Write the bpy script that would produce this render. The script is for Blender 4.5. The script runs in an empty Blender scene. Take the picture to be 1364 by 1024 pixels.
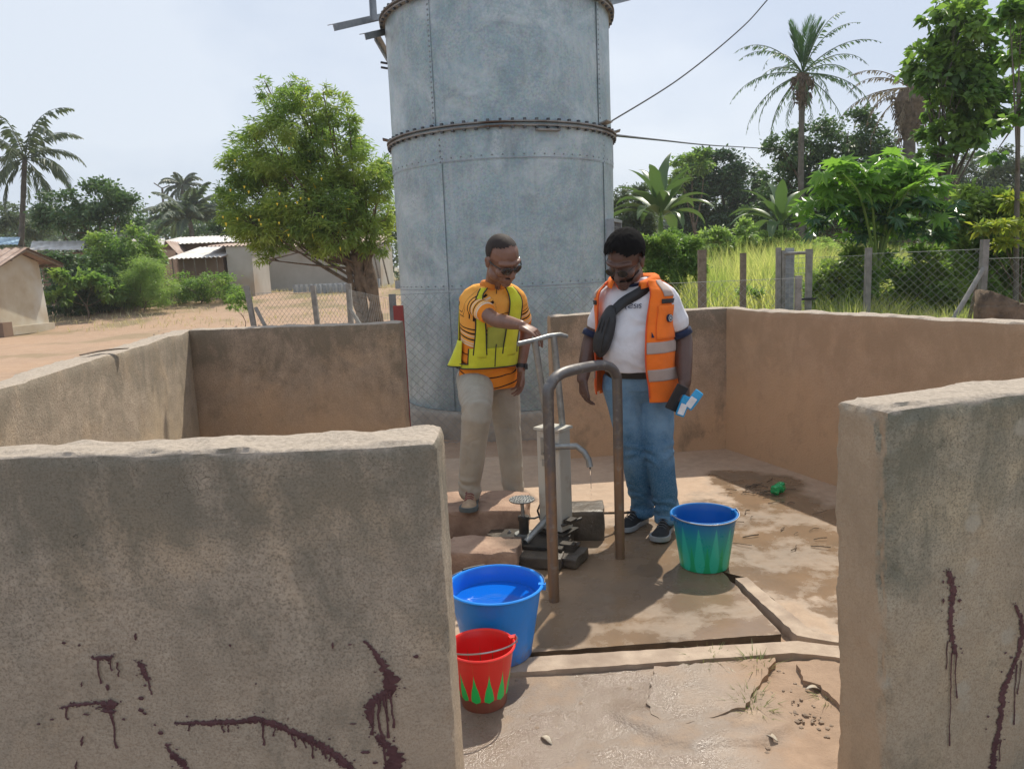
import bpy, math, random
import numpy as np
from mathutils import Vector, Matrix

random.seed(7)
RNG = np.random.default_rng(11)
SC = bpy.context.scene
COL = SC.collection
PI = math.pi

# ------------------------------------------------------------------ camera
FPX, PITCH, ROLL, EYE = 1000.0, math.radians(8.8), math.radians(2.4), 1.6
cF = Vector((0, math.cos(PITCH), -math.sin(PITCH)))
cU0 = Vector((0, math.sin(PITCH), math.cos(PITCH)))
cR = math.cos(ROLL) * Vector((1, 0, 0)) - math.sin(ROLL) * cU0
cU = math.sin(ROLL) * Vector((1, 0, 0)) + math.cos(ROLL) * cU0
cam_d = bpy.data.cameras.new('camera')
cam_d.sensor_width = 36.0
cam_d.lens = 36.0 * FPX / 1364.0
cam_d.clip_start = 0.05
cam_d.clip_end = 4000
cam = bpy.data.objects.new('camera', cam_d)
COL.objects.link(cam)
cam.matrix_world = Matrix(((cR.x, cU.x, -cF.x, 0), (cR.y, cU.y, -cF.y, 0), (cR.z, cU.z, -cF.z, EYE), (0, 0, 0, 1)))
SC.camera = cam

# ------------------------------------------------------------------ light
SUN_EL, SUN_AZ = math.radians(54), math.radians(23)     # azimuth from +Y towards +X
w = bpy.data.worlds.new('World')
SC.world = w
w.use_nodes = True
nt = w.node_tree
nt.nodes.clear()
wo = nt.nodes.new('ShaderNodeOutputWorld')
bg = nt.nodes.new('ShaderNodeBackground')
sky = nt.nodes.new('ShaderNodeTexSky')
sky.sky_type = 'NISHITA'
sky.sun_disc = False
sky.sun_elevation = SUN_EL
sky.sun_rotation = SUN_AZ
sky.dust_density = 3.0
sky.air_density = 1.0
tc = nt.nodes.new('ShaderNodeTexCoord')
mp = nt.nodes.new('ShaderNodeMapping')
mp.inputs['Scale'].default_value = (1.0, 1.0, 2.2)
mp.inputs['Location'].default_value = (0.4, 0.1, 0.0)
no = nt.nodes.new('ShaderNodeTexNoise')
no.inputs['Scale'].default_value = 1.7
no.inputs['Detail'].default_value = 7
no.inputs['Roughness'].default_value = 0.5
rp = nt.nodes.new('ShaderNodeValToRGB')
rp.color_ramp.elements[0].position = 0.42
rp.color_ramp.elements[0].color = (3.5, 4.05, 4.95, 1)
rp.color_ramp.elements[1].position = 0.60
rp.color_ramp.elements[1].color = (4.8, 5.2, 5.75, 1)
mx = nt.nodes.new('ShaderNodeMix')
mx.data_type = 'RGBA'
mx.inputs[0].default_value = 0.86
for a, b in ((tc.outputs['Generated'], mp.inputs['Vector']), (mp.outputs[0], no.inputs['Vector']), (no.outputs[0], rp.inputs[0]),
             (sky.outputs[0], mx.inputs[6]), (rp.outputs[0], mx.inputs[7]), (mx.outputs[2], bg.inputs[0]), (bg.outputs[0], wo.inputs[0])):
    nt.links.new(a, b)
bg.inputs[1].default_value = 0.125
sd = bpy.data.lights.new('sun', 'SUN')
sd.energy = 3.5
sd.angle = math.radians(0.6)
sd.color = (1.0, 0.93, 0.80)
so = bpy.data.objects.new('sun', sd)
COL.objects.link(so)
sdir = Vector((math.sin(SUN_AZ) * math.cos(SUN_EL), math.cos(SUN_AZ) * math.cos(SUN_EL), math.sin(SUN_EL)))
so.rotation_euler = (-sdir).to_track_quat('-Z', 'Y').to_euler()
so.location = sdir * 60
SC.view_settings.view_transform = 'Standard'
SC.view_settings.look = 'None'
SC.view_settings.exposure = 0.38
SC.view_settings.gamma = 1.0
SC.view_settings.use_curve_mapping = False
SC.cycles.max_bounces = 8
SC.cycles.transparent_max_bounces = 8

# ------------------------------------------------------------------ helpers
def at(u, v, y):
    """point at distance y in front of the camera seen at picture position u, v"""
    d = cF + cR * ((u - 682) / FPX) - cU * ((v - 512) / FPX)
    return Vector((0, 0, EYE)) + d * (y / d.y)

def atz(u, v, z=0.0):
    d = cF + cR * ((u - 682) / FPX) - cU * ((v - 512) / FPX)
    return Vector((0, 0, EYE)) + d * ((z - EYE) / d.z)

def vnoise(P, scale, seed=0):
    """smooth value noise in 0..1 at points P (n,3)"""
    Q = np.asarray(P, float) * scale + seed * 17.31
    I = np.floor(Q).astype(np.int64)
    f = Q - I
    f = f * f * (3 - 2 * f)
    def h(i, j, k):
        n = (i * 73856093) ^ (j * 19349663) ^ (k * 83492791) ^ (seed * 2654435)
        n = (n ^ (n >> 13)) * 1274126177
        n = n ^ (n >> 16)
        return (n & 0xffff) / 65535.0
    r = 0
    for a in (0, 1):
        for b in (0, 1):
            for c in (0, 1):
                wgt = (f[:, 0] if a else 1 - f[:, 0]) * (f[:, 1] if b else 1 - f[:, 1]) * (f[:, 2] if c else 1 - f[:, 2])
                r = r + wgt * h(I[:, 0] + a, I[:, 1] + b, I[:, 2] + c)
    return r

def fbm(P, scale, oct=3, seed=0):
    r, a, s = 0, 1.0, 0
    for i in range(oct):
        r = r + a * vnoise(P, scale * 2 ** i, seed + i)
        s += a
        a *= 0.5
    return r / s

class MB:
    """collects vertices and faces of one mesh"""
    def __init__(self):
        self.v, self.f, self.m, self.n = [], [], [], 0
    def add(self, V, F, mi=0):
        V = np.asarray(V, float).reshape(-1, 3)
        self.v.append(V)
        for f in F:
            self.f.append([int(i) + self.n for i in f])
            self.m.append(mi)
        self.n += len(V)
        return self
    def box(self, c, s, rot=None, mi=0, taper=1.0):
        V = np.array([(x, y, z) for x in (-.5, .5) for y in (-.5, .5) for z in (-.5, .5)]) * np.array(s)
        V[V[:, 2] > 0, :2] *= taper
        if rot is not None:
            V = V @ np.array(rot).T
        F = [(0, 1, 3, 2), (4, 6, 7, 5), (0, 4, 5, 1), (2, 3, 7, 6), (0, 2, 6, 4), (1, 5, 7, 3)]
        return self.add(V + np.array(c), F, mi)
    def tube(self, pts, rad, seg=10, caps=True, mi=0, flat=1.0, closed=False):
        P = np.array([list(p) for p in pts], float)
        n = len(P)
        R = np.full(n, rad, float) if np.isscalar(rad) else np.array(rad, float)
        T = np.gradient(P, axis=0)
        if closed:
            T = np.roll(P, -1, 0) - np.roll(P, 1, 0)
        T /= np.linalg.norm(T, axis=1)[:, None] + 1e-12
        up = np.array([0, 0, 1.0]) if abs(T[0][2]) < .9 else np.array([1.0, 0, 0])
        u = np.cross(T[0], up); u /= np.linalg.norm(u)
        V = []
        for i in range(n):
            u = u - T[i] * (u @ T[i]); u /= np.linalg.norm(u) + 1e-12
            b = np.cross(T[i], u)
            for k in range(seg):
                a = 2 * PI * k / seg
                V.append(P[i] + R[i] * (math.cos(a) * u + flat * math.sin(a) * b))
        F = []
        for i in range(n if closed else n - 1):
            j = (i + 1) % n
            for k in range(seg):
                l = (k + 1) % seg
                F.append((i * seg + k, i * seg + l, j * seg + l, j * seg + k))
        if caps and not closed:
            F.append(tuple(range(seg))[::-1]); F.append(tuple((n - 1) * seg + k for k in range(seg)))
        return self.add(V, F, mi)
    def lathe(self, c, prof, seg=32, mi=0, cap0=True, cap1=False, a0=0.0):
        """prof: list of (r, z)"""
        V = []
        for r, z in prof:
            for k in range(seg):
                a = a0 + 2 * PI * k / seg
                V.append((c[0] + r * math.cos(a), c[1] + r * math.sin(a), c[2] + z))
        F = []
        for i in range(len(prof) - 1):
            for k in range(seg):
                l = (k + 1) % seg
                F.append((i * seg + k, i * seg + l, (i + 1) * seg + l, (i + 1) * seg + k))
        if cap0: F.append(tuple(range(seg))[::-1])
        if cap1: F.append(tuple((len(prof) - 1) * seg + k for k in range(seg)))
        return self.add(V, F, mi)
    def ell(self, c, r, M=None, seg=14, rings=9, mi=0):
        V, F = [], []
        for i in range(rings + 1):
            th = PI * i / rings
            for k in range(seg):
                a = 2 * PI * k / seg
                V.append((r[0] * math.sin(th) * math.cos(a), r[1] * math.sin(th) * math.sin(a), r[2] * math.cos(th)))
        for i in range(rings):
            for k in range(seg):
                l = (k + 1) % seg
                F.append((i * seg + k, (i + 1) * seg + k, (i + 1) * seg + l, i * seg + l))
        V = np.array(V)
        if M is not None: V = V @ np.array(M).T
        return self.add(V + np.array(c), F, mi)
    def caps(self, pts, rad, seg=14, sub=3, mi=0, flat=1.0):
        """rounded limb through pts with radii, closed by domes"""
        P = [Vector(p) for p in pts]
        n = len(P)
        Q, R = [], []
        for i in range(n - 1):
            p0 = P[max(i - 1, 0)]; p1 = P[i]; p2 = P[i + 1]; p3 = P[min(i + 2, n - 1)]
            for k in range(sub):
                t = k / sub
                Q.append(0.5 * ((2 * p1) + (p2 - p0) * t + (2 * p0 - 5 * p1 + 4 * p2 - p3) * t * t + (3 * p1 - p0 - 3 * p2 + p3) * t ** 3))
                s = t * t * (3 - 2 * t)
                R.append(rad[i] * (1 - s) + rad[i + 1] * s)
        Q.append(P[-1]); R.append(rad[-1])
        d0 = (Q[0] - Q[1]).normalized(); d1 = (Q[-1] - Q[-2]).normalized()
        A = [(Q[0] + d0 * R[0] * math.sin(a), max(R[0] * math.cos(a), 1e-4)) for a in (1.5, 1.1, .6)]
        B = [(Q[-1] + d1 * R[-1] * math.sin(a), max(R[-1] * math.cos(a), 1e-4)) for a in (.6, 1.1, 1.5)]
        Q = [a[0] for a in A] + Q + [b[0] for b in B]
        R = [a[1] for a in A] + R + [b[1] for b in B]
        return self.tube(Q, R, seg, True, mi, flat)
    def prism(self, poly, z0, z1, mi=0):
        n = len(poly)
        V = [(p[0], p[1], z0) for p in poly] + [(p[0], p[1], z1) for p in poly]
        F = [tuple(range(n))[::-1], tuple(range(n, 2 * n))] + [(i, (i + 1) % n, n + (i + 1) % n, n + i) for i in range(n)]
        return self.add(V, F, mi)

def link_mesh(name, V, F, mats, parent=None, smooth=False, mi=None):
    me = bpy.data.meshes.new(name)
    V = np.asarray(V, float)
    off = Vector((0, 0, 0)) if parent is None else world_loc(parent)
    V = V - np.array(off)
    me.from_pydata(V.tolist(), [], F)
    if not isinstance(mats, (list, tuple)): mats = [mats]
    for m in mats: me.materials.append(m)
    if mi is not None: me.polygons.foreach_set('material_index', mi)
    if smooth: me.polygons.foreach_set('use_smooth', [True] * len(me.polygons))
    me.update()
    o = bpy.data.objects.new(name, me)
    COL.objects.link(o)
    if parent is not None: o.parent = parent
    return o

def world_loc(o):
    v = Vector(o.location)
    while o.parent is not None:
        o = o.parent
        v += Vector(o.location)
    return v

def build(mb, name, mats, parent=None, smooth=False, auto=None):
    V = np.concatenate(mb.v)
    o = link_mesh(name, V, mb.f, mats, parent, smooth, mb.m)
    if auto is not None:
        me = o.data
        me.polygons.foreach_set('use_smooth', [True] * len(me.polygons))
        me.set_sharp_from_angle(angle=math.radians(auto))
    return o

def tag(o, label=None, cat=None, group=None, kind=None):
    if label: o['label'] = label
    if cat: o['category'] = cat
    if group: o['group'] = group
    if kind: o['kind'] = kind
    return o

def thing(name, label, cat, loc=(0, 0, 0), group=None):
    o = bpy.data.objects.new(name, None)
    COL.objects.link(o)
    o.empty_display_size = 0.1
    o.location = loc
    return tag(o, label, cat, group)

def copy_thing(o, loc, label=None, rz=0.0, scale=1.0, parent=None):
    c = o.copy(); COL.objects.link(c); c.parent = parent
    if parent is None:
        c.location = loc; c.rotation_euler = (0, 0, rz); c.scale = (scale,) * 3
        if label: c['label'] = label
    for ch in o.children:
        copy_thing(ch, None, parent=c)
    return c

def bake(mb, voxel, smooth_it=6, fac=0.5):
    """join overlapping closed shapes into one continuous skin"""
    me = bpy.data.meshes.new('tmp')
    me.from_pydata(np.concatenate(mb.v).tolist(), [], mb.f)
    me.update()
    o = bpy.data.objects.new('tmp', me)
    COL.objects.link(o)
    r = o.modifiers.new('r', 'REMESH'); r.mode = 'VOXEL'; r.voxel_size = voxel
    s = o.modifiers.new('s', 'SMOOTH'); s.factor = fac; s.iterations = smooth_it
    dg = bpy.context.evaluated_depsgraph_get()
    m2 = o.evaluated_get(dg).to_mesh()
    V = np.empty(len(m2.vertices) * 3); m2.vertices.foreach_get('co', V)
    N = np.empty(len(m2.vertices) * 3); m2.vertices.foreach_get('normal', N)
    F = [tuple(p.vertices) for p in m2.polygons]
    bpy.data.objects.remove(o); bpy.data.meshes.remove(me)
    return V.reshape(-1, 3), N.reshape(-1, 3), F

# ------------------------------------------------------------------ materials
class MT:
    def __init__(self, name, rough=0.8, metal=0.0, spec=0.5):
        self.m = bpy.data.materials.new(name)
        self.m.use_nodes = True
        self.nt = self.m.node_tree
        self.b = self.nt.nodes['Principled BSDF']
        self.b.inputs['Roughness'].default_value = rough
        self.b.inputs['Metallic'].default_value = metal
        self.b.inputs['Specular IOR Level'].default_value = spec
        self.tc = self.nt.nodes.new('ShaderNodeTexCoord')
    def put(self, sock, x):
        if hasattr(x, 'is_output'): self.nt.links.new(x, sock)
        elif isinstance(x, (tuple, list)) and len(x) == 3 and len(sock.default_value) == 4: sock.default_value = (*x, 1)
        else: sock.default_value = x
    def node(self, t, out=0, **kw):
        n = self.nt.nodes.new(t)
        for k, v in kw.items():
            if k.startswith('i'): self.put(n.inputs[int(k[1:])], v)
            elif k.startswith('p_'): setattr(n, k[2:], v)
            else: self.put(n.inputs[k], v)
        return n.outputs[out]
    def pos(self, scale=(1, 1, 1), loc=(0, 0, 0), src='Object'):
        n = self.nt.nodes.new('ShaderNodeMapping')
        self.nt.links.new(self.tc.outputs[src], n.inputs[0])
        n.inputs['Scale'].default_value = scale
        n.inputs['Location'].default_value = loc
        return n.outputs[0]
    def noise(self, scale, detail=4, rough=.55, vec=None, dist=0.0):
        return self.node('ShaderNodeTexNoise', Vector=vec if vec is not None else self.tc.outputs['Object'], Scale=scale, Detail=detail, Roughness=rough, Distortion=dist)
    def voro(self, scale, vec=None, feature='F1', out=0):
        return self.node('ShaderNodeTexVoronoi', out, p_feature=feature, Vector=vec if vec is not None else self.tc.outputs['Object'], Scale=scale)
    def ramp(self, x, lo, hi, a=0.0, b=1.0):
        n = self.nt.nodes.new('ShaderNodeMapRange')
        self.put(n.inputs[0], x)
        for i, v in zip((1, 2, 3, 4), (lo, hi, a, b)): n.inputs[i].default_value = v
        return n.outputs[0]
    def cramp(self, x, stops, mode='LINEAR'):
        n = self.nt.nodes.new('ShaderNodeValToRGB')
        n.color_ramp.interpolation = mode
        e = n.color_ramp.elements
        while len(e) < len(stops): e.new(0.5)
        for i, (p, c) in enumerate(stops):
            e[i].position = p; e[i].color = (*c, 1)
        self.put(n.inputs[0], x)
        return n.outputs[0]
    def mix(self, f, a, b, mode='MIX'):
        n = self.nt.nodes.new('ShaderNodeMix')
        n.data_type = 'RGBA'; n.blend_type = mode
        self.put(n.inputs[0], f); self.put(n.inputs[6], a); self.put(n.inputs[7], b)
        return n.outputs[2]
    def math(self, op, a, b=0.0):
        n = self.nt.nodes.new('ShaderNodeMath'); n.operation = op
        self.put(n.inputs[0], a); self.put(n.inputs[1], b)
        return n.outputs[0]
    def sep(self, vec=None):
        n = self.nt.nodes.new('ShaderNodeSeparateXYZ')
        self.nt.links.new(vec if vec is not None else self.tc.outputs['Object'], n.inputs[0])
        return n.outputs
    def color(self, x): self.put(self.b.inputs['Base Color'], x); return self
    def rough(self, x): self.put(self.b.inputs['Roughness'], x); return self
    def bump(self, h, strength=.4, dist=.01):
        n = self.nt.nodes.new('ShaderNodeBump')
        n.inputs['Strength'].default_value = strength; n.inputs['Distance'].default_value = dist
        self.nt.links.new(h, n.inputs['Height'])
        prev = self.b.inputs['Normal']
        if prev.is_linked: self.nt.links.new(prev.links[0].from_socket, n.inputs['Normal'])
        self.nt.links.new(n.outputs[0], prev)
        return self

def grunge(name, c1, c2, scale=4, rough=.85, bump=.3, bscale=60, metal=0, bdist=.004, spec=.5, c3=None, s3=1.2):
    t = MT(name, rough, metal, spec)
    f = t.ramp(t.noise(scale, 6, .6), .35, .65)
    c = t.mix(f, c1, c2)
    if c3 is not None: c = t.mix(t.ramp(t.noise(s3, 3, .5), .5, .68), c, c3)
    t.color(c)
    if bump: t.bump(t.noise(bscale, 5, .6), bump, bdist)
    return t.m

def concrete_wall_mat(name, base, mud, algae_amt=.8, height=1.2, mud_amt=.7, lichen=False):
    t = MT(name, .92, 0, .25)
    x, y, z = t.sep()
    big = t.noise(1.6, 5, .6)
    mid = t.noise(9, 6, .65)
    fine = t.noise(70, 5, .7)
    c = t.mix(t.ramp(mid, .3, .7), tuple(k * .86 for k in base), tuple(k * 1.12 for k in base))
    c = t.mix(t.ramp(fine, .35, .75, 0, .45), c, tuple(k * .62 for k in base))
    bl = t.noise(4.2, 6, .68)
    c = t.mix(t.ramp(bl, .47, .62, 0, .42), c, (base[0] * .5, base[1] * .52, base[2] * .52))
    c = t.mix(t.ramp(t.noise(2.7, 4, .6, dist=.5), .52, .68, 0, .5), c, (base[0] * 1.25, base[1] * 1.12, base[2] * .95))
    gr = t.noise(160, 4, .75)
    c = t.mix(t.ramp(gr, .47, .62, 0, .75), c, (base[0] * .38, base[1] * .36, base[2] * .34))
    # mud splashed up from the ground
    mz = t.math('ADD', t.ramp(z, .15, .95, 1, 0), t.ramp(big, .3, .7, -.35, .35))
    c = t.mix(t.ramp(mz, .2, .9, 0, mud_amt), c, mud)
    # weathering running down from the top edge
    st = t.noise(1, 7, .72, vec=t.pos((5, 5, 2.6)), dist=.5)
    az = t.math('ADD', t.ramp(z, height - .55, height - .02, 0, .75), t.ramp(st, .3, .7, -.6, .5))
    az = t.math('ADD', az, t.ramp(t.noise(5, 5, .6), .35, .65, -.25, .25))
    c = t.mix(t.ramp(az, .1, .75, 0, algae_amt), c, (base[0] * .32, base[1] * .36, base[2] * .36))
    # small dark pits and pale flecks
    # hairline trowel marks and short cracks
    hc = t.node('ShaderNodeTexVoronoi', 0, p_feature='DISTANCE_TO_EDGE', Vector=t.node('ShaderNodeVectorMath', 0, i0=t.tc.outputs['Object'], i1=t.node('ShaderNodeTexNoise', 1, Vector=t.tc.outputs['Object'], Scale=5.0, Detail=5.0), p_operation='ADD'), Scale=3.2)
    hk = t.math('MULTIPLY', t.ramp(hc, .0, .006, 1, 0), t.ramp(t.noise(2.2, 3), .56, .62))
    c = t.mix(t.math('MULTIPLY', hk, .75), c, (.05, .042, .035))
    pit = t.ramp(t.voro(23), .0, .075, 1, 0)
    pit = t.math('MULTIPLY', pit, t.ramp(t.noise(6, 2), .5, .6))
    c = t.mix(t.math('MULTIPLY', pit, .8), c, (.03, .025, .02))
    if lichen:
        lv = t.voro(9)
        lf = t.math('MULTIPLY', t.ramp(t.math('ADD', lv, t.ramp(fine, .3, .7, -.05, .05)), .19, .3, 1, 0), t.ramp(t.noise(3.1, 3), .5, .62))
        c = t.mix(t.math('MULTIPLY', lf, .55), c, (.42, .40, .33))
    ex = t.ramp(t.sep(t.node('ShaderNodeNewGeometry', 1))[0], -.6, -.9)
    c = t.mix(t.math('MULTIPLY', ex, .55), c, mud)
    # cracked pale cement cap on the flat top
    g = t.node('ShaderNodeNewGeometry', 1)
    nz = t.sep(g)[2]
    cap = t.ramp(t.math('ADD', nz, t.ramp(mid, .3, .7, -.15, .15)), .35, .7)
    c = t.mix(cap, c, t.mix(t.ramp(fine, .35, .65), (.46, .39, .32), (.31, .26, .21)))
    t.color(c)
    t.bump(bl, .4, .012)
    t.bump(fine, .7, .007)
    t.bump(t.noise(240, 3, .7), .35, .003)
    t.bump(t.math('SUBTRACT', 1, pit), .5, .006)
    return t.m

M = {}
M['wall_grey'] = concrete_wall_mat('weathered grey concrete', (.43, .365, .285), (.45, .34, .24), .68, lichen=False, mud_amt=.5)
M['wall_grey_b'] = concrete_wall_mat('lichened grey concrete', (.41, .375, .285), (.50, .35, .225), .76, lichen=True, mud_amt=.45)
M['wall_mud'] = concrete_wall_mat('earth stained concrete', (.46, .345, .25), (.58, .37, .215), .68)
M['wall_side'] = concrete_wall_mat('pale earth stained concrete', (.47, .385, .295), (.54, .42, .28), .45)
t = MT('maroon paint', .6); t.color(t.mix(t.ramp(t.noise(40, 4), .3, .7), (.055, .018, .022), (.10, .04, .045))); t.bump(t.noise(200, 3), .3, .002); M['maroon'] = t.m

def floor_mat():
    t = MT('worn cement floor', .8, 0, .5)
    x, y, z = t.sep()
    n1 = t.noise(2.2, 6, .6); n2 = t.noise(14, 6, .65); n3 = t.noise(90, 4, .7)
    c = t.mix(t.ramp(n1, .35, .65), (.46, .32, .215), (.37, .265, .185))
    c = t.mix(t.ramp(n2, .4, .75, 0, .6), c, (.54, .40, .28))
    c = t.mix(t.ramp(n3, .5, .8, 0, .5), c, (.25, .18, .13))
    # wet, mud-washed area round the pump and towards the right
    def blob(cx, cy, rx, ry):
        dx = t.math('DIVIDE', t.math('SUBTRACT', x, cx), rx); dy = t.math('DIVIDE', t.math('SUBTRACT', y, cy), ry)
        return t.math('SQRT', t.math('ADD', t.math('MULTIPLY', dx, dx), t.math('MULTIPLY', dy, dy)))
    d = t.math('MINIMUM', blob(.55, 3.60, .85, .95), blob(1.60, 4.0, .72, .95))
    d = t.math('MINIMUM', d, blob(.1, 2.1, 1.0, .65))
    d = t.math('MINIMUM', d, blob(1.7, 5.0, .30, .6))
    d = t.math('ADD', d, t.ramp(n1, .3, .7, -.45, .45)); d = t.math('ADD', d, t.ramp(n2, .3, .7, -.04, .04))
    wet = t.ramp(d, .88, 1.18, 1, 0)
    c = t.mix(t.math('MULTIPLY', wet, .92), c, t.mix(t.ramp(n1, .35, .65), (.155, .108, .07), (.245, .16, .095)))
    t.color(c)
    film = t.math('MULTIPLY', wet, t.ramp(t.noise(3, 6, .65), .30, .54))
    t.rough(t.ramp(film, 0, 1, .82, .17))
    dry = t.ramp(film, 0, 1, 1, .25)
    t.bump(t.math('MULTIPLY', n3, dry), .4, .004)
    t.bump(n2, .22, .006)
    return t.m
M['floor'] = floor_mat()
M['kerb'] = grunge('dusty cement kerb', (.47, .37, .28), (.35, .265, .20), 12, .9, .5, 90, c3=(.27, .20, .15), s3=4)
M['mud_and_shade'] = grunge('wet mud and slab side shade', (.10, .07, .045), (.05, .035, .025), 12, .35, .5, 40)  # mud of the drain bed, also painted shade on the slab sides

t = MT('village earth', .95, 0, .2)
n1 = t.noise(.35, 6, .6); n2 = t.noise(3.5, 6, .65); n3 = t.noise(30, 5, .7)
c = t.mix(t.ramp(n1, .35, .65), (.40, .265, .175), (.34, .235, .165))
c = t.mix(t.ramp(n2, .4, .7, 0, .6), c, (.46, .33, .235))
c = t.mix(t.ramp(n3, .5, .75, 0, .5), c, (.20, .14, .10))
x, y, z = t.sep()
gz = t.math('ADD', t.ramp(n1, .35, .6, -.4, .6), t.ramp(y, 24, 60, 0, .9))
gz2 = t.math('ADD', t.ramp(x, 2.0, 3.4, -.2, .8), t.ramp(y, 8, 9, -1, 0))
c = t.mix(t.math('MULTIPLY', t.ramp(t.math('MAXIMUM', gz, gz2), .4, .9), .8), c, t.mix(t.ramp(n3, .35, .65), (.10, .12, .04), (.24, .19, .09)))
t.color(c); t.bump(n3, .6, .02); t.bump(n2, .4, .05)
M['earth'] = t.m

def leaf_mat(name, c1, c2, c3=None, trans=.4, rough=.45, yellow=0):
    t = MT(name, rough, 0, .4)
    r = t.node('ShaderNodeNewGeometry', 'Random Per Island')
    c = t.mix(r, c1, c2)
    if c3 is not None: c = t.mix(t.ramp(t.noise(.9, 2), .45, .62), c, c3)
    if yellow: c = t.mix(t.math('GREATER_THAN', r, 1 - yellow), c, (.65, .5, .05))
    t.color(c)
    tr = t.nt.nodes.new('ShaderNodeBsdfTranslucent')
    t.put(tr.inputs[0], t.mix(.6, c, t.mix(1.0, c, (1.7, 1.9, .85), 'MULTIPLY')))
    ms = t.nt.nodes.new('ShaderNodeMixShader'); ms.inputs[0].default_value = trans
    out = t.nt.nodes['Material Output']
    t.nt.links.new(t.b.outputs[0], ms.inputs[1]); t.nt.links.new(tr.outputs[0], ms.inputs[2]); t.nt.links.new(ms.outputs[0], out.inputs[0])
    return t.m
M['leaf_olean'] = leaf_mat('narrow light leaf', (.13, .21, .06), (.22, .31, .085), (.28, .35, .09), .5, .4, .004)
M['leaf_mid'] = leaf_mat('mid green leaf', (.11, .20, .055), (.18, .28, .075), (.23, .31, .08), .5)
M['leaf_soft'] = leaf_mat('soft light leaf', (.19, .29, .09), (.27, .36, .12), None, .5)
M['leaf_dark'] = leaf_mat('dark glossy leaf', (.035, .07, .032), (.06, .11, .045), (.07, .13, .05), .25, .35)
M['leaf_dark2'] = leaf_mat('dull dark leaf', (.055, .105, .05), (.095, .16, .065), (.11, .18, .075), .3)
M['leaf_far'] = leaf_mat('distant leaf', (.075, .11, .075), (.11, .145, .095), (.13, .16, .10), .35, .6)
M['leaf_big'] = leaf_mat('broad lobed leaf', (.12, .25, .05), (.20, .34, .065), None, .55, .32)
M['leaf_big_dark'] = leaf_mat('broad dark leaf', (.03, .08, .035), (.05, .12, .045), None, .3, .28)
M['leaf_tree'] = leaf_mat('broad tree leaf', (.06, .13, .04), (.13, .23, .055), (.18, .28, .065), .5, .38)
M['leaf_palm'] = leaf_mat('palm leaflet', (.075, .10, .06), (.11, .135, .08), None, .3, .5)
M['leaf_palm_green'] = leaf_mat('young palm leaflet', (.05, .12, .035), (.08, .17, .05), None, .35, .5)
M['leaf_dead'] = leaf_mat('dead palm leaflet', (.16, .12, .08), (.26, .20, .13), None, .25, .7)
M['leaf_yellow'] = leaf_mat('yellowing leaf', (.34, .34, .05), (.20, .28, .06), None, .5, .5)
M['leaf_banana'] = leaf_mat('banana leaf', (.06, .11, .045), (.10, .16, .06), None, .3, .35)
M['grass'] = leaf_mat('tall grass blade', (.36, .38, .14), (.62, .57, .28), (.28, .35, .11), .5, .6)
M['grass_low'] = leaf_mat('short grass blade', (.14, .19, .07), (.30, .30, .14), None, .35, .5)
M['straw'] = leaf_mat('dry straw', (.40, .33, .20), (.55, .47, .32), None, .3, .8)
M['bark'] = grunge('brown bark', (.20, .145, .10), (.09, .065, .045), 7, .95, .9, 22, bdist=.03)
M['bark_grey'] = grunge('grey palm bark', (.17, .15, .125), (.10, .085, .07), 5, .95, .8, 14, bdist=.04)

def tank_mat():
    t = MT('weathered galvanised steel', .42, .25, .5)
    x, y, z = t.sep()
    big = t.noise(.9, 5, .6); mid = t.noise(5, 6, .65); fine = t.noise(45, 5, .75)
    sp = t.voro(60, out=1)
    c = t.mix(t.ramp(big, .35, .65), (.25, .34, .365), (.34, .43, .45))
    c = t.mix(t.ramp(mid, .42, .62, 0, .7), c, (.44, .495, .50))
    c = t.mix(t.ramp(t.noise(3.1, 6, .7, dist=.4), .49, .68, 0, .6), c, (.19, .235, .25))
    c = t.mix(t.ramp(fine, .42, .7, 0, .6), c, (.17, .205, .23))
    c = t.mix(.07, c, sp, 'OVERLAY')
    # white oxide clouds, flecks and runs
    ox = t.math('MULTIPLY', t.ramp(t.noise(1.7, 6, .7, dist=.6), .50, .62), t.ramp(fine, .38, .58))
    c = t.mix(t.math('MULTIPLY', ox, .55), c, (.62, .67, .68))
    fl = t.math('MULTIPLY', t.ramp(t.voro(30), .02, .09, 1, 0), t.ramp(t.noise(2.3, 3), .52, .62))
    c = t.mix(fl, c, (.7, .73, .73))
    run = t.noise(1, 5, .6, vec=t.pos((13, 13, .35)))
    c = t.mix(t.ramp(run, .56, .78, 0, .5), c, (.44, .48, .485))
    c = t.mix(t.ramp(t.noise(1, 4, .6, vec=t.pos((8, 8, .3), (3, 1, 0))), .6, .75, 0, .5), c, (.18, .20, .21))
    t.color(c)
    t.rough(t.ramp(mid, .3, .7, .38, .62))
    t.bump(t.noise(1.5, 3, .5), .35, .03)
    t.bump(fine, .12, .002)
    return t.m
M['tank'] = tank_mat()
M['tank_rust'] = grunge('grimy steel flange', (.22, .215, .205), (.33, .325, .31), 9, .8, .5, 60, .3, c3=(.12, .075, .05), s3=3)
M['rivet'] = grunge('dull rivet steel', (.15, .17, .18), (.24, .26, .27), 30, .5, 0)
M['dark_steel'] = grunge('dark bolt steel', (.06, .065, .07), (.12, .125, .13), 30, .6, .2, 80, .5)
M['galv'] = grunge('grey galvanised angle', (.34, .36, .38), (.24, .26, .28), 12, .5, .2, 50, .4)
M['plinth'] = grunge('tank plinth concrete', (.42, .37, .31), (.30, .26, .21), 5, .9, .4, 60)
t = MT('pump painted steel', .45, .15)
n = t.noise(7, 6, .65)
t.color(t.mix(t.ramp(n, .54, .76), (.50, .48, .42), (.30, .21, .14))); t.bump(t.noise(60, 4), .2, .002); M['pump'] = t.m
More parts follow.
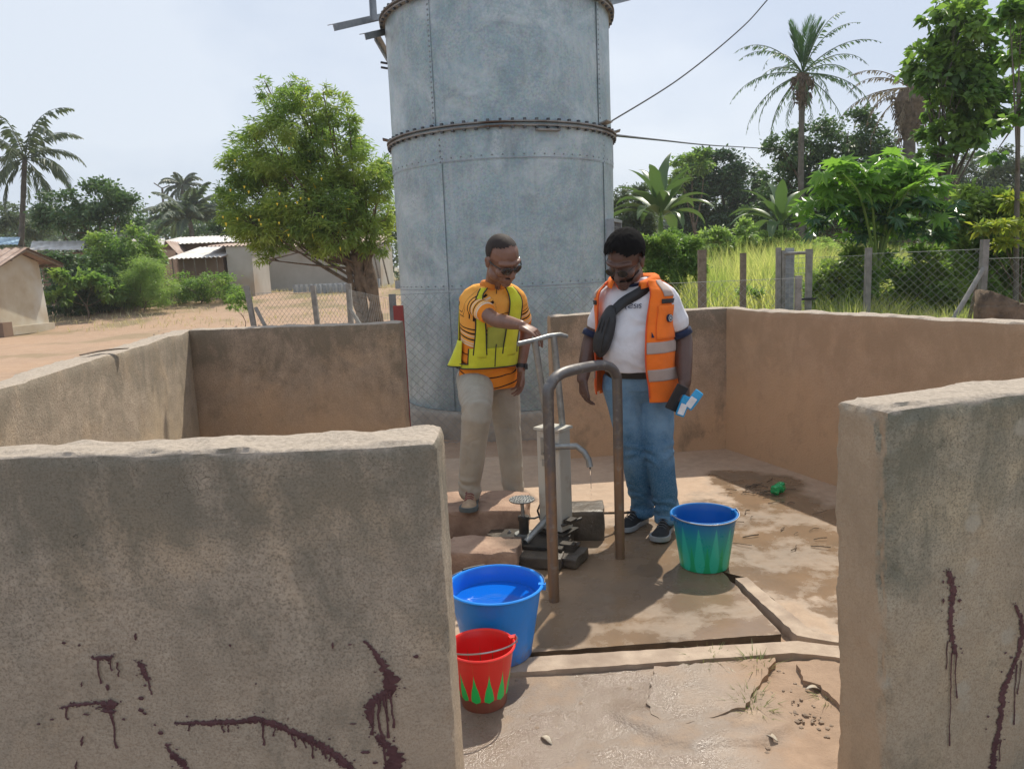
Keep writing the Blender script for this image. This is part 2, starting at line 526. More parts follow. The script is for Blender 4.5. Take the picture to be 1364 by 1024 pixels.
M['pump_grey'] = grunge('pump zinc steel', (.36, .37, .36), (.22, .22, .21), 14, .42, .2, 70, .6)
t = MT('worn handrail steel', .38, .7)
z = t.sep()[2]
n = t.noise(6, 6, .65)
c = t.mix(t.ramp(t.math('ADD', z, t.ramp(n, .3, .7, -.3, .3)), .45, .8), (.27, .185, .125), (.15, .14, .135))
c = t.mix(t.ramp(t.noise(26, 5), .55, .72, 0, .7), c, (.32, .29, .26))
t.color(c); t.rough(t.ramp(n, .3, .7, .32, .6)); t.bump(t.noise(80, 4), .2, .002); M['rail'] = t.m
M['block'] = grunge('muddy cement block', (.45, .30, .21), (.29, .18, .125), 7, .9, .8, 45, bdist=.01, c3=(.15, .10, .07), s3=3)
M['block_wet'] = grunge('wet dark block', (.115, .09, .065), (.06, .048, .036), 9, .45, .6, 45, bdist=.008)
M['iron_black'] = grunge('wet black iron', (.035, .033, .03), (.085, .07, .055), 14, .42, .4, 50, .3)

def flatm(name, c, rough=.5, metal=0, spec=.5, var=.12, bump=0, bs=80):
    t = MT(name, rough, metal, spec)
    t.color(t.mix(t.ramp(t.noise(25, 4), .3, .7), tuple(k * (1 - var) for k in c), tuple(min(1, k * (1 + var)) for k in c)))
    if bump: t.bump(t.noise(bs, 4, .6), bump, .003)
    return t.m
M['black'] = flatm('black rubber', (.018, .018, .02), .55)
M['black_cloth'] = flatm('black bag cloth', (.022, .023, .026), .6, bump=.3, bs=150)
M['wire'] = flatm('bucket wire', (.45, .45, .46), .3, .9)
M['fence_wire'] = flatm('dull fence wire', (.27, .28, .28), .5, .5)
M['fence_post'] = grunge('grey fence post', (.27, .26, .24), (.17, .165, .15), 9, .8, .3, 60)
M['wood_post'] = grunge('grey wood post', (.23, .19, .145), (.13, .105, .08), 14, .95, .6, 40)

def fabric(name, c, bump=.25, wr=9, rough=.9, var=.12):
    t = MT(name, rough, 0, .2)
    t.color(t.mix(t.ramp(t.noise(8, 4), .3, .7), tuple(k * (1 - var) for k in c), tuple(min(1, k * (1 + var)) for k in c)))
    t.b.inputs['Sheen Weight'].default_value = .1
    t.bump(t.noise(wr, 3, .5, dist=.8), bump, .03)
    t.bump(t.noise(600, 2), .15, .001)
    return t.m
M['vest_orange'] = fabric('orange safety fabric', (.88, .19, .025), .35, 10)
M['vest_band'] = fabric('grey reflective band', (.42, .33, .29), .1)
M['vest_yellow'] = fabric('lime safety mesh', (.64, .66, .05), .3, 12)
M['vest_yellow_dull'] = fabric('lime net lining', (.38, .42, .08), .3, 12)
M['tee'] = fabric('white cotton', (.68, .67, .70), .45, 7)
M['navy'] = fabric('navy trim', (.02, .03, .07), .1)
M['khaki'] = fabric('khaki cotton', (.36, .325, .265), .5, 9)
M['belt'] = flatm('dark belt', (.02, .017, .015), .5)
t = MT('blue denim', .85, 0, .2)
n = t.noise(5, 4); x, y, z = t.sep()
f = t.math('ADD', t.ramp(n, .35, .7, -.3, .5), t.ramp(z, .35, .75, 0, .45))
c = t.mix(t.ramp(f, 0, .9), (.05, .14, .25), (.22, .36, .50))
c = t.mix(t.ramp(t.noise(120, 2), .4, .7, 0, .35), c, (.24, .34, .43))
t.color(c); t.bump(t.noise(10, 4, .5, dist=1.0), .5, .03); t.bump(t.noise(500, 2), .2, .001); M['denim'] = t.m
def skin(name, c):
    t = MT(name, .43, 0, .5)
    t.color(t.mix(t.ramp(t.noise(14, 4), .3, .7), c, tuple(k * 1.35 for k in c)))
    t.bump(t.noise(220, 3), .15, .002)
    return t.m
M['skin_a'] = skin('brown skin', (.17, .085, .056))
M['skin_b'] = skin('dark brown skin', (.085, .044, .032))
M['nail'] = flatm('finger nail', (.30, .19, .15), .35)
M['hair'] = flatm('black hair', (.010, .009, .009), .95, spec=.08, bump=1.0, bs=260)
M['hair_grey'] = flatm('shaved hair', (.032, .022, .018), .75, spec=.3, bump=.5, bs=300)
M['lens'] = flatm('dark lens', (.008, .008, .01), .08, 0, .8)
M['white'] = flatm('white plastic', (.75, .76, .78), .4)

# orange striped polo: colour follows the float attribute "band" (height above the hem in metres)
t = MT('striped polo cotton', .9, 0, .2)
at_n = t.nt.nodes.new('ShaderNodeAttribute'); at_n.attribute_name = 'band'
b = t.ramp(at_n.outputs['Fac'], 0, .70)
OR, OL, BK, WH = (.80, .26, .03), (.86, .40, .08), (.03, .018, .015), (.72, .60, .46)
S = [(0, OR)]
for p, wd, c_ in ((.055, .008, BK), (.125, .008, BK), (.195, .008, BK), (.265, .008, BK), (.335, .01, WH), (.355, .008, WH), (.378, .012, BK), (.402, .01, WH), (.42, .012, BK), (.447, .008, BK), (.52, .007, BK), (.545, .005, BK)):
    S += [(p / .7, c_), ((p + wd) / .7, OR if p < .33 else OL)]
c = t.cramp(b, S, 'CONSTANT')
t.color(c); t.bump(t.noise(9, 3, .5, dist=.8), .45, .03); t.bump(t.noise(600, 2), .15, .001)
M['polo'] = t.m

def sheet_mat():
    t = MT('rusting corrugated sheet', .6, .3)
    n = t.noise(1.5, 6, .65)
    t.color(t.mix(t.ramp(n, .35, .62), (.34, .26, .22), (.19, .12, .09)))
    return t.m
M['sheet_rust'] = sheet_mat()
M['sheet_white'] = grunge('bright roofing sheet', (.66, .64, .62), (.46, .42, .38), 1.5, .6, 0)
M['mudwall'] = grunge('pale mud render', (.52, .46, .35), (.42, .34, .24), 1.2, .95, .3, 20, c3=(.55, .52, .45), s3=.8)
M['mudwall_brown'] = grunge('brown mud render', (.24, .16, .11), (.18, .12, .085), 1.4, .95, .3, 20)
M['render'] = grunge('grey lime render', (.46, .43, .38), (.38, .35, .30), .8, .95, .2, 10, c3=(.34, .25, .17), s3=.35)
M['cblock'] = grunge('grey cement block', (.33, .34, .35), (.24, .25, .26), 5, .95, .3, 20)
M['opening'] = flatm('dark opening', (.02, .018, .016), .9)
# @@SETTING
# ------------------------------------------------------------------ ground
def rag(poly, step=.04, amp=.005, seed=0):
    """polygon outline with an uneven broken edge"""
    r = np.random.default_rng(seed); out = []
    n = len(poly)
    for i in range(n):
        a, b = np.array(poly[i][:2], float), np.array(poly[(i + 1) % n][:2], float)
        L = np.linalg.norm(b - a); k = max(1, int(L / step)); nn = np.array([-(b - a)[1], (b - a)[0]]) / L
        for j in range(k):
            out.append(a + (b - a) * j / k + nn * r.normal(0, amp))
    return out

xs = np.concatenate([-np.geomspace(1500, 14, 26), np.linspace(-13, 13, 80), np.geomspace(14, 1500, 26)])
ys = np.concatenate([np.linspace(-4, 14, 60), np.geomspace(14.5, 2500, 50)])
X, Y = np.meshgrid(xs, ys)
P = np.stack([X.ravel(), Y.ravel(), 0 * X.ravel()], 1)
rise = np.clip((P[:, 1] - 26) / 14, 0, 1)
P[:, 2] = -.05 + rise * rise * (3 - 2 * rise) * .85 + (fbm(P, .5, 3, 3) - .5) * np.clip((P[:, 1] - 7.2) / 6, 0, 1) * .10
P[:, 2] += np.clip((P[:, 1] - 250) / 800, 0, 1) * 8
nx = len(xs)
F = [(j * nx + i, j * nx + i + 1, (j + 1) * nx + i + 1, (j + 1) * nx + i) for j in range(len(ys) - 1) for i in range(nx - 1)]
tag(link_mesh('ground', P, F, M['earth'], smooth=True), kind='structure')

def slab(name, poly, z0, z1, mat, seed, amp=.002, grid=None):
    mb = MB().prism(rag(poly, .035, amp, seed), z0, z1)
    for i in range(2, len(mb.f)): mb.m[i] = 0 if name == 'kerb_strip' else 1  # slab side faces get the dark colour as painted shade, kerb sides stay plain
    return tag(build(mb, name, [mat, M['mud_and_shade']]), kind='structure')

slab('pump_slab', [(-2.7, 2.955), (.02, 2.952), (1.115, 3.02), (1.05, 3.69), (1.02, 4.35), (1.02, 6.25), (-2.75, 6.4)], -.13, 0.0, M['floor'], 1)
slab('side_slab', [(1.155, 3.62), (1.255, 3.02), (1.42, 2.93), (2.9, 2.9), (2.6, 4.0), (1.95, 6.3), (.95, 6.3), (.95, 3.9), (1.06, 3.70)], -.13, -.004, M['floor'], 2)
slab('kerb_strip', [(-2.7, 2.79), (.02, 2.80), (1.1, 2.86), (1.29, 2.80), (2.9, 2.74), (2.9, 2.86), (1.34, 2.885), (1.16, 2.955), (.02, 2.915), (-2.7, 2.91)], -.13, .0, M['kerb'], 3, .002)
slab('kerb_strip', [(1.09, 3.60), (1.17, 2.995), (1.33, 2.915), (2.9, 2.88), (2.9, 2.905), (1.425, 2.935), (1.25, 3.025), (1.15, 3.615)], -.13, .003, M['kerb'], 4, .002)
# lower cement apron in front of the kerb, with a broken raised flake
gx, gy = np.linspace(-2.6, 3.0, 280), np.linspace(.3, 2.83, 130)
X, Y = np.meshgrid(gx, gy)
P = np.stack([X.ravel(), Y.ravel(), 0 * X.ravel()], 1)
hgt = (fbm(P, 3, 4, 5) - .5) * .02 + (fbm(P, 22, 3, 8) - .5) * .008
# broken flake of cement
flx = ((P[:, 0] - .62) / .34) ** 2 + ((P[:, 1] - 2.52) / .24) ** 2 + (fbm(P, 5, 3, 9) - .5) * 1.1
hgt += np.clip((1 - flx) * 8, 0, 1) * .016 * np.clip((2.62 - P[:, 1]) * 6, 0, 1)
dirt = np.clip((P[:, 0] - .72 + (fbm(P, 3, 3, 12) - .5) * .8) * 4, 0, 1)
hgt += dirt * (fbm(P, 14, 4, 15) - .55) * .045
P[:, 2] = -.018 + hgt
nx = len(gx)
F = [(j * nx + i, j * nx + i + 1, (j + 1) * nx + i + 1, (j + 1) * nx + i) for j in range(len(gy) - 1) for i in range(nx - 1)]
t = MT('wet front apron', .85, 0, .5)
x, y, z = t.sep()
n1 = t.noise(2.0, 6, .6); n2 = t.noise(12, 6, .65); n3 = t.noise(100, 4, .7)
c = t.mix(t.ramp(n2, .35, .7), (.35, .25, .175), (.43, .32, .23))
c = t.mix(t.ramp(n3, .5, .75, 0, .6), c, (.17, .125, .095))
dm = t.ramp(t.math('ADD', x, t.math('MULTIPLY', t.math('ADD', n1, -.5), 1.6)), .6, .95)
c = t.mix(dm, c, t.mix(t.ramp(n2, .35, .65), (.36, .245, .165), (.29, .195, .13)))
c = t.mix(t.ramp(t.math('ADD', t.ramp(y, 1.9, 2.5, .8, 0), t.ramp(n1, .3, .7, -.5, .5)), .5, .9, 0, .7), c, (.42, .30, .215))
wet = t.math('MULTIPLY', t.ramp(n1, .34, .46), t.math('SUBTRACT', 1, dm))
c = t.mix(t.math('MULTIPLY', wet, .7), c, (.15, .115, .092))
t.color(c); t.rough(t.ramp(t.math('MULTIPLY', wet, t.ramp(n1, .38, .5)), 0, 1, .85, .16)); t.bump(n3, .6, .006); t.bump(n2, .3, .01)
tag(link_mesh('apron', P, F, t.m, smooth=True), kind='structure')
for k_, (pp_, z_) in enumerate((([(862, 922), (868, 950), (882, 960), (915, 962), (950, 954), (990, 940), (1012, 912), (1035, 876), (950, 882), (872, 888)], -.001), ([(1062, 884), (1128, 888), (1150, 950), (1118, 938), (1092, 912), (1070, 905)], .004)  )):
    pg_ = [tuple(atz(u_, v_, z_))[:2] for u_, v_ in pp_][::-1]
    tag(build(MB().prism(rag(pg_, .022, .005, 30 + k_), -.06, z_), 'broken_slab', t.m), kind='structure')
tag(build(MB().prism([(-2.6, 2.78), (3, 2.7), (3, 3.75), (-2.6, 3.75)], -.14, -.115), 'drain_bed', M['mud_and_shade']), kind='structure')

# ------------------------------------------------------------------ walls of the enclosure
def wall(label, p0, p1, th, h0, h1, mat, res=.03, edge=.025, seed=0, chips=.012, name='concrete_wall', face=.004, lean0=0., lean1=0., tp0=1.):
    """wall from p0 to p1; th > 0 thickens it to the left of p0->p1"""
    p0, p1 = Vector((*p0, 0)), Vector((*p1, 0))
    d = p1 - p0; L = d.length; d.normalize(); nrm = Vector((-d.y, d.x, 0))
    base = -.06; H = max(h0, h1)
    T = abs(th); sg = 1 if th > 0 else -1
    nl, nh, nw = max(2, int(L / res)), max(2, int((H - base) / res)), max(2, int(T / (res * .6)))
    def face_grid(f, na, nb, flip):
        A, B = np.meshgrid(np.linspace(0, 1, na + 1), np.linspace(0, 1, nb + 1), indexing='ij')
        Pq = f(A.ravel(), B.ravel())
        Fq = []
        for i in range(na):
            for j in range(nb):
                q = (i * (nb + 1) + j, (i + 1) * (nb + 1) + j, (i + 1) * (nb + 1) + j + 1, i * (nb + 1) + j + 1)
                Fq.append(q if flip else q[::-1])
        return Pq, Fq
    Z = lambda b: base + (H - base) * b
    S3 = lambda a, b, c_: np.stack([a, b, c_], 1)
    o1 = np.ones_like
    faces = [face_grid(lambda a, b: S3(a * L, 0 * a, Z(b)), nl, nh, sg > 0), face_grid(lambda a, b: S3(a * L, T * o1(a), Z(b)), nl, nh, sg < 0),
             face_grid(lambda a, b: S3(0 * a, a * T, Z(b)), nw, nh, sg < 0), face_grid(lambda a, b: S3(L * o1(a), a * T, Z(b)), nw, nh, sg > 0),
             face_grid(lambda a, b: S3(a * L, b * T, H * o1(a)), nl, nw, sg > 0)]
    mb = MB()
    for Pq, Fq in faces:
        Pq = shape_wall(Pq, L, T, H, edge, seed, chips, face)
        a = Pq[:, 0] / L
        k = (h0 * (1 - a) + h1 * a) / H
        zz = Pq[:, 2]
        zz = np.where(zz > 0, zz * k, zz)
        lean = lean0 * np.clip(1 - Pq[:, 0] / .5, 0, 1) + lean1 * np.clip(1 - (L - Pq[:, 0]) / .5, 0, 1)
        al = Pq[:, 0] + lean * (1 - zz / H)
        W = np.outer(al, d) + np.outer(Pq[:, 1] * sg * (tp0 * (1 - a) + a), nrm) + np.array(p0)
        W[:, 2] = zz
        mb.add(W, Fq)
    root = thing(name, label, 'wall', (*(p0 + d * L / 2)[:2], 0))
    root['kind'] = 'thing'
    build(mb, 'wall_body', mat, root, auto=50)
    def surf(s, z, off=0.0):
        q = shape_wall(np.array([[s, 0.0, z]]), L, T, H, edge, seed, chips, face)[0]
        a = q[0] / L
        zz = q[2] * (h0 * (1 - a) + h1 * a) / H
        al = q[0] + (lean0 * max(0, 1 - q[0] / .5) + lean1 * max(0, 1 - (L - q[0]) / .5)) * (1 - zz / H)
        Wp = p0 + d * al + nrm * (q[1] * sg - off * sg)
        Wp.z = zz
        return Wp
    return root, surf

def shape_wall(Q, L, T, H, r, seed, chips, face):
    Q = Q.copy()
    n1 = fbm(Q, 14, 3, seed + 1) - .5
    big = fbm(Q, 2.2, 3, seed + 2) - .5
    rr = r * (1 + 1.3 * (fbm(Q, 7, 2, seed + 5) - .5))
    inner = Q.copy()
    inner[:, 0] = np.clip(Q[:, 0], rr, L - rr)
    inner[:, 1] = np.clip(Q[:, 1], rr, T - rr)
    inner[:, 2] = np.minimum(Q[:, 2], H - rr)
    dv = Q - inner
    ln = np.linalg.norm(dv, axis=1)
    near = (np.count_nonzero(np.abs(dv) > 1e-6, axis=1) > 1).astype(float)
    out = inner + dv / np.maximum(ln, 1e-9)[:, None] * rr[:, None]
    out = np.where((ln > 1e-9)[:, None], out, Q)
    top = np.clip((Q[:, 2] - (H - .03)) / .03, 0, 1)
    nd = dv / np.maximum(ln, 1e-9)[:, None]
    out += nd * (face * (n1 * 1.2 + (fbm(Q, 45, 2, seed + 9) - .5))[:, None])
    out -= nd * (near * chips * np.clip(n1 * 2.4 + .3, 0, 1))[:, None]
    out[:, 2] += top * (n1 * .014 + big * .03)
    out[:, 1] += big * .012
    return out

fl_root, fl_s = wall('grey weathered wall at the lower left splashed with maroon paint arcs', (-2.5, 1.76), (-.187, 1.73), .215, 1.2, 1.2, M['wall_grey'], .0125, .018, 3, .014, tp0=.25, lean1=.006, face=.003)
fr_root, fr_s = wall('grey mouldy wall at the lower right with pale lichen spots and two vertical paint drips', (.968, 1.905), (2.9, 2.44), .215, 1.2, 1.2, M['wall_grey_b'], .0125, .028, 20, .014, lean0=.045, face=.003)
wall('brown shaded wall between the far left corner and the water tank', (-2.66, 6.20), (-.885, 6.03), .17, 1.2, 1.21, M['wall_mud'], .03, .014, 31, .008, face=.005)
wall('pale wall on the far left leading back to the corner, with one vertical crack', (-1.95, 1.9), (-2.665, 6.33), .17, 1.19, 1.2, M['wall_side'], .03, .018, 42, .012, face=.005)
wall('short brown wall behind the man in the orange vest', (.33, 6.13), (1.86, 6.268), .17, 1.2, 1.2, M['wall_mud'], .03, .014, 53, .008, face=.005)
wall('long brown wall on the right running from the back corner towards the viewer', (1.775, 6.36), (3.22, 2.4), .17, 1.2, 1.2, M['wall_mud'], .03, .016, 64, .01, face=.005)

# ---- maroon paint splashes
class Splash:
    def __init__(self, surf, seed):
        self.s, self.r, self.layer = surf, np.random.default_rng(seed), 0
    def stroke(self, pts, widths, mb, jag=.35, step=.004):
        self.layer += 1
        off = .0022 + .00035 * (self.layer % 9)
        P = [np.array(p, float) for p in pts]
        Q, W = [], []
        for i in range(len(P) - 1):
            n = max(1, int(np.linalg.norm(P[i + 1] - P[i]) / step))
            for k in range(n):
                Q.append(P[i] + (P[i + 1] - P[i]) * k / n); W.append(widths[i] + (widths[i + 1] - widths[i]) * k / n)
        Q.append(P[-1]); W.append(widths[-1])
        Q = np.array(Q); T = np.gradient(Q, axis=0); T /= np.linalg.norm(T, axis=1)[:, None] + 1e-9
        N = np.stack([-T[:, 1], T[:, 0]], 1)
        V = []
        for i in range(len(Q)):
            a = Q[i] + N[i] * W[i] * (1 + jag * self.r.normal())
            c = Q[i]
            b = Q[i] - N[i] * W[i] * (1 + jag * self.r.normal())
            V += [self.s(a[0], a[1], off), self.s(c[0], c[1], off + .0012), self.s(b[0], b[1], off)]
        F = []
        for i in range(len(Q) - 1):
            for k in (0, 1): F.append((i * 3 + k, i * 3 + k + 1, i * 3 + 4 + k, i * 3 + 3 + k))
        mb.add(V, F)
    def drip(self, p, L, wd, mb):
        q = [p]; n = 5
        for i in range(n): q.append((q[-1][0] + self.r.normal(0, .0022), q[-1][1] - L / n))
        self.stroke(q, [wd * 1.3, wd, wd * .8, wd * .7, wd * .8, wd * 1.3], mb, .18)
    def dot(self, p, rx, rz, mb):
        self.stroke([(p[0] - rx, p[1]), (p[0] - rx * .5, p[1] + rz * .1), (p[0] + rx * .5, p[1] - rz * .1), (p[0] + rx, p[1])], [rz * .2, rz, rz, rz * .2], mb, .25)

def wall_uv(u, v, p0, p1, extra=0):
    """where the sight line through u,v meets the wall's front face: (distance along, height)"""
    a, b = Vector((*p0, 0)), Vector((*p1, 0))
    d = (b - a).normalized(); n = Vector((-d.y, d.x, 0))
    r = at(u, v, 1.0) - Vector((0, 0, EYE))
    tt = ((a - Vector((0, 0, EYE))).dot(n)) / r.dot(n)
    q = Vector((0, 0, EYE)) + r * tt
    return ((q - a).dot(d), q.z)

def splash_on(root, surf, p0, p1, strokes, drips, dots, seed):
    S_ = Splash(surf, seed); k = 1.75 / 1000
    for pts, wd in strokes:
        mb = MB()
        S_.stroke([wall_uv(u, v, p0, p1) for u, v in pts], [a * k for a in wd], mb)
        # bristly edge flecks
        for (u, v), a in zip(pts, wd):
            for _ in range(5):
                du, dv = S_.r.normal(0, a * 1.1), S_.r.normal(0, a * 1.1)
                S_.dot(wall_uv(u + du, v + dv, p0, p1), S_.r.uniform(.8, 2.2) * k, S_.r.uniform(.6, 1.4) * k, mb)
        build(mb, 'paint_splash', M['maroon'], root)
    mb = MB()
    for u, v, L, wd in drips: S_.drip(wall_uv(u, v, p0, p1), L * k, wd * k, mb)
    for u, v, rx, rz in dots: S_.dot(wall_uv(u, v, p0, p1), rx * k, rz * k, mb)
    tag(build(mb, 'paint_drip', M['maroon'], root), kind='stuff')

splash_on(fl_root, fl_s, (-2.5, 1.76), (-.187, 1.73),
    [([(486, 853), (497, 866), (508, 882), (518, 905), (517, 918), (506, 928), (492, 938), (490, 950), (494, 965)], [1.5, 3, 6, 9, 9, 8, 7, 5, 2]),
     ([(500, 978), (510, 988), (520, 1000), (526, 1012), (520, 1030)], [4, 7, 9, 11, 12]),
     ([(236, 962), (258, 962), (290, 961), (318, 960), (345, 958), (372, 966), (398, 977), (425, 990), (448, 1005), (466, 1022), (474, 1034)], [1.2, 3, 4, 4, 4.5, 5, 5, 5, 6, 6, 5]),
     ([(84, 941), (100, 937), (125, 935), (140, 934)], [1, 2.5, 2, 2]),
     ([(136, 935), (146, 937), (158, 936)], [4, 7, 3]), ([(138, 944), (152, 946)], [3, 2]),
     ([(124, 876), (134, 874), (145, 875), (150, 873)], [1.5, 4, 3, 1.5]),
     ([(184, 880), (190, 888), (192, 896), (198, 905)], [2.5, 4, 3.5, 3]),
     ([(224, 996), (233, 1006), (243, 1014), (250, 1030)], [2, 5, 6, 5])],
    [(131, 876, 38, 1.5), (147, 876, 18, 1.3), (158, 880, 22, 1.2), (197, 903, 24, 1.3), (90, 940, 20, 1.6), (148, 946, 58, 1.7),
     (254, 963, 10, 1.3), (296, 965, 10, 1.6), (305, 963, 12, 1.3), (350, 962, 34, 1.6), (366, 967, 14, 1.3), (389, 976, 20, 1.6), (404, 985, 12, 1.2), (414, 988, 24, 1.6),
     (425, 992, 14, 1.5), (433, 995, 16, 1.7), (440, 1000, 14, 1.4), (449, 1005, 10, 1.5), (502, 930, 60, 2.2), (510, 925, 66, 1.8), (518, 918, 58, 1.7), (494, 940, 44, 2.0), (509, 985, 50, 2), (513, 925, 40, 1.2)],
    [(86, 855, 3, 2), (107, 858, 2, 1.8), (110, 910, 1.2, 4), (110, 986, 1.5, 8), (117, 949, 5, 1.6), (71, 956, 3, 1.3), (52, 963, 2.5, 1.2), (144, 914, 2.5, 4), (189, 928, 4, 2.8),
     (189, 944, 4, 3), (194, 948, 3, 2), (166, 956, 2.6, 2), (215, 974, 4, 3), (225, 990, 5, 2.4), (208, 963, 2, 1.6), (181, 847, 2, 5), (235, 962, 2.5, 1.6), (250, 953, 2, 1.2),
     (470, 962, 5, 1.3), (486, 1000, 7, 2.2), (499, 1014, 4, 1.8), (102, 1020, 1.3, 7), (443, 858, 1.6, 4), (466, 857, 3, 1.2), (341, 910, 1.6, 1.6), (307, 858, 1.8, 1.8), (553, 873, 4, 2.4)], 5)
splash_on(fr_root, fr_s, (.945, 1.905), (2.9, 2.44),
    [([(1247, 760), (1252, 775), (1254, 790), (1251, 812), (1250, 835), (1254, 858), (1255, 872)], [3, 6, 6, 5, 5, 6, 4]),
     ([(1342, 806), (1350, 822), (1353, 845), (1347, 870), (1338, 892), (1326, 918), (1322, 950), (1316, 985), (1311, 1010), (1308, 1030)], [2, 4, 6, 5, 4, 7, 6, 6, 7, 9])],
    [(1250, 870, 165, 1.4), (1257, 870, 80, 1.5), (1246, 855, 48, 1.2), (1345, 885, 110, 1.4), (1351, 880, 60, 1.2), (1322, 985, 40, 1.5)],
    [(1240, 775, 2, 3), (1239, 800, 2.2, 4), (1262, 800, 3, 3), (1328, 870, 3, 1.5), (1322, 895, 2.4, 1.6), (1303, 955, 2.5, 2), (1300, 972, 2, 1.6), (1336, 876, 4, 1.6), (1245, 828, 2, 2)], 6)
# thin crack down the pale left wall: a real groove-like dark strip of the broken render
mb = MB()
a, b = Vector((-1.95, 1.9, 0)), Vector((-2.665, 6.19, 0)); d = (b - a).normalized(); n_ = Vector((d.y, -d.x, 0))
pts = []
for u, v in ((73, 502), (75, 520), (77, 540), (80, 560), (84, 575), (87, 590)):
    s_, z_ = wall_uv(u, v, a[:2], b[:2]); pts.append((s_, z_))
cr_root = [o for o in bpy.data.objects if o.get('label', '').startswith('pale wall')][0]
for (s0, z0), (s1, z1) in zip(pts[:-1], pts[1:]):
    mb.tube([a + d * s0 + Vector((0, 0, z0)) + n_ * .002, a + d * s1 + Vector((0, 0, z1)) + n_ * .002], .0035, 4)
build(mb, 'crack', M['opening'], cr_root)

# ------------------------------------------------------------------ water tank
TX, TY, TR = 0.0, 8.42, 1.18
root = thing('water_tank', 'tall cylindrical galvanised steel water tank with bolted flanges behind the two men', 'water tank', (TX, TY, 0))
def ring_shell(z0, z1, r, n=128, rows=None, cap=False):
    zs = np.linspace(z0, z1, rows or 24)
    V, F = [], []
    for z in zs:
        for k in range(n):
            a = 2 * PI * k / n
            V.append((TX + r * math.cos(a), TY + r * math.sin(a), z))
    V = np.array(V)
    dn = (fbm(V, 1.1, 3, 77) - .5) * .02
    V[:, 0] += (V[:, 0] - TX) / r * dn; V[:, 1] += (V[:, 1] - TY) / r * dn
    for i in range(len(zs) - 1):
        for k in range(n):
            l = (k + 1) % n
            F.append((i * n + k, i * n + l, (i + 1) * n + l, (i + 1) * n + k))
    if cap: F.append(tuple((len(zs) - 1) * n + k for k in range(n)))
    return MB().add(V, F)
Z1, Z2 = 2.93, 4.16
build(ring_shell(.21, 1.42, TR + .004), 'base_shell', M['tank'], root, True)
build(ring_shell(1.415, 2.62, TR), 'lower_shell', M['tank'], root, True)
build(ring_shell(2.61, Z1, TR + .005, rows=6), 'collar_shell', M['tank'], root, True)
build(ring_shell(Z1, Z2 + .02, TR - .012, cap=True), 'upper_shell', M['tank'], root, True)
build(MB().lathe((TX, TY, 0), [(TR + .16, -.1), (TR + .15, .17), (TR + .12, .205), (TR - .3, .21)], 96, cap0=False, cap1=True), 'plinth', M['plinth'], root, auto=40)
for z in (Z1, Z2):
    mb = MB().lathe((TX, TY, z), [(TR - .02, -.035), (TR + .045, -.035), (TR + .047, -.022), (TR - .005, -.018), (TR - .005, 0), (TR + .05, .003), (TR + .05, .014), (TR - .02, .018)], 128, cap0=False)
    build(mb, 'flange', M['tank_rust'], root, auto=30)
mbr = MB(); mbd = MB()
def rivet(a, z, s=.011, r=TR, mbx=None):
    c = Vector((TX + r * math.sin(a), TY - r * math.cos(a), z))
    nn = Vector((math.sin(a), -math.cos(a), 0)); tt = Vector((math.cos(a), math.sin(a), 0))
    V = []
    for rr, dd in ((1, 0), (.75, .5), (0, .75)):
        for k in range(6 if rr else 1):
            q = 2 * PI * k / 6
            V.append(c + tt * (s * rr * math.cos(q)) + Vector((0, 0, s * rr * math.sin(q))) + nn * s * dd)
    F = [(k, (k + 1) % 6, 6 + (k + 1) % 6, 6 + k) for k in range(6)] + [(6 + k, 6 + (k + 1) % 6, 12) for k in range(6)]
    (mbx or mbr).add(V, F)
VS = [-.545, 1.02, -2.2, 2.6]                    # vertical seams
for a in VS:
    off = 0.02
    for z in np.arange(.28, Z1 - .06, .052): rivet(a + off, z, .0115, TR + .004)
    for z in np.arange(Z1 + .06, Z2, .046): rivet(a - .05 + off, z, .0135, TR - .005)
for a in np.arange(-PI, PI, .085):
    rivet(a, 2.65, .008, TR + .008)
    rivet(a + .03, 1.45, .008, TR + .008)
for a in np.arange(-PI, PI, .095):               # flange bolts: nut above and below
    for z in (Z1, Z2):
        for dz in (-.05, .03):
            r_ = TR + .028
            mbd.box((TX + r_ * math.sin(a), TY - r_ * math.cos(a), z + dz * .8), (.026, .026, .026), rot=Matrix.Rotation(a, 3, 'Z'))
tag(build(mbr, 'rivets', M['rivet'], root), kind='stuff')
tag(build(mbd, 'flange_bolts', M['dark_steel'], root), kind='stuff')
for a in VS:
    for z0, z1, r_, da in ((.22, 2.61, TR + .006, 0), (Z1 + .02, Z2 - .04, TR - .006, -.05)):
        mb = MB(); V = []; n = 12
        for z in (z0, z1):
            for k in range(4):
                aa = a + da + (k / 3) * .035
                V.append((TX + (r_ + .003) * math.sin(aa), TY - (r_ + .003) * math.cos(aa), z))
        mb.add(V, [(k, k + 1, 5 + k, 4 + k) for k in range(3)])
        o = build(mb, 'seam_strip', M['tank'], root); s_ = o.modifiers.new('s', 'SOLIDIFY'); s_.thickness = .0025; s_.offset = 1
for z in (1.42, 2.62):
    mb = MB().lathe((TX, TY, z), [(TR + .004, -.004), (TR + .0075, -.003), (TR + .0075, .003), (TR + .004, .004)], 128, cap0=False)
    build(mb, 'seam_line', M['galv'], root)
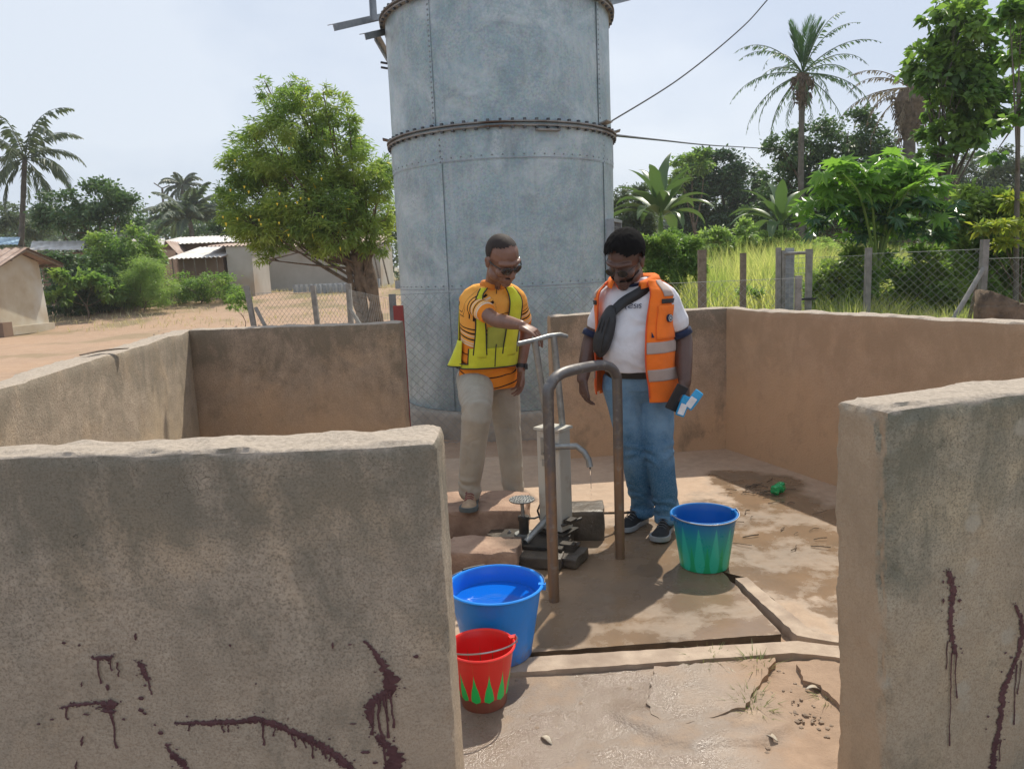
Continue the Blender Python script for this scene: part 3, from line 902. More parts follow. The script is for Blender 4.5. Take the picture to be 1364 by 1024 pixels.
# platform brackets at the top flange and small plates under the middle one
def bracket(p, q, s=.06, name='bracket'):
    p, q = Vector(p), Vector(q); d = (q - p); L = d.length
    R3 = d.to_track_quat('X', 'Z').to_matrix()
    mb = MB().box((p + q) / 2 + R3 @ Vector((0, 0, s / 2)), (L, s, .007), R3).box((p + q) / 2 + R3 @ Vector((0, s / 2, 0)), (L, .007, s), R3)
    for k in (-.04, -.1): mb.box(q + d.normalized() * k + R3 @ Vector((0, s / 2 + .004, 0)), (.02, .004, .02), R3)
    return build(mb, name, M['galv'], root)
bracket(at(512, 22, 8.4), at(441, 38, 7.5))
bracket(at(512, 43, 8.45), at(483, 50, 8.0))
bracket(at(806, 4, 8.4), at(836, -4, 7.8))
bracket(at(498, 26, 8.0), at(494, -40, 8.0), name='bracket_post')
bracket(at(1, -60, 8.4) * 0 + Vector((-1.3, 8.6, 4.12)), Vector((-1.3, 9.6, 4.12)), name='platform_angle')
for a in (-1.45, 1.02, 1.5):
    mb = MB().box((TX + (TR + .045) * math.sin(a), TY - (TR + .045) * math.cos(a), Z1 + .06), (.13, .09, .012), Matrix.Rotation(a, 3, 'Z') @ Matrix.Rotation(-.25, 3, 'X'))
    build(mb, 'plate', M['tank_rust'], root)
mb = MB().box((TX + (TR + .03) * math.sin(.37), TY - (TR + .03) * math.cos(.37), Z1 - .07), (.24, .05, .016), Matrix.Rotation(.37, 3, 'Z'))
build(mb, 'plate', M['tank_rust'], root)
mb = MB()
for z in (3.75, 3.8): mb.tube([Vector((TX - TR, TY, z)), Vector((TX - TR - .07, TY - .02, z + .01))], .012, 6)
build(mb, 'pipe_stub', M['dark_steel'], root)
# grilled window low on the right side
a = 1.24; R3 = Matrix.Rotation(a, 3, 'Z'); nn = Vector((math.sin(a), -math.cos(a), 0)); tt = Vector((math.cos(a), math.sin(a), 0)); c0 = Vector((TX, TY, -.2)) + nn * (TR + .005)
mb = MB().box(c0 + Vector((0, 0, 1.92)), (.40, .05, .6), R3)
wdw = build(mb, 'window', M['opening'], root)
mb = MB()
for zz in (1.6, 2.24): mb.box(c0 + nn * .02 + Vector((0, 0, zz)), (.46, .09, .03), R3)
for s_ in (-.215, .215): mb.box(c0 + nn * .02 + tt * s_ + Vector((0, 0, 1.92)), (.03, .08, .61), R3)
build(mb, 'window_frame', M['galv'], wdw)
for k in range(9): build(MB().box(c0 + nn * .035 + Vector((0, 0, 1.66 + k * .065)), (.40, .008, .008), R3), 'bar', M['galv'], wdw)
for k in range(5): build(MB().box(c0 + nn * .043 + tt * (-.16 + k * .08) + Vector((0, 0, 1.92)), (.008, .008, .6), R3), 'bar', M['galv'], wdw)

# ------------------------------------------------------------------ foot pump
PX, PY = .222, 4.16
root = thing('hand_pump', 'grey steel hand pump with a box body, T-bar handle and curved spout', 'water pump', (PX, PY, 0))
RZ = Matrix.Rotation(math.radians(-38), 3, 'Z')
def pl(x, y, z): return Vector((PX, PY, 0)) + RZ @ Vector((x, y, 0)) + Vector((0, 0, z))
bx, by, ztop = .088, .115, .69
mb = MB().box(pl(0, 0, .40), (bx * 1.75, by, .58), RZ)
body = build(mb, 'housing', M['pump'], root)
bm_ = body.modifiers.new('b', 'BEVEL'); bm_.width = .006; bm_.segments = 2
build(MB().box(pl(0, 0, .70), (bx * 1.75 + .022, by + .022, .014), RZ), 'housing_lid', M['pump'], body)
# right hand face of the box (local -y): plate, grid of holes
def pf(x, z, o=.0): return pl(x, -by / 2 - o, z)
build(MB().box(pf(.0, .505, .002), (.085, .004, .04), RZ), 'name_plate', M['pump_grey'], body)
for k in range(4):
    for j in range(6):
        build(MB().box(pf(-.022 + k * .016, .36 + j * .019, .0015), (.007, .003, .009), RZ @ Matrix.Rotation(.5, 3, 'Y')), 'slot', M['opening'], body)
mb = MB()
for dx_, dz_ in ((-.03, .635), (.03, .635), (-.03, .56), (.03, .56)): mb.tube([pf(dx_, dz_), pf(dx_, dz_, .012)], .008, 6)
mb.box(pf(0, .6, .004), (.09, .008, .10), RZ)
build(mb, 'spout_flange', M['pump_grey'], body)
s0 = pf(0, .6, .006)
sp = [s0, s0 + Vector((.04, -.05, .012)), at(768, 594, 4.02), at(778, 602, 3.99), at(784, 612, 3.97), at(786, 622, 3.96)]
sp = [Vector(p) for p in sp]
build(MB().tube(sp, .017, 14), 'spout', M['pump_grey'], root, auto=50)
# handle uprights and T bar
hl, hr = at(690, 458, 4.02), at(755, 444, 4.20)
hd = (hr - hl)
hp = [hl, hl + hd * .3, hl + hd * .62 + Vector((0, 0, .006)), hl + hd * .86, hr + Vector((0, 0, -.018))]
build(MB().tube(hp, [.0135, .0135, .014, .014, .012], 12), 'handle_bar', M['pump_grey'], root, auto=50)
u1t, u2t = hl + hd * .33, hl + hd * .72
for tt_, bt in ((u1t, at(732, 580, 4.17)), (u2t, at(751, 580, 4.19))):
    build(MB().tube([tt_, (tt_ + bt) / 2 + Vector((0, 0, 0)), bt + Vector((0, 0, -.03))], .0185, 12), 'handle_upright', M['pump_grey'], root, auto=50)
# bare base: flat plates and rubble under the pump
def rbox(mb, c, s, rz, seed=0, amp=.008, n=5):
    """rough block: subdivided box with chipped edges"""
    r3 = Matrix.Rotation(rz, 3, 'Z')
    g = np.linspace(-.5, .5, n + 1); V, F = [], []
    for ax in range(3):
        for sg in (-.5, .5):
            b0 = len(V)
            for i in range(n + 1):
                for j in range(n + 1):
                    p = [0, 0, 0]; p[ax] = sg; p[(ax + 1) % 3] = g[i]; p[(ax + 2) % 3] = g[j]; V.append(p)
            for i in range(n):
                for j in range(n):
                    q = (b0 + i * (n + 1) + j, b0 + (i + 1) * (n + 1) + j, b0 + (i + 1) * (n + 1) + j + 1, b0 + i * (n + 1) + j + 1)
                    F.append(q if sg > 0 else q[::-1])
    V = np.array(V) * np.array(s)
    inner = np.clip(V, -np.array(s) / 2 + amp * 1.5, np.array(s) / 2 - amp * 1.5); dv = V - inner; ln = np.linalg.norm(dv, axis=1)
    V = inner + dv / np.maximum(ln, 1e-9)[:, None] * amp * 1.5
    for k in range(3): V[:, k] += (fbm(V, 12, 3, seed + k) - .5) * amp * 2.4
    return mb.add(V @ np.array(r3).T + np.array(c), F)
build(rbox(MB(), (.03, 4.05, .035), (.50, .42, .07), -.25, 3, .008, 8), 'base_slab', M['block_wet'], root, auto=60)
build(rbox(MB(), (.24, 3.93, .03), (.24, .20, .06), -.45, 5, .008, 8), 'base_slab', M['block_wet'], root, auto=60)
build(MB().box((.08, 4.06, .082), (.40, .26, .014), Matrix.Rotation(-.3, 3, 'Z')), 'base_plate', M['iron_black'], root)
build(MB().box((.24, 3.98, .07), (.18, .11, .02), Matrix.Rotation(-.45, 3, 'Z')).box((.27, 3.94, .083), (.08, .05, .03), Matrix.Rotation(-.45, 3, 'Z')), 'base_plate', M['iron_black'], root)
build(MB().box(pl(0, 0, .095), (.20, .17, .016), RZ), 'foot_flange', M['iron_black'], root)
for x_, y_ in ((-.07, 4.04), (.02, 4.15), (-.05, 4.16), (.17, 3.97), (.22, 4.06)):
    build(MB().lathe((x_, y_, .088), [(.011, 0), (.011, .012), (.006, .012), (.006, .02)], 6, cap1=True), 'bolt', M['wire'], root)
tp = at(695, 665, 4.12)
V = MB().lathe((tp.x, tp.y, tp.z), [(.0, -.008), (.07, -.006), (.074, 0), (.073, .003), (.0, .004)], 24)
tr_ = build(V, 'treadle', M['pump_grey'], root, auto=40)
mb = MB()
for k in range(60):
    a_, r_ = k * 2.4, .068 * math.sqrt((k + .5) / 60)
    mb.box((tp.x + r_ * math.cos(a_), tp.y + r_ * math.sin(a_), tp.z + .005), (.009, .004, .004), Matrix.Rotation(a_ * 3, 3, 'Z'))
tag(build(mb, 'tread_studs', M['wire'], tr_), kind='stuff')
build(MB().tube([(tp.x, tp.y, tp.z), (tp.x + .004, tp.y, .18)], .011, 10), 'treadle_rod', M['pump_grey'], root, auto=50)
build(MB().tube([(tp.x + .006, tp.y, .19), (tp.x + .006, tp.y, .085)], .029, 16).tube([(tp.x + .006, tp.y, .20), (tp.x + .006, tp.y, .18)], .034, 16), 'cylinder_barrel', M['iron_black'], root, auto=50)
build(MB().tube([(tp.x + .006, tp.y, .10), (tp.x + .006, tp.y, .083)], .055, 16), 'barrel_flange', M['pump_grey'], root, auto=50)
q0 = at(700, 722, 3.98); q1 = pl(-.02, -.03, .19)
build(MB().tube([q0, q0 + (q1 - q0) * .5, q1], [.017, .02, .021], 12), 'delivery_pipe', M['pump_grey'], root, auto=50)
hs = [at(700, 690, 4.12), at(712, 690, 4.14), at(722, 686, 4.18), at(723, 676, 4.2), at(719, 672, 4.2), at(716, 680, 4.19), at(720, 692, 4.18), at(728, 697, 4.17)]
build(MB().tube(hs, .006, 8), 'rubber_hose', M['black'], root, auto=50)
build(MB().box(at(760, 693, 4.08), (.05, .07, .02), RZ).tube([at(748, 700, 4.06), at(775, 690, 4.1)], .009, 8), 'clamp', M['iron_black'], root)
tag(build(MB().tube([at(798, 683, 4.3), at(852, 682, 4.5)], .009, 8), 'iron_rod', M['rail']), 'thin rusty rod sticking out of the dark block behind the rail', 'rod')
# thin stream of water falling from the spout
t = MT('clear water', .02, 0, .5); t.b.inputs['Transmission Weight'].default_value = 1; t.b.inputs['IOR'].default_value = 1.33; t.color((.95, .97, 1)); M['water'] = t.m
st = sp[-1]
mb = MB().tube([st + Vector((0, 0, .005)), st + Vector((.001, -.003, -.05)), st + Vector((.002, -.006, -.08)), st + Vector((.002, -.008, -.12))], [.005, .003, .002, .0012], 8)
for k in range(10): mb.ell(st + Vector((random.gauss(0, .004), -.008, -.13 - k * .022)), (.0015, .0015, .003), None, 6, 4)
tag(build(mb, 'water_trickle', M['water'], smooth=True), 'thin trickle of water falling from the pump spout', 'water')

# ---- guard rail
r0, r1 = Vector((.16, 3.435, 0)), Vector((.555, 3.936, 0))
pts = [r0 + Vector((0, 0, -.02))]
b0, b1 = at(730, 528, 3.44), at(822, 512, 3.90)
pts += [r0 * .7 + b0 * .3, r0 * .35 + b0 * .65, b0]
for u, v, y in ((733, 514, 3.45), (739, 504, 3.47), (749, 497, 3.51), (764, 492.5, 3.58), (784, 488.5, 3.71), (797, 486.5, 3.79), (807, 487, 3.84), (815, 491, 3.87), (820, 499, 3.89)):
    pts.append(at(u, v, y))
pts += [b1, b1 * .6 + r1 * .4, b1 * .25 + r1 * .75, r1 + Vector((0, 0, -.02))]
def cat(pts, sub=5):
    P = [Vector(p) for p in pts]; out = []
    for i in range(len(P) - 1):
        p0, p1, p2, p3 = P[max(i - 1, 0)], P[i], P[i + 1], P[min(i + 2, len(P) - 1)]
        for k in range(sub):
            t_ = k / sub
            out.append(0.5 * ((2 * p1) + (p2 - p0) * t_ + (2 * p0 - 5 * p1 + 4 * p2 - p3) * t_ * t_ + (3 * p1 - p0 - 3 * p2 + p3) * t_ ** 3))
    return out + [P[-1]]
o = build(MB().tube(cat(pts, 4), .0265, 20), 'pipe_rail', M['rail'], auto=60)
tag(o, 'worn bent steel pipe rail shaped like an upturned U beside the pump', 'rail')

# ---- cement blocks
def block(label, c, s, rz, mat, seed, amp=.012):
    o = build(rbox(MB(), c, s, rz, seed, amp, 12), 'cement_block', mat, auto=60)
    return tag(o, label, 'block')
block('large brown block with a shoe resting on top', (-.235, 4.52, .085), (.60, .42, .19), -.12, M['block'], 11)
block('lower brown block behind the blue bucket', (-.19, 3.90, .06), (.40, .26, .14), -.16, M['block'], 12)
block('dark wet block to the right of the pump', (.40, 4.33, .085), (.235, .22, .19), -.1, M['block_wet'], 13, .008)
block('short block tucked against the left wall end under the step', (-.52, 4.1, .06), (.2, .3, .14), .1, M['block'], 14)
# ------------------------------------------------------------------ buckets
def bucket(name, label, c, rb, rt, h, mat, mat_in, handle_ang, grip=False, water=None, handle_r=None, rim_w=.013, tilt=-.05, wire=.0028):
    root = thing(name, label, 'bucket', c, 'plastic buckets')
    x, y, z = c
    prof = [(0.0, .012), (rb * .93, .004), (rb, .0), (rb + .002, .006)]
    for k in range(1, 11): prof.append((rb + (rt - rb) * k / 10, h * .93 * k / 10))
    prof += [(rt + .001, h * .93), (rt + .004, h * .935), (rt + .005, h * .955), (rt + rim_w, h * .975), (rt + rim_w + .001, h - .004), (rt + rim_w - .003, h), (rt + .003, h), (rt - .002, h - .006)]
    n_out = len(prof)
    for k in range(9, -1, -1): prof.append((rb - .004 + (rt - rb) * k / 10, max(.016, h * .93 * k / 10)))
    prof.append((0.0, .016))
    mb = MB().lathe(c, prof, 72, cap0=False)
    seg = 72
    for i in range(len(mb.f)):
        if i // seg >= n_out - 1: mb.m[i] = 1
    build(mb, 'bucket_body', [mat, mat_in], root, auto=40)
    # lugs and wire bail resting on the rim
    ca, sa = math.cos(handle_ang), math.sin(handle_ang)
    for s in (-1, 1): build(MB().box((x + s * (rt + .006) * ca, y + s * (rt + .006) * sa, z + h * .965), (.03, .022, .024), Matrix.Rotation(handle_ang, 3, 'Z')), 'handle_lug', mat, root)
    R = handle_r or rt + .016
    pts = []
    for k in range(25):
        a = PI * k / 24
        pts.append((x + (R * math.cos(a)) * ca - (R * math.sin(a)) * -sa * -1, y + (R * math.cos(a)) * sa + (R * math.sin(a)) * ca, z + h + .006 + tilt * math.sin(a)))
    hd = build(MB().tube(pts, wire, 6), 'handle', M['wire'], root, auto=60)
    if grip: build(MB().tube(pts[15:20], .0085, 10), 'handle_grip', M['black'], hd, auto=60)
    if water:
        r_ = rb + (rt - rb) * water / (h * .93) - .006
        V = [(x, y, z + water)]; F = []
        for i in range(1, 9):
            for k in range(48):
                a = 2 * PI * k / 48; rr = r_ * i / 8
                V.append((x + rr * math.cos(a), y + rr * math.sin(a), z + water + .0012 * math.sin(rr * 110 + 2 * math.sin(a))))
        F += [(0, 1 + k, 1 + (k + 1) % 48) for k in range(48)]
        for i in range(7): F += [(1 + i * 48 + k, 1 + (i + 1) * 48 + k, 1 + (i + 1) * 48 + (k + 1) % 48, 1 + i * 48 + (k + 1) % 48) for k in range(48)]
        build(MB().add(V, F), 'water_surface', M['bucket_water'], root, smooth=True)
    return root
t = MT('water in bucket', .03, 0, .6); t.color((.003, .12, .55)); t.bump(t.noise(22, 3), .12, .01); M['bucket_water'] = t.m
def plastic(name, c, rough=.28):
    t = MT(name, rough, 0, .5)
    n = t.noise(16, 5, .65)
    z = t.sep()[2]
    cc = t.mix(t.ramp(t.noise(40, 5, .7), .5, .75, 0, .25), c, tuple(k * .6 + .03 for k in c))
    cc = t.mix(t.math('MULTIPLY', t.ramp(z, .0, .09, 1, 0), t.ramp(n, .4, .65)), cc, (.20, .14, .10))
    t.rough(t.ramp(n, .3, .7, rough, rough + .22))
    t.b.inputs['Subsurface Weight'].default_value = 0
    return t, cc
t, cc = plastic('blue plastic', (.006, .24, .78)); t.color(cc); M['pl_blue'] = t.m
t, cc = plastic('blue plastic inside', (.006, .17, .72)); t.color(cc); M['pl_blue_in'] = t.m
def tooth(t, n, prof, phase=0.0):
    x, y, z = t.sep()
    a = t.math('MULTIPLY', t.math('ARCTAN2', y, x), n / (2 * PI))
    fr = t.math('FRACT', t.math('ADD', a, 40 + phase))
    d = t.math('ABSOLUTE', t.math('SUBTRACT', fr, .5))
    wv = t.cramp(t.ramp(z, 0, .34), [(p / .34, (v, v, v)) for p, v in prof])
    return t.ramp(t.math('SUBTRACT', wv, d), -.006, .006)
t, cc = plastic('red plastic with green teeth', (.78, .028, .02))
z = t.sep()[2]
cc = t.mix(t.ramp(z, .046, .052, 1, 0), cc, (.22, .07, .045))
f = tooth(t, 12, [(0, 0), (.042, 0), (.050, .36), (.062, .37), (.098, .24), (.118, .12), (.150, .02), (.165, 0)])
cc = t.mix(f, cc, (.02, .58, .12)); t.color(cc); M['pl_red'] = t.m
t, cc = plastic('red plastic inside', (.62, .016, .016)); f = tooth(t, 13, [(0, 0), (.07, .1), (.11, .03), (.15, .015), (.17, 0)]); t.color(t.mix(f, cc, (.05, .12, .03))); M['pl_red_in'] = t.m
t, cc = plastic('blue to green plastic', (.005, .14, .38), .22)
z = t.sep()[2]
g = t.cramp(t.ramp(z, 0, .30), [(0, (.012, .45, .17)), (.28, (.01, .40, .24)), (.62, (.008, .30, .33)), (.82, (.005, .19, .42)), (1, (.006, .16, .52))])
f = tooth(t, 11, [(0, .5), (.02, .42), (.235, .03), (.25, 0)])
g2 = t.mix(f, g, t.mix(.7, g, (.04, .55, .42)))
f2 = tooth(t, 11, [(0, .3), (.02, .2), (.15, .0), (.25, 0)], .5)
t.color(t.mix(f2, g2, (.01, .38, .16))); M['pl_green'] = t.m
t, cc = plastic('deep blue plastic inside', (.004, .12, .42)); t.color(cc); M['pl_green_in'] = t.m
t.m
pB = atz(664, 868, 0); bucket('water_bucket', 'large blue bucket full of water beside the left wall end', (pB.x, pB.y, .003), .140, .190, .305, M['pl_blue'], M['pl_blue_in'], math.radians(-8), True, .235, tilt=-.012)
pR = atz(645, 934, -.02); bucket('water_bucket', 'small red bucket with green teeth pattern in front of the blue bucket', (pR.x, pR.y, -.016), .085, .120, .230, M['pl_red'], M['pl_red_in'], math.radians(200), False, None, tilt=.03, rim_w=.009)
pG = atz(938, 752, 0); bucket('water_bucket', 'blue green bucket standing by the jeans of the man in orange vest', (pG.x, pG.y, .003), .125, .163, .285, M['pl_green'], M['pl_green_in'], math.radians(190), False, .05, tilt=-.012)

# ------------------------------------------------------------------ people
def frame3(fwd, up):
    f = Vector(fwd).normalized(); u = Vector(up); s = f.cross(u).normalized(); u = s.cross(f).normalized()
    return s, f, u          # s = the person's right, f = forward, u = up

class Torso:
    """ring sections (height key): centre, half width, depth in front, depth behind"""
    def __init__(self, keys, F):
        self.k = keys; F = Vector((F[0], F[1], 0)).normalized(); self.F = F; self.S = Vector((-F.y, F.x, 0))   # S = the person's left
        if self.S.dot(Vector((1, 0, 0))) < 0 and F.y < 0: self.S = -self.S
        self.n = len(keys) - 1
    def ring(self, t):
        x = min(max(t, 0), 1) * self.n; i = min(int(x), self.n - 1); f = x - i
        g = [self.k[max(i - 1, 0)], self.k[i], self.k[i + 1], self.k[min(i + 2, self.n)]]
        def cr(a): return .5 * ((2 * a[1]) + (a[2] - a[0]) * f + (2 * a[0] - 5 * a[1] + 4 * a[2] - a[3]) * f * f + (3 * a[1] - a[0] - 3 * a[2] + a[3]) * f ** 3)
        return cr([Vector(q[0]) for q in g]), cr([q[1] for q in g]), cr([q[2] for q in g]), cr([q[3] for q in g])
    def P(self, t, th, off=0.0):
        c, a, bf, bb = self.ring(t)
        s, co = math.sin(th), math.cos(th)
        e = .86
        x = math.copysign(abs(s) ** e, s) * (a + off); b = (bf if co > 0 else bb) + off
        y = math.copysign(abs(co) ** e, co) * b
        return c + self.S * x + self.F * y
    def t_at(self, z):
        lo, hi = 0.0, 1.0
        for _ in range(30):
            m = (lo + hi) / 2
            if self.ring(m)[0].z < z: lo = m
            else: hi = m
        return lo
    def solid(self, mb, off=0.0, nt=36, nth=40, t0=0.0, t1=1.0):
        V, F = [], []
        for i in range(nt + 1):
            for k in range(nth): V.append(self.P(t0 + (t1 - t0) * i / nt, 2 * PI * k / nth, off))
        for i in range(nt):
            for k in range(nth):
                l = (k + 1) % nth
                F.append((i * nth + k, i * nth + l, (i + 1) * nth + l, (i + 1) * nth + k))
        F.append(tuple(range(nth))[::-1]); F.append(tuple(nt * nth + k for k in range(nth)))
        return mb.add(V, F)
    def panel(self, name, fun, mat, parent, nt=30, nu=16, thick=.004, wob=.006, seed=0, u0=0., u1=1., t0=0., t1=1., smooth=True):
        """cloth panel: fun(t, u) -> (theta, offset)"""
        V = []
        for i in range(nt + 1):
            for j in range(nu + 1):
                t_, u_ = t0 + (t1 - t0) * i / nt, u0 + (u1 - u0) * j / nu
                th, off = fun(t_, u_)
                V.append(self.P(t_, th, off))
        V = np.array([list(v) for v in V])
        if wob:
            dd = V - np.array(self.ring((t0 + t1) / 2)[0]); dd[:, 2] = 0; dd /= np.linalg.norm(dd, axis=1)[:, None]
            V += dd * ((fbm(V * np.array([1, 1, .45]), 13, 3, seed) - .5) * wob * 2)[:, None]
        F = [(i * (nu + 1) + j, i * (nu + 1) + j + 1, (i + 1) * (nu + 1) + j + 1, (i + 1) * (nu + 1) + j) for i in range(nt) for j in range(nu)]
        o = link_mesh(name, V, F, mat, parent, smooth)
        s = o.modifiers.new('s', 'SOLIDIFY'); s.thickness = thick; s.offset = 0
        return o

def add_head(mb, c, fwd, up, k=1.0):
    s, f, u = frame3(fwd, up); Mx = Matrix((s, f, u)).transposed()
    def W(x, y, z): return Vector(c) + Mx @ Vector((x * k, y * k, z * k))
    def E(p, r, seg=16): mb.ell(W(*p), [q * k for q in r], Mx, seg, 10)
    E((0, -.012, .035), (.077, .098, .088)); E((0, .012, -.02), (.067, .082, .085)); E((0, .035, -.06), (.052, .055, .055)); E((0, .066, -.098), (.028, .026, .022))
    mb.caps([W(0, .082, .016), W(0, .097, -.008), W(0, .108, -.03)], [.010 * k, .012 * k, .0155 * k])
    for q in (-1, 1):
        mb.caps([W(q * .012, .09, -.032), W(q * .017, .088, -.034)], [.0095 * k] * 2)
        mb.caps([W(q * .008, .087, .033), W(q * .032, .083, .036), W(q * .056, .062, .03)], [.012 * k, .012 * k, .010 * k])
        E((q * .040, .060, -.022), (.027, .027, .026)); E((q * .081, -.008, -.005), (.009, .019, .032)); E((q * .085, -.018, .006), (.009, .012, .018)); E((q * .052, .02, -.065), (.022, .04, .03))
    mb.caps([W(-.024, .083, -.062), W(0, .094, -.059), W(.024, .083, -.062)], [.007 * k, .0095 * k, .007 * k])
    mb.caps([W(-.020, .082, -.074), W(0, .093, -.075), W(.020, .082, -.074)], [.0075 * k, .010 * k, .0075 * k])
    return W, Mx

def add_hand(mb, wrist, d, back, thumb_side, curl=.5, k=1.0, spread=.12, curls=None, thumb_dir=None, nails=None):
    """wrist point, finger direction d, back-of-hand direction, side on which the thumb sits"""
    d = Vector(d).normalized(); b = Vector(back); b = (b - d * b.dot(d)).normalized()
    s = d.cross(b).normalized()
    if s.dot(Vector(thumb_side)) < 0: s = -s
    w0 = Vector(wrist)
    # palm
    V, F = [], []
    secs = [(-.02, .026, .019), (.0, .029, .019), (.03, .037, .018), (.065, .043, .016), (.09, .041, .0125)]
    for x, hw, ht in secs:
        for q in range(14):
            a = 2 * PI * q / 14
            V.append(w0 + d * (x * k) + s * (hw * k * math.cos(a)) + b * (ht * k * math.sin(a)))
    for i in range(len(secs) - 1):
        for q in range(14): F.append((i * 14 + q, i * 14 + (q + 1) % 14, (i + 1) * 14 + (q + 1) % 14, (i + 1) * 14 + q))
    F.append(tuple(range(14))[::-1]); F.append(tuple((len(secs) - 1) * 14 + q for q in range(14)))
    mb.add(V, F)
    lens = [(.043, .026, .021), (.047, .03, .022), (.044, .028, .021), (.034, .021, .019)]
    for i, (sx, ln) in enumerate(zip((.031, .0105, -.0105, -.030), lens)):
        cu = curls[i] if curls else curl * (1 + .12 * i)
        p = w0 + d * ((.08 - (0.006 if i in (0, 3) else 0)) * k) + s * (sx * k)
        di = (d + s * ((1.5 - i) * spread * .5)).normalized()
        pts, rr, ang = [w0 + d * .055 * k + s * sx * k * .9, p], [.0095 * k, .0098 * k], 0
        for j, l in enumerate(ln):
            ang += cu * (.8, 1.0, .7)[j]
            dj = di * math.cos(ang) - b * math.sin(ang)
            p = p + dj * l * k; pts.append(p); rr.append((.0086, .0078, .0066)[j] * k)
        mb.caps(pts, rr, 9, 2)
        if nails is not None:
            up_ = (di * math.sin(ang) + b * math.cos(ang)).normalized()
            Mn = Matrix((s, dj, up_)).transposed()
            nails.ell(p + up_ * .0058 * k, (.005 * k, .007 * k, .0018 * k), Mn, 8, 5)
    td = Vector(thumb_dir).normalized() if thumb_dir is not None else (d * .62 + s * .62 - b * .45).normalized()
    p0 = w0 + d * .018 * k + s * .026 * k - b * .004 * k
    p1 = p0 + td * .042 * k; p2 = p1 + (td * .8 + d * .45 - b * .2).normalized() * .03 * k; p3 = p2 + (td * .5 + d * .8 - b * .3).normalized() * .024 * k
    mb.caps([p0 - d * .005, p1, p2, p3], [.0155 * k, .0115 * k, .0098 * k, .0078 * k], 9, 2)

def shoe(root, heel, direction, L, mat_up, mat_sole, mat_lace, pitch=0.0, label=None, width=.052):
    """heel = ground point under the heel, direction = towards the toe"""
    d = Vector(direction); d.z = 0; d.normalize(); d = (d + Vector((0, 0, -math.tan(pitch)))).normalized()
    s = d.cross(Vector((0, 0, 1))).normalized(); u = s.cross(d).normalized(); h = Vector(heel)
    def sec(x): # width, bottom, top
        xs_ = [0, .08, .25, .45, .65, .82, .94, 1]
        return np.interp(x, xs_, [.30, .70, .74, .72, .96, 1, .72, .18]) * width, np.interp(x, [0, .1, .4, .45, .6, 1], [.0, 0, .0, 0, .0, .012])
    V, F = [], []; n = 22
    for i in range(n + 1):
        x = i / n; wv, zb = sec(x)
        top = np.interp(x, [0, .06, .2, .34, .45, .62, .8, .93, 1], [.045, .095, .108, .112, .094, .068, .052, .044, .022])
        for q in range(14):
            a = 2 * PI * q / 14; ca, sa = math.cos(a), math.sin(a)
            zz = zb + .02 + (top - .02) * (max(sa, 0) ** .9) if sa > 0 else zb + .02 + sa * .006
            wq = wv * (1 - .35 * max(sa, 0) ** 1.5) * .96
            V.append(h + d * (x * L * .98 + .003) + s * (wq * ca) + u * zz)
    for i in range(n):
        for q in range(14): F.append((i * 14 + q, i * 14 + (q + 1) % 14, (i + 1) * 14 + (q + 1) % 14, (i + 1) * 14 + q))
    F.append(tuple(range(14))[::-1]); F.append(tuple(n * 14 + q for q in range(14)))
    up_ = build(MB().add(V, F), 'shoe', mat_up, root, True)
    if label: up_['label'] = label
    V, F = [], []
    for i in range(n + 1):
        x = i / n; wv, zb = sec(x); wv += .004
        for (q, z) in ((-1, .0), (-1.04, .014), (-1, .027), (1, .027), (1.04, .014), (1, .0)):
            V.append(h + d * (x * (L + .008) - .004) + s * (wv * q) + u * (zb + z))
    for i in range(n):
        for q in range(6): F.append((i * 6 + q, i * 6 + (q + 1) % 6, (i + 1) * 6 + (q + 1) % 6, (i + 1) * 6 + q))
    F.append(tuple(range(6))[::-1]); F.append(tuple(n * 6 + q for q in range(6)))
    build(MB().add(V, F), 'sole', mat_sole, up_, auto=50)
    mb = MB()
    for j in range(5):
        x = .40 + j * .065; zt = np.interp(x, [0, .34, .45, .62, .8], [.045, .112, .094, .068, .052]) + .004
        c = h + d * (x * L) + u * zt
        mb.tube([c - s * .026 - d * .008 - u * .012, c - s * .012 + u * .001, c + s * .012 + d * .002 + u * .001, c + s * .026 + d * .01 - u * .012], .003, 6)
    for q in (-1, 1):
        c = h + d * (.40 * L) + u * .104
        mb.tube([c, c + s * q * .02 + u * .006, c + s * q * .034 - u * .01, c + s * q * .02 - u * .014 + d * .01, c], .0025, 6)
    build(mb, 'laces', mat_lace, up_, auto=60)
    return up_

def cloth_disp(V, N, amp, seed, folds=(), aniso=(1, 1, .5), fs=9):
    A = (fbm(V * np.array(aniso), fs, 3, seed) - .5) * 2 * amp
    for (c, ax, ln, am, fr) in folds:      # rings of folds round a joint
        c = np.array(c); ax = np.array(Vector(ax).normalized())
        h = (V - c) @ ax; rad = np.linalg.norm(V - c - np.outer(h, ax), axis=1)
        wv = np.exp(-(h / ln) ** 2) * (rad < .2)
        A += wv * am * np.sin(h * fr + (vnoise(V, 7, seed + 3) - .5) * 14)
    return V + N * A[:, None]

def cloth(mb, name, mat, parent, voxel=.007, amp=.006, seed=0, folds=(), sm=5, aniso=(1, 1, .5), band=None):
    V, N, F = bake(mb, voxel, sm)
    V2 = cloth_disp(V, N, amp, seed, folds, aniso)
    o = link_mesh(name, V2, F, mat, parent, True)
    if band is not None:
        at_ = o.data.attributes.new('band', 'FLOAT', 'POINT'); at_.data.foreach_set('value', band(V).astype(np.float32))
    return o

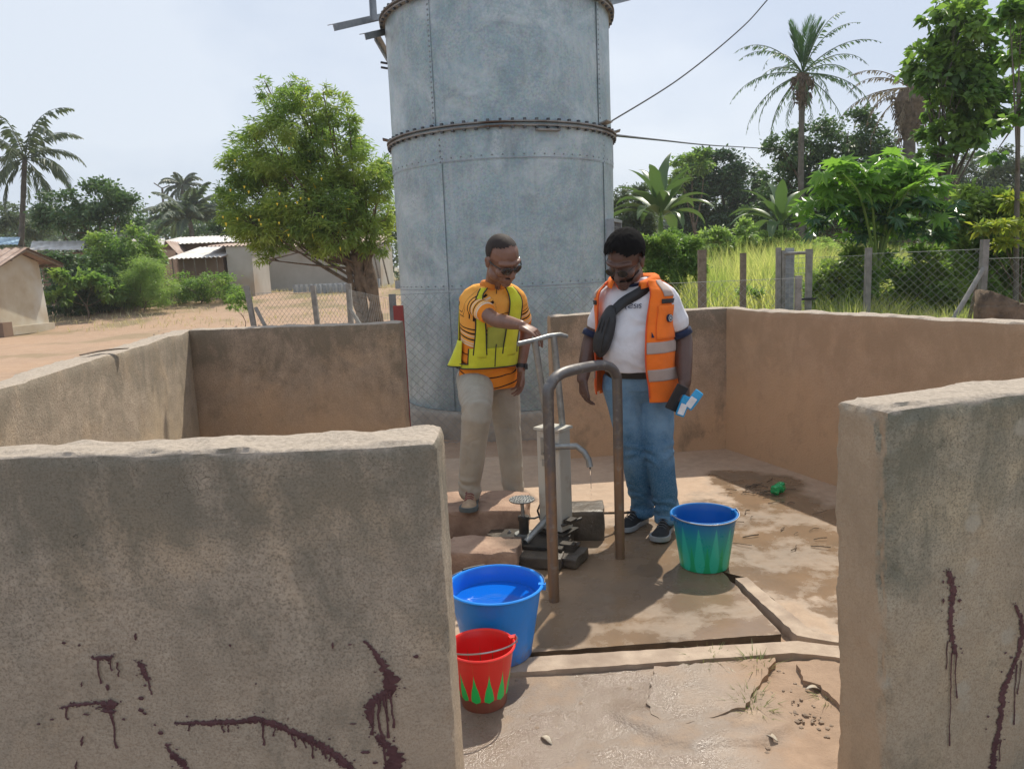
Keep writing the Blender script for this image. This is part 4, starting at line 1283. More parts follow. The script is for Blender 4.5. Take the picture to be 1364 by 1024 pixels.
def shades(root, W, Mx, k, lens_r, lens_mat, thick, dx=.033, y=.098, z=.004, rim=.0022, wrap=.3):
    g = thing_part('glasses', root)
    mb = MB(); fr = MB()
    for q in (-1, 1):
        R = Mx @ Matrix.Rotation(-q * wrap, 3, 'Z')
        c = W(q * dx, y, z)
        mb.ell(c, (lens_r[0] * k, thick * k, lens_r[1] * k), R, 16, 8)
        pts = [c + R @ Vector((lens_r[0] * k * math.cos(a), 0, lens_r[1] * k * math.sin(a))) for a in np.linspace(0, 2 * PI, 21)[:-1]]
        fr.tube(pts, rim, 6, closed=True)
        fr.tube([W(q * (dx + lens_r[0] * .93), y - .010 - wrap * .02, z + .008), W(q * .078, .045, z + .010), W(q * .084, -.01, z + .008), W(q * .082, -.03, z - .004)], [rim * 1.3] * 4, 6)
    fr.tube([W(-dx + lens_r[0] * .8, y + .004, z + .008), W(0, y + .010, z + .010), W(dx - lens_r[0] * .8, y + .004, z + .008)], rim * 1.3, 6)
    o = build(fr, 'glasses', M['lens'], root, True)
    build(mb, 'lens', lens_mat, o, True)
    return o
def thing_part(n, r): return None

def hair_cap(root, W, Mx, k, mat, r, c, keep, amp, seed, name='hair'):
    V, F = [], []; seg, rings = 64, 34
    for i in range(rings + 1):
        th = PI * i / rings
        for q in range(seg):
            a = 2 * PI * q / seg
            V.append((r[0] * math.sin(th) * math.cos(a), r[1] * math.sin(th) * math.sin(a), r[2] * math.cos(th)))
    V = np.array(V)
    nrm = V / np.linalg.norm(V, axis=1)[:, None]
    V = V + nrm * ((fbm(V, 90, 2, seed) - .5) * amp)[:, None] + np.array(c)
    ok = [keep(*p) for p in V]
    for i in range(rings):
        for q in range(seg):
            l = (q + 1) % seg; f = (i * seg + q, (i + 1) * seg + q, (i + 1) * seg + l, i * seg + l)
            if all(ok[j] for j in f): F.append(f)
    Wv = np.array([list(W(*p)) for p in V])
    used = sorted({i for f in F for i in f}); mp_ = {o_: n_ for n_, o_ in enumerate(used)}
    return link_mesh(name, Wv[used], [tuple(mp_[i] for i in f) for f in F], mat, root, True)

# ---------------------------------------------------------------- man in the striped polo and lime vest
A = thing('person', 'man in orange striped polo and lime vest with one hand on the pump handle', 'person', (-.14, 4.75, 0))
headA = Vector((-.025, 4.375, 1.650)); fA, uA = (.50, -.66, -.62), (.14, -.50, .84)
shR, shL = Vector((-.238, 4.58, 1.418)), Vector((.048, 4.66, 1.418))
elR, wrR = Vector((-.085, 4.37, 1.308)), Vector((.066, 4.16, 1.286))
elL, wrL = Vector((.105, 4.80, 1.20)), Vector((.060, 4.72, .955))
hpR, hpL = Vector((-.245, 4.84, .90)), Vector((-.065, 4.88, .90))
knR, anR = Vector((-.215, 4.37, .790)), Vector((-.285, 4.46, .27))
knL, anL = Vector((-.035, 4.83, .50)), Vector((-.020, 4.79, .09))
tA = Torso([((-.150, 4.80, .845), .192, .135, .130), ((-.150, 4.79, .93), .190, .135, .125), ((-.148, 4.765, 1.02), .184, .137, .115), ((-.140, 4.73, 1.12), .180, .135, .11),
            ((-.125, 4.69, 1.22), .186, .132, .112), ((-.112, 4.655, 1.32), .198, .128, .115), ((-.102, 4.62, 1.395), .200, .112, .112), ((-.098, 4.605, 1.445), .178, .088, .095),
            ((-.090, 4.585, 1.478), .120, .072, .078), ((-.084, 4.565, 1.505), .078, .066, .066)], (.36, -.93))
mb = MB()
WA, MxA = add_head(mb, headA, fA, uA, 1.14)
nailsA = MB()
mb.caps([Vector((-.088, 4.60, 1.43)), Vector((-.075, 4.545, 1.53)), WA(0, -.03, -.03)], [.066, .058, .058])
tA.solid(mb, -.022, 24, 24)
mb.caps([tA.ring(.8)[0] - tA.S * .10, shR, (shR + elR) / 2, elR, (elR * .6 + wrR * .4), wrR], [.05, .042, .050, .043, .041, .028])
mb.caps([tA.ring(.8)[0] + tA.S * .10, shL, (shL + elL) / 2, elL, (elL * .6 + wrL * .4), wrL], [.05, .042, .047, .041, .038, .027])
for hp_, kn, an in ((hpR, knR, anR), (hpL, knL, anL)):
    mb.caps([hp_ + Vector((0, 0, .03)), hp_ * .5 + kn * .5, kn, kn * .55 + an * .45, an, an + Vector((0, -.02, -.04))], [.085, .072, .055, .05, .036, .034])
hd_ = at(727, 450, 4.11) - wrR
add_hand(mb, wrR + Vector((0, -.0, .0)), (hd_.x, hd_.y * .8, hd_.z + .004), (.05, -.25, 1), (0, -1, -.1), curls=(.30, .42, .5, .62), spread=.42, thumb_dir=(.75, -.62, -.35), nails=nailsA)
add_hand(mb, wrL, (-.05, -.05, -1), (.8, .5, 0), (-.3, -1, 0), curl=.4)
V, N, F = bake(mb, .0042, 4)
V = V + N * ((fbm(V, 40, 2, 5) - .5) * .0012)[:, None]
link_mesh('body', V, F, M['skin_a'], A, True)
tag(build(nailsA, 'fingernails', M['nail'], A, True), kind='stuff')
hair_cap(A, WA, MxA, 1, M['hair_grey'], (.0785, .100, .0885), (0, -.014, .036), lambda x, y, z: (z > .078 + .5 * y and y < .045) or (y < .0 and z > -.01) or (y < -.05 and z > -.035), .002, 3)
shades(A, WA, MxA, 1, (.029, .021), M['lens'], .006, wrap=.35, rim=.003)
# beard shadow and moustache
build(MB().caps([WA(-.022, .088, -.052), WA(0, .097, -.049), WA(.022, .088, -.052)], [.003, .0045, .003], 8), 'moustache', M['hair_grey'], A, True)
# polo shirt
mb = MB(); tA.solid(mb, 0.0, 40, 40)
slR = shR + (elR - shR) * .62; slL = shL + (elL - shL) * .62
mb.caps([tA.ring(.8)[0] - tA.S * .09, shR, shR * .5 + slR * .5, slR], [.066, .062, .061, .063])
mb.caps([tA.ring(.8)[0] + tA.S * .09, shL, shL * .5 + slL * .5, slL], [.066, .060, .059, .062])
def bandA(V):
    axis = np.array((tA.k[-2][0][0] - tA.k[0][0][0], tA.k[-2][0][1] - tA.k[0][0][1], tA.k[-2][0][2] - tA.k[0][0][2])); axis /= np.linalg.norm(axis)
    h = (V - np.array(tA.k[0][0])) @ axis - .0
    h = h + (fbm(V, 5, 2, 9) - .5) * .03
    for a_, b_ in ((shR, slR), (shL, slL)):
        a, b = np.array(a_), np.array(b_); d = b - a; L = np.linalg.norm(d); d /= L
        s = (V - a) @ d; rad = np.linalg.norm(V - a - np.outer(s, d), axis=1)
        w_ = np.clip((s - .03) / .04, 0, 1) * (rad < .095)
        hs = .345 + (L - s) * 1.15
        h = h * (1 - w_) + hs * w_
    return h
polo = cloth(mb, 'polo_shirt', M['polo'], A, .006, .007, 21, [((-.15, 4.76, 1.0), (.2, .1, 1), .09, .005, 75), (slR, elR - shR, .08, .003, 90)], 4, band=bandA)
ct = tA.ring(1.0)[0]
mb = MB()
colpts = [ct + tA.S * (.072 * math.sin(a)) + tA.F * (.066 * math.cos(a)) + Vector((0, 0, .012 - .022 * max(0, math.cos(a)))) for a in np.linspace(0.25, 2 * PI - .25, 26)]
mb.tube(colpts, .012, 8, flat=1.8)
build(mb, 'collar', fabric('orange collar', (.66, .22, .035)), A, True)
build(MB().tube([tA.P(.80 + .15 * k / 5, -.02, .004) for k in range(6)], .007, 6, flat=.4), 'placket', M['belt'], A, True)
# trousers
mb = MB()
mb.ell((-.155, 4.845, .915), (.180, .132, .12), Matrix.Rotation(.35, 3, 'Z'), 24, 14)
mb.caps([hpR + Vector((.01, 0, .0)), hpR * .45 + knR * .55 + Vector((0, 0, .0)), knR, knR * .6 + anR * .4, anR + Vector((0, 0, .03)), anR + Vector((0, 0, -.01))], [.122, .108, .090, .080, .070, .072], 18)
mb.caps([hpL, hpL * .5 + knL * .5, knL, knL * .5 + anL * .5, anL + Vector((0, 0, .05)), anL + Vector((0, 0, -.005))], [.116, .100, .083, .076, .070, .070], 18)
cloth(mb, 'trousers', M['khaki'], A, .0065, .008, 33, [(knR, (0, .5, 1), .07, .003, 75), (anR + Vector((0, 0, .04)), (.2, 0, 1), .05, .0045, 105), (knL, (.3, 0, 1), .08, .0022, 60), (anL + Vector((0, 0, .08)), (.2, 0, 1), .07, .004, 90), (hpR, (0.3, -.6, .6), .07, .003, 70)], 4, aniso=(1, 1, .35))
sh_brown = grunge('tan suede', (.42, .30, .19), (.30, .21, .14), 30, .85, .3, 120)
sole_g = flatm('grey green sole', (.10, .12, .12), .7); lace_r = flatm('dark red lace', (.22, .05, .06), .8)
s_ = shoe(A, Vector((-.275, 4.53, .181)), (-.06, -1, 0), .285, sh_brown, sole_g, lace_r, 0.0, 'tan deck shoe with dark red laces planted on the block')
shoe(A, Vector((-.02, 4.86, .003)), (.10, -1, 0), .285, flatm('grey shoe leather', (.12, .11, .11), .7), sole_g, lace_r)
# lime vest
D = math.radians
def strap(th_in, th_out, sgn):
    def f(t_, u_):
        ti = np.interp(t_, [.0, .28, .5, .8, .92, 1], [th_in * .9, th_in * 1.1, th_in * 1.5, th_in * 2.0, th_in * 2.3, th_in * 2.6])
        to = np.interp(t_, [.0, .28, .5, .8, .92, 1], [th_out * 1.15, th_out * 1.1, th_out, th_out * 1.0, th_out * 1.45, th_out * 1.9])
        return sgn * (ti + (to - ti) * u_), .012 + .004 * math.sin(u_ * 3)
    return f
hv = A
v1 = tA.panel('safety_vest', strap(D(13), D(38), -1), M['vest_yellow'], hv, 40, 8, .004, .004, 3, t0=.27, t1=.93)
v2 = tA.panel('vest_front', strap(D(9), D(46), 1), M['vest_yellow'], v1, 40, 8, .004, .004, 4, t0=.27, t1=.93)
tA.panel('vest_back', lambda t_, u_: (np.interp(t_, [0, .25, .6, .85, .93], [D(112), D(112), D(128), D(118), D(88)]) * (1 - u_) + (2 * PI - np.interp(t_, [0, .25, .6, .85, .93], [D(106), D(106), D(125), D(118), D(88)])) * u_, .014), M['vest_yellow'], v1, 36, 22, .004, .008, 5, t0=.22, t1=.93)
tA.panel('vest_hem', lambda t_, u_: (-D(54) + D(140) * u_, .011 + .006 * max(0, 1 - (t_ - .19) / .15)), M['vest_yellow'], v1, 10, 40, .004, .010, 6, t0=.19, t1=.335)
tA.panel('vest_side_strip', lambda t_, u_: (-D(122) + D(70) * u_, .012), M['vest_yellow'], v1, 4, 20, .004, .010, 6, t0=.185, t1=.225)
tA.panel('vest_net', lambda t_, u_: (D(-16) + D(30) * u_ * 1.0, .010), M['vest_yellow_dull'], v1, 12, 8, .003, .002, 7, t0=.33, t1=.48)
# loose flap at his right side
tA.panel('vest_flap', lambda t_, u_: (-D(150) + D(75) * u_,   .018 + .06 * max(0, 1 - (t_ - .20) / .19) ** 1.2 * math.sin(PI * min(1, u_ * 1.1))), M['vest_yellow'], v1, 10, 18, .004, .006, 8, t0=.20, t1=.39)
def piping(fun, u, t0, t1, extra=.003):
    return [tA.P(t_, *(lambda q: (q[0], q[1] + extra))(fun(t_, u))) for t_ in np.linspace(t0, t1, 30)]
mb = MB()
for f_, u_ in ((strap(D(13), D(38), -1), 0), (strap(D(13), D(38), -1), 1), (strap(D(9), D(46), 1), 0), (strap(D(9), D(46), 1), 1)):
    mb.tube(piping(f_, u_, .29, .93), .0042, 6)
mb.tube([tA.P(.19, -D(125) + D(250) * u_, .021) for u_ in np.linspace(0, 1, 40)], .004, 6)
mb.tube([tA.P(.225, a_, .016) for a_ in np.linspace(-D(120), -D(54), 20)], .004, 6)
mb.tube([tA.P(t_, -D(54), .016) for t_ in np.linspace(.225, .335, 6)], .004, 6)
mb.tube([tA.P(t_, -np.interp(t_, [0, .25, .6, .85, .93], [D(108), D(108), D(127), D(118), D(88)]), .017) for t_ in np.linspace(.23, .93, 30)], .004, 6)
mb.tube([tA.P(.201 + .0 * a_, -D(150) + D(75) * a_, .018 + .06 * math.sin(PI * min(1, a_ * 1.1))) for a_ in np.linspace(0, 1, 20)], .004, 6)
mb.tube([tA.P(t_, D(-1) + (t_ - .3) * .1, .020) for t_ in np.linspace(.20, .36, 8)], .0035, 6)
build(mb, 'vest_piping', M['black_cloth'], v1, True)
# watch
ax = (wrL - elL).normalized(); q_ = wrL - ax * .03
mb = MB().tube([q_ - ax * .012, q_ + ax * .012], .034, 18); mb.box(q_ + Vector((.03, -.015, 0)), (.018, .035, .036))
build(mb, 'wristwatch', M['black'], A)
build(MB().tube([WA(0, 0, 0), WA(0, 0, .001)], .002, 4), 'head_stud', M['hair_grey'], A) if False else None

# ---------------------------------------------------------------- man in the orange vest
B = thing('person', 'man in orange safety vest, white tee and jeans standing with phone in hand', 'person', (.75, 4.4, 0))
headB = Vector((.660, 4.245, 1.615)); fB, uB = (-.50, -.66, -.58), (-.20, -.48, .84)
bshR, bshL = Vector((.578, 4.41, 1.405)), Vector((.888, 4.255, 1.405))
belR, bwrR = Vector((.480, 4.42, 1.165)), Vector((.405, 4.26, .955))
belL, bwrL = Vector((.985, 4.27, 1.165)), Vector((.965, 4.14, .93))
bhR, bhL = Vector((.645, 4.37, .90)), Vector((.835, 4.40, .90))
bkR, baR = Vector((.715, 4.37, .50)), Vector((.775, 4.47, .10))
bkL, baL = Vector((.850, 4.31, .50)), Vector((.895, 4.33, .10))
tB = Torso([((.745, 4.36, .80), .190, .125, .135), ((.742, 4.36, .90), .200, .150, .135), ((.738, 4.355, 1.00), .192, .185, .130), ((.735, 4.35, 1.10), .198, .208, .130),
            ((.733, 4.345, 1.20), .198, .195, .132), ((.730, 4.34, 1.30), .200, .165, .135), ((.728, 4.335, 1.38), .205, .132, .130), ((.728, 4.33, 1.44), .182, .100, .110),
            ((.725, 4.33, 1.480), .130, .080, .086), ((.718, 4.32, 1.515), .080, .068, .070)], (-.42, -.91))
mb = MB(); nailsB = MB()
WB, MxB = add_head(mb, headB, fB, uB, 1.19)
mb.caps([Vector((.725, 4.34, 1.43)), Vector((.705, 4.31, 1.53)), WB(0, -.035, -.03)], [.072, .066, .064])
tB.solid(mb, -.09, 24, 24, t0=0.08, t1=.5)
tB.solid(mb, -.022, 24, 24, t0=.4)
mb.caps([tB.ring(.8)[0] - tB.S * .10, bshR, (bshR + belR) / 2, belR, (belR * .6 + bwrR * .4), bwrR], [.05, .044, .054, .050, .048, .034])
mb.caps([tB.ring(.8)[0] + tB.S * .10, bshL, (bshL + belL) / 2, belL, (belL * .6 + bwrL * .4), bwrL], [.05, .044, .057, .054, .051, .036])
for hp_, kn, an in ((bhR, bkR, baR), (bhL, bkL, baL)):
    mb.caps([hp_ + Vector((0, 0, .03)), hp_ * .5 + kn * .5, kn, kn * .55 + an * .45, an, an + Vector((0, -.02, -.03))], [.085, .075, .058, .052, .038, .036])
add_hand(mb, bwrR, (.0, -.10, -1), (-.9, -.3, 0), (.25, -1, 0), curls=(.42, .5, .56, .6), spread=.12, k=1.0, thumb_dir=(.12, -.45, -.85), nails=nailsB)
add_hand(mb, bwrL, (-.10, -.42, -.80), (.75, -.65, .25), (-.6, -.7, .1), curls=(.75, .8, .85, .9), k=1.08, spread=.1, thumb_dir=(-.05, -.35, -.9), nails=nailsB)
V, N, F = bake(mb, .0042, 4)
V = V + N * ((fbm(V, 40, 2, 5) - .5) * .0012)[:, None]
link_mesh('body', V, F, M['skin_b'], B, True)
tag(build(nailsB, 'fingernails', M['nail'], B, True), kind='stuff')
hair_cap(B, WB, MxB, 1, M['hair'], (.093, .116, .104), (0, -.016, .046), lambda x, y, z: (y < .085 and z > .050 + .30 * y) or (y < .005 and z > .0) or (y < -.04 and z > -.045), .010, 4)
def bd(x, y, z): return (z < -.052 + abs(x) * .25 and y > .0 and not (abs(x) < .026 and z > -.085 and y > .07))
hair_cap(B, WB, MxB, 1, M['hair'], (.070, .086, .088), (0, .014, -.022), bd, .003, 6, 'beard')
build(MB().caps([WB(-.026, .088, -.054), WB(0, .100, -.048), WB(.026, .088, -.054)], [.004, .0055, .004], 8), 'moustache', M['hair'], B, True)
t = MT('tinted lens', .1, 0, .8); t.color((.02, .018, .016)); t.b.inputs['Alpha'].default_value = .75
shades(B, WB, MxB, 1.03, (.026, .021), t.m, .003, wrap=.22, rim=.0016, y=.106)
# tee shirt
mb = MB(); tB.solid(mb, 0.0, 40, 40, t0=tB.t_at(.985))
bslR = bshR + (belR - bshR) * .60; bslL = bshL + (belL - bshL) * .60
mb.caps([tB.ring(.78)[0] - tB.S * .10, bshR, bshR * .5 + bslR * .5, bslR], [.066, .058, .060, .066])
mb.caps([tB.ring(.78)[0] + tB.S * .10, bshL, bshL * .5 + bslL * .5, bslL], [.066, .062, .068, .073])
cloth(mb, 'tee_shirt', M['tee'], B, .0065, .005, 41, [((.73, 4.3, 1.24), (.3, 0, 1), .08, .004, 70), ((.73, 4.3, 1.02), (0, 0, 1), .05, .003, 90)], 4)
for sl, sh in ((bslR, bshR), (bslL, bshL)):
    ax = (sl - sh).normalized()
    build(MB().tube([sl + ax * .052, sl + ax * .060, sl + ax * .088], [.060, .066, .066], 20), 'sleeve_trim', M['navy'], B, True)
ct = tB.ring(1.0)[0]
build(MB().tube([ct + tB.S * (.082 * math.sin(a)) + tB.F * (.072 * math.cos(a)) + Vector((0, 0, -.005 - .035 * max(0, math.cos(a)))) for a in np.linspace(0, 2 * PI, 30)[:-1]], .010, 8, closed=True), 'neck_trim', M['navy'], B, True)
# jeans and belt
mb = MB()
mb.ell((.742, 4.375, .900), (.185, .140, .125), Matrix.Rotation(-.3, 3, 'Z'), 24, 14)
tB.solid(mb, -.012, 14, 32, t0=tB.t_at(.87), t1=tB.t_at(.972))
mb.caps([bhR, bhR * .5 + bkR * .5, bkR, bkR * .5 + baR * .5, baR + Vector((0, 0, .05)), baR + Vector((0, 0, .0))], [.118, .105, .084, .080, .071, .070], 18)
mb.caps([bhL, bhL * .5 + bkL * .5, bkL, bkL * .5 + baL * .5, baL + Vector((0, 0, .05)), baL + Vector((0, 0, .0))], [.118, .105, .084, .080, .073, .071], 18)
cloth(mb, 'jeans', M['denim'], B, .0065, .007, 55, [(bkR, (.4, 0, 1), .07, .003, 75), (bkL, (-.4, 0, 1), .07, .003, 70), (baR + Vector((0, 0, .07)), (.2, 0, 1), .06, .0045, 95), (baL + Vector((0, 0, .07)), (-.2, 0, 1), .06, .0045, 90)], 4, aniso=(1, 1, .4))
build(MB().lathe((0, 0, 0), [(1, -.02), (1, .02)], 40, cap0=False), 'tmp_belt', M['belt'], B) if False else None
mb = MB(); V = []
for z_ in (.950, .990):
    tt_ = tB.t_at(z_)
    for k in range(40): V.append(tB.P(tt_, 2 * PI * k / 40, -.006))
mb.add(V, [(k, (k + 1) % 40, 40 + (k + 1) % 40, 40 + k) for k in range(40)])
build(mb, 'belt', M['belt'], B, True)
for kn_, an_ in ((bkR, baR), (bkL, baL)):   # turned-up cuff
    build(MB().tube([an_ + Vector((0, 0, -.045)), an_ + Vector((0, 0, -.035)), an_ + Vector((-.002, 0, .012))], [.068, .073, .074], 24), 'cuff', M['denim'], B, True)
shb = flatm('black trainer mesh', (.018, .019, .022), .8, bump=.4, bs=200); shs = flatm('pale trainer sole', (.30, .31, .32), .6); shl = flatm('grey lace', (.10, .10, .11), .8)
shoe(B, Vector((.800, 4.53, .003)), (-.66, -.75, 0), .30, shb, shs, shl, width=.055)
shoe(B, Vector((.915, 4.39, .003)), (-.40, -.92, 0), .30, shb, shs, shl, width=.055)
# orange vest: two fronts meeting the back at the side seam, armholes above
def vf(sgn, op_lo, op_hi, flare):
    def f(t_, u_):
        op = np.interp(t_, [0, .5, .78, .9, 1], [op_lo, (op_lo + op_hi) / 2, op_hi, op_hi * 1.15, op_hi * 1.7])
        ou = np.interp(t_, [0, .60, .66, .80, .90, .95], [D(95), D(95), D(84), D(72), D(80), D(92)])
        off = .022 + flare * max(0, 1 - t_ / .5) * .6 + .012 * (1 - u_) + .022 * min(1, max(0, (t_ - .66) / .12))
        return sgn * (op + (ou - op) * u_), off
    return f
VL, VR = vf(1, D(22), D(28), .05), vf(-1, D(56), D(44), .05)
def vback(t_, u_):
    ou = np.interp(t_, [0, .60, .66, .80, .90, .95], [D(94), D(94), D(104), D(112), D(102), D(90)])
    return ou * (1 - u_) + (2 * PI - ou) * u_, .026 + .03 * max(0, 1 - t_ / .5) + .02 * min(1, max(0, (t_ - .66) / .12))
w1 = tB.panel('safety_vest', VL, M['vest_orange'], B, 56, 20, .005, .008, 61, t0=.03, t1=.95)
tB.panel('vest_front', VR, M['vest_orange'], w1, 56, 16, .005, .008, 62, t0=.06, t1=.95)
tB.panel('vest_back', vback, M['vest_orange'], w1, 56, 30, .005, .008, 63, t0=.04, t1=.95)
def off_by(f, e): return lambda t_, u_: (f(t_, u_)[0], f(t_, u_)[1] + e)
for t0, t1 in ((.16, .235), (.335, .405)):
    tB.panel('reflective_band', off_by(VL, .005), M['vest_band'], w1, 8, 20, .003, .008, 61, t0=t0, t1=t1, u0=.02, u1=.98)
    tB.panel('reflective_band', off_by(VR, .005), M['vest_band'], w1, 8, 16, .003, .008, 62, t0=t0, t1=t1, u0=.02, u1=.98)
tB.panel('shoulder_band', off_by(VL, .006), M['vest_band'], w1, 14, 6, .003, .006, 61, t0=.72, t1=.945, u0=.45, u1=.95)
tB.panel('shoulder_band', off_by(VR, .006), M['vest_band'], w1, 14, 6, .003, .006, 62, t0=.72, t1=.945, u0=.3, u1=.8)
tB.panel('chest_patch', off_by(VL, .0075), M['black_cloth'], w1, 4, 8, .003, .006, 61, t0=.655, t1=.695, u0=.35, u1=.92)
tB.panel('chest_patch', off_by(VR, .0075), M['black_cloth'], w1, 4, 8, .003, .006, 62, t0=.655, t1=.695, u0=.1, u1=.8)
tB.panel('pocket_flap', off_by(VL, .008), M['vest_orange'], w1, 10, 10, .006, .006, 61, t0=.42, t1=.64, u0=.22, u1=.86)
mb = MB(); badge_p = tB.P(.545, VL(.545, .55)[0], .048)
bn = (tB.S * math.sin(VL(.545, .55)[0]) + tB.F * math.cos(VL(.545, .55)[0])).normalized()
mb.tube([badge_p - bn * .01, badge_p], .022, 20)
bdg = build(mb, 'badge', M['navy'], w1)
bs_ = bn.cross(Vector((0, 0, 1))).normalized()
mb = MB()
for k in range(20):
    a_ = 2 * PI * k / 20
    p_ = badge_p + bn * .002 + bs_ * .016 * math.cos(a_) + Vector((0, 0, .016 * math.sin(a_))); mb.box(p_, (.003, .003, .003))
mb.tube([badge_p + bn * .002 + bs_ * .006 + Vector((0, 0, -.008)), badge_p + bn * .002 + Vector((0, 0, .009)), badge_p + bn * .002 - bs_ * .006 + Vector((0, 0, -.008))], .0015, 5)
mb.tube([badge_p + bn * .002 + bs_ * .008 + Vector((0, 0, .0)), badge_p + bn * .002 - bs_ * .008 + Vector((0, 0, .004))], .0015, 5)
build(mb, 'badge_mark', M['white'], bdg)
tri = tB.P(.435, VL(.435, .12)[0], .046)
mb = MB().add([tri, tri - bs_ * .02 + Vector((0, 0, -.001)) * 0 + Vector((0, 0, 0)), tri + Vector((0, 0, .028)), tri + bn * -.004, tri - bs_ * .02 - bn * .004, tri + Vector((0, 0, .028)) - bn * .004], [(0, 1, 2), (3, 5, 4), (0, 3, 4, 1), (1, 4, 5, 2), (2, 5, 3, 0)])
build(mb, 'badge_triangle', M['navy'], w1)
# stand collar of the vest
def coll(sgn, lo, hi):
    V = []
    for i in range(14):
        a = sgn * (lo + (hi - lo) * i / 13)
        for q, (e, dz) in enumerate(((.012, -.035), (.020, .0), (.036, .022), (.055, .010), (.068, -.018))):
            V.append(ct + tB.S * ((.085 + e) * math.sin(a)) + tB.F * ((.078 + e) * math.cos(a)) + Vector((0, 0, dz - .05 * max(0, math.cos(a)) ** 1.2)))
    o = link_mesh('vest_collar', V, [(i * 5 + q, i * 5 + q + 1, i * 5 + 6 + q, i * 5 + 5 + q) for i in range(13) for q in range(4)], M['vest_orange'], w1, True)
    s = o.modifiers.new('s', 'SOLIDIFY'); s.thickness = .006; s.offset = 0
coll(1, D(30), D(180)); coll(-1, D(40), D(182))
mb = MB()
for f_ in (VL, VR):
    mb.tube([tB.P(t_, f_(t_, 0)[0], f_(t_, 0)[1] + .002) for t_ in np.linspace(.06, .93, 40)], .0045, 6)
build(mb, 'vest_edging', fabric('red orange edging', (.70, .10, .03)), w1, True)
# print on the tee
def glyphs(txt, size):
    cu = bpy.data.curves.new('t', 'FONT'); cu.body = txt; cu.size = size; cu.extrude = .0008
    o = bpy.data.objects.new('t', cu); COL.objects.link(o); dg = bpy.context.evaluated_depsgraph_get()
    me = o.evaluated_get(dg).to_mesh(); V = np.array([list(v.co) for v in me.vertices]); F = [tuple(p.vertices) for p in me.polygons]
    bpy.data.objects.remove(o); return V, F
V, F = glyphs('(\u01A7SIS', .034)
def on_chest(V, t0, th0, off):
    out = []
    for x, y, z in V:
        c, a, bf, bb = tB.ring(t0)
        zz = c.z + y; tt_ = tB.t_at(zz)
        p = tB.P(tt_, th0 + x / a * 1.05, off + z)
        out.append(p)
    return out
link_mesh('printed_logo', on_chest(V, tB.t_at(1.352), D(-4), .006), F, M['navy'], B)
build(MB().add(on_chest(np.array([(x, y, z) for x in (-.018, .0) for y in (-.004, .004) for z in (0, .002)]), tB.t_at(1.345), D(-22), .006), [(0, 1, 3, 2), (4, 6, 7, 5), (0, 4, 5, 1), (2, 3, 7, 6), (0, 2, 6, 4), (1, 5, 7, 3)]), 'printed_mark', M['navy'], B)
# crossbody bag
bag = thing('crossbody_bag', 'black crossbody bag slung over the chest of the man in orange vest', 'bag', tuple(tB.P(tB.t_at(1.2), D(-38), .04)))
bc, tc_ = tB.P(tB.t_at(1.225), D(-30), .028), tB.P(tB.t_at(1.42), D(4), .02)
bx_ = (tB.P(tB.t_at(1.36), D(-18), .03) - tB.P(tB.t_at(1.09), D(-40), .03)).normalized()
bnn = (tB.S * math.sin(D(-32)) + tB.F * math.cos(D(-32))).normalized(); bnn = (bnn - bx_ * bnn.dot(bx_)).normalized(); bs2 = bx_.cross(bnn)
Mb = Matrix((bs2, bx_, bnn)).transposed()
mb = MB(); mb.ell(bc, (.062, .155, .040), Mb, 20, 12); mb.ell(bc - bx_ * .05 + bnn * .01, (.062, .09, .040), Mb, 20, 12)
V, N, F = bake(mb, .005, 3); V = V + N * ((fbm(V, 26, 2, 3) - .5) * .006)[:, None]
link_mesh('bag_body', V, F, M['black_cloth'], bag, True)
mb = MB()
for q in (-1, 0, 1):
    mb.tube([bc + Mb @ Vector((q * .028 + .012 * math.cos(a), .12 * math.sin(a) - .02, .040 * math.cos(a * .92) + .004)) for a in np.linspace(-1.1, 1.1, 14)], .0035, 6)
build(mb, 'zip', M['belt'], bag, True)
def ribbon(pts, wd, name, mat, parent, th=.004, side=None):
    V = []
    for i, p in enumerate(pts):
        a = pts[min(i + 1, len(pts) - 1)] - pts[max(i - 1, 0)]
        n_ = (p - Vector((.728, 4.34, p.z))).normalized() if side is None else side
        s = a.cross(n_).normalized() * wd / 2
        V += [p - s, p + s]
    o = link_mesh(name, V, [(2 * i, 2 * i + 1, 2 * i + 3, 2 * i + 2) for i in range(len(pts) - 1)], mat, parent, True)
    m_ = o.modifiers.new('s', 'SOLIDIFY'); m_.thickness = th; m_.offset = 1
    return o
sp_ = [tB.P(tB.t_at(z_), D(a_), o_) for z_, a_, o_ in ((1.31, -22, .035), (1.35, -14, .022), (1.39, -4, .016), (1.425, 8, .016), (1.455, 24, .016), (1.478, 50, .014), (1.49, 85, .016))]
ribbon(cat(sp_, 4), .058, 'bag_strap', M['black_cloth'], bag)
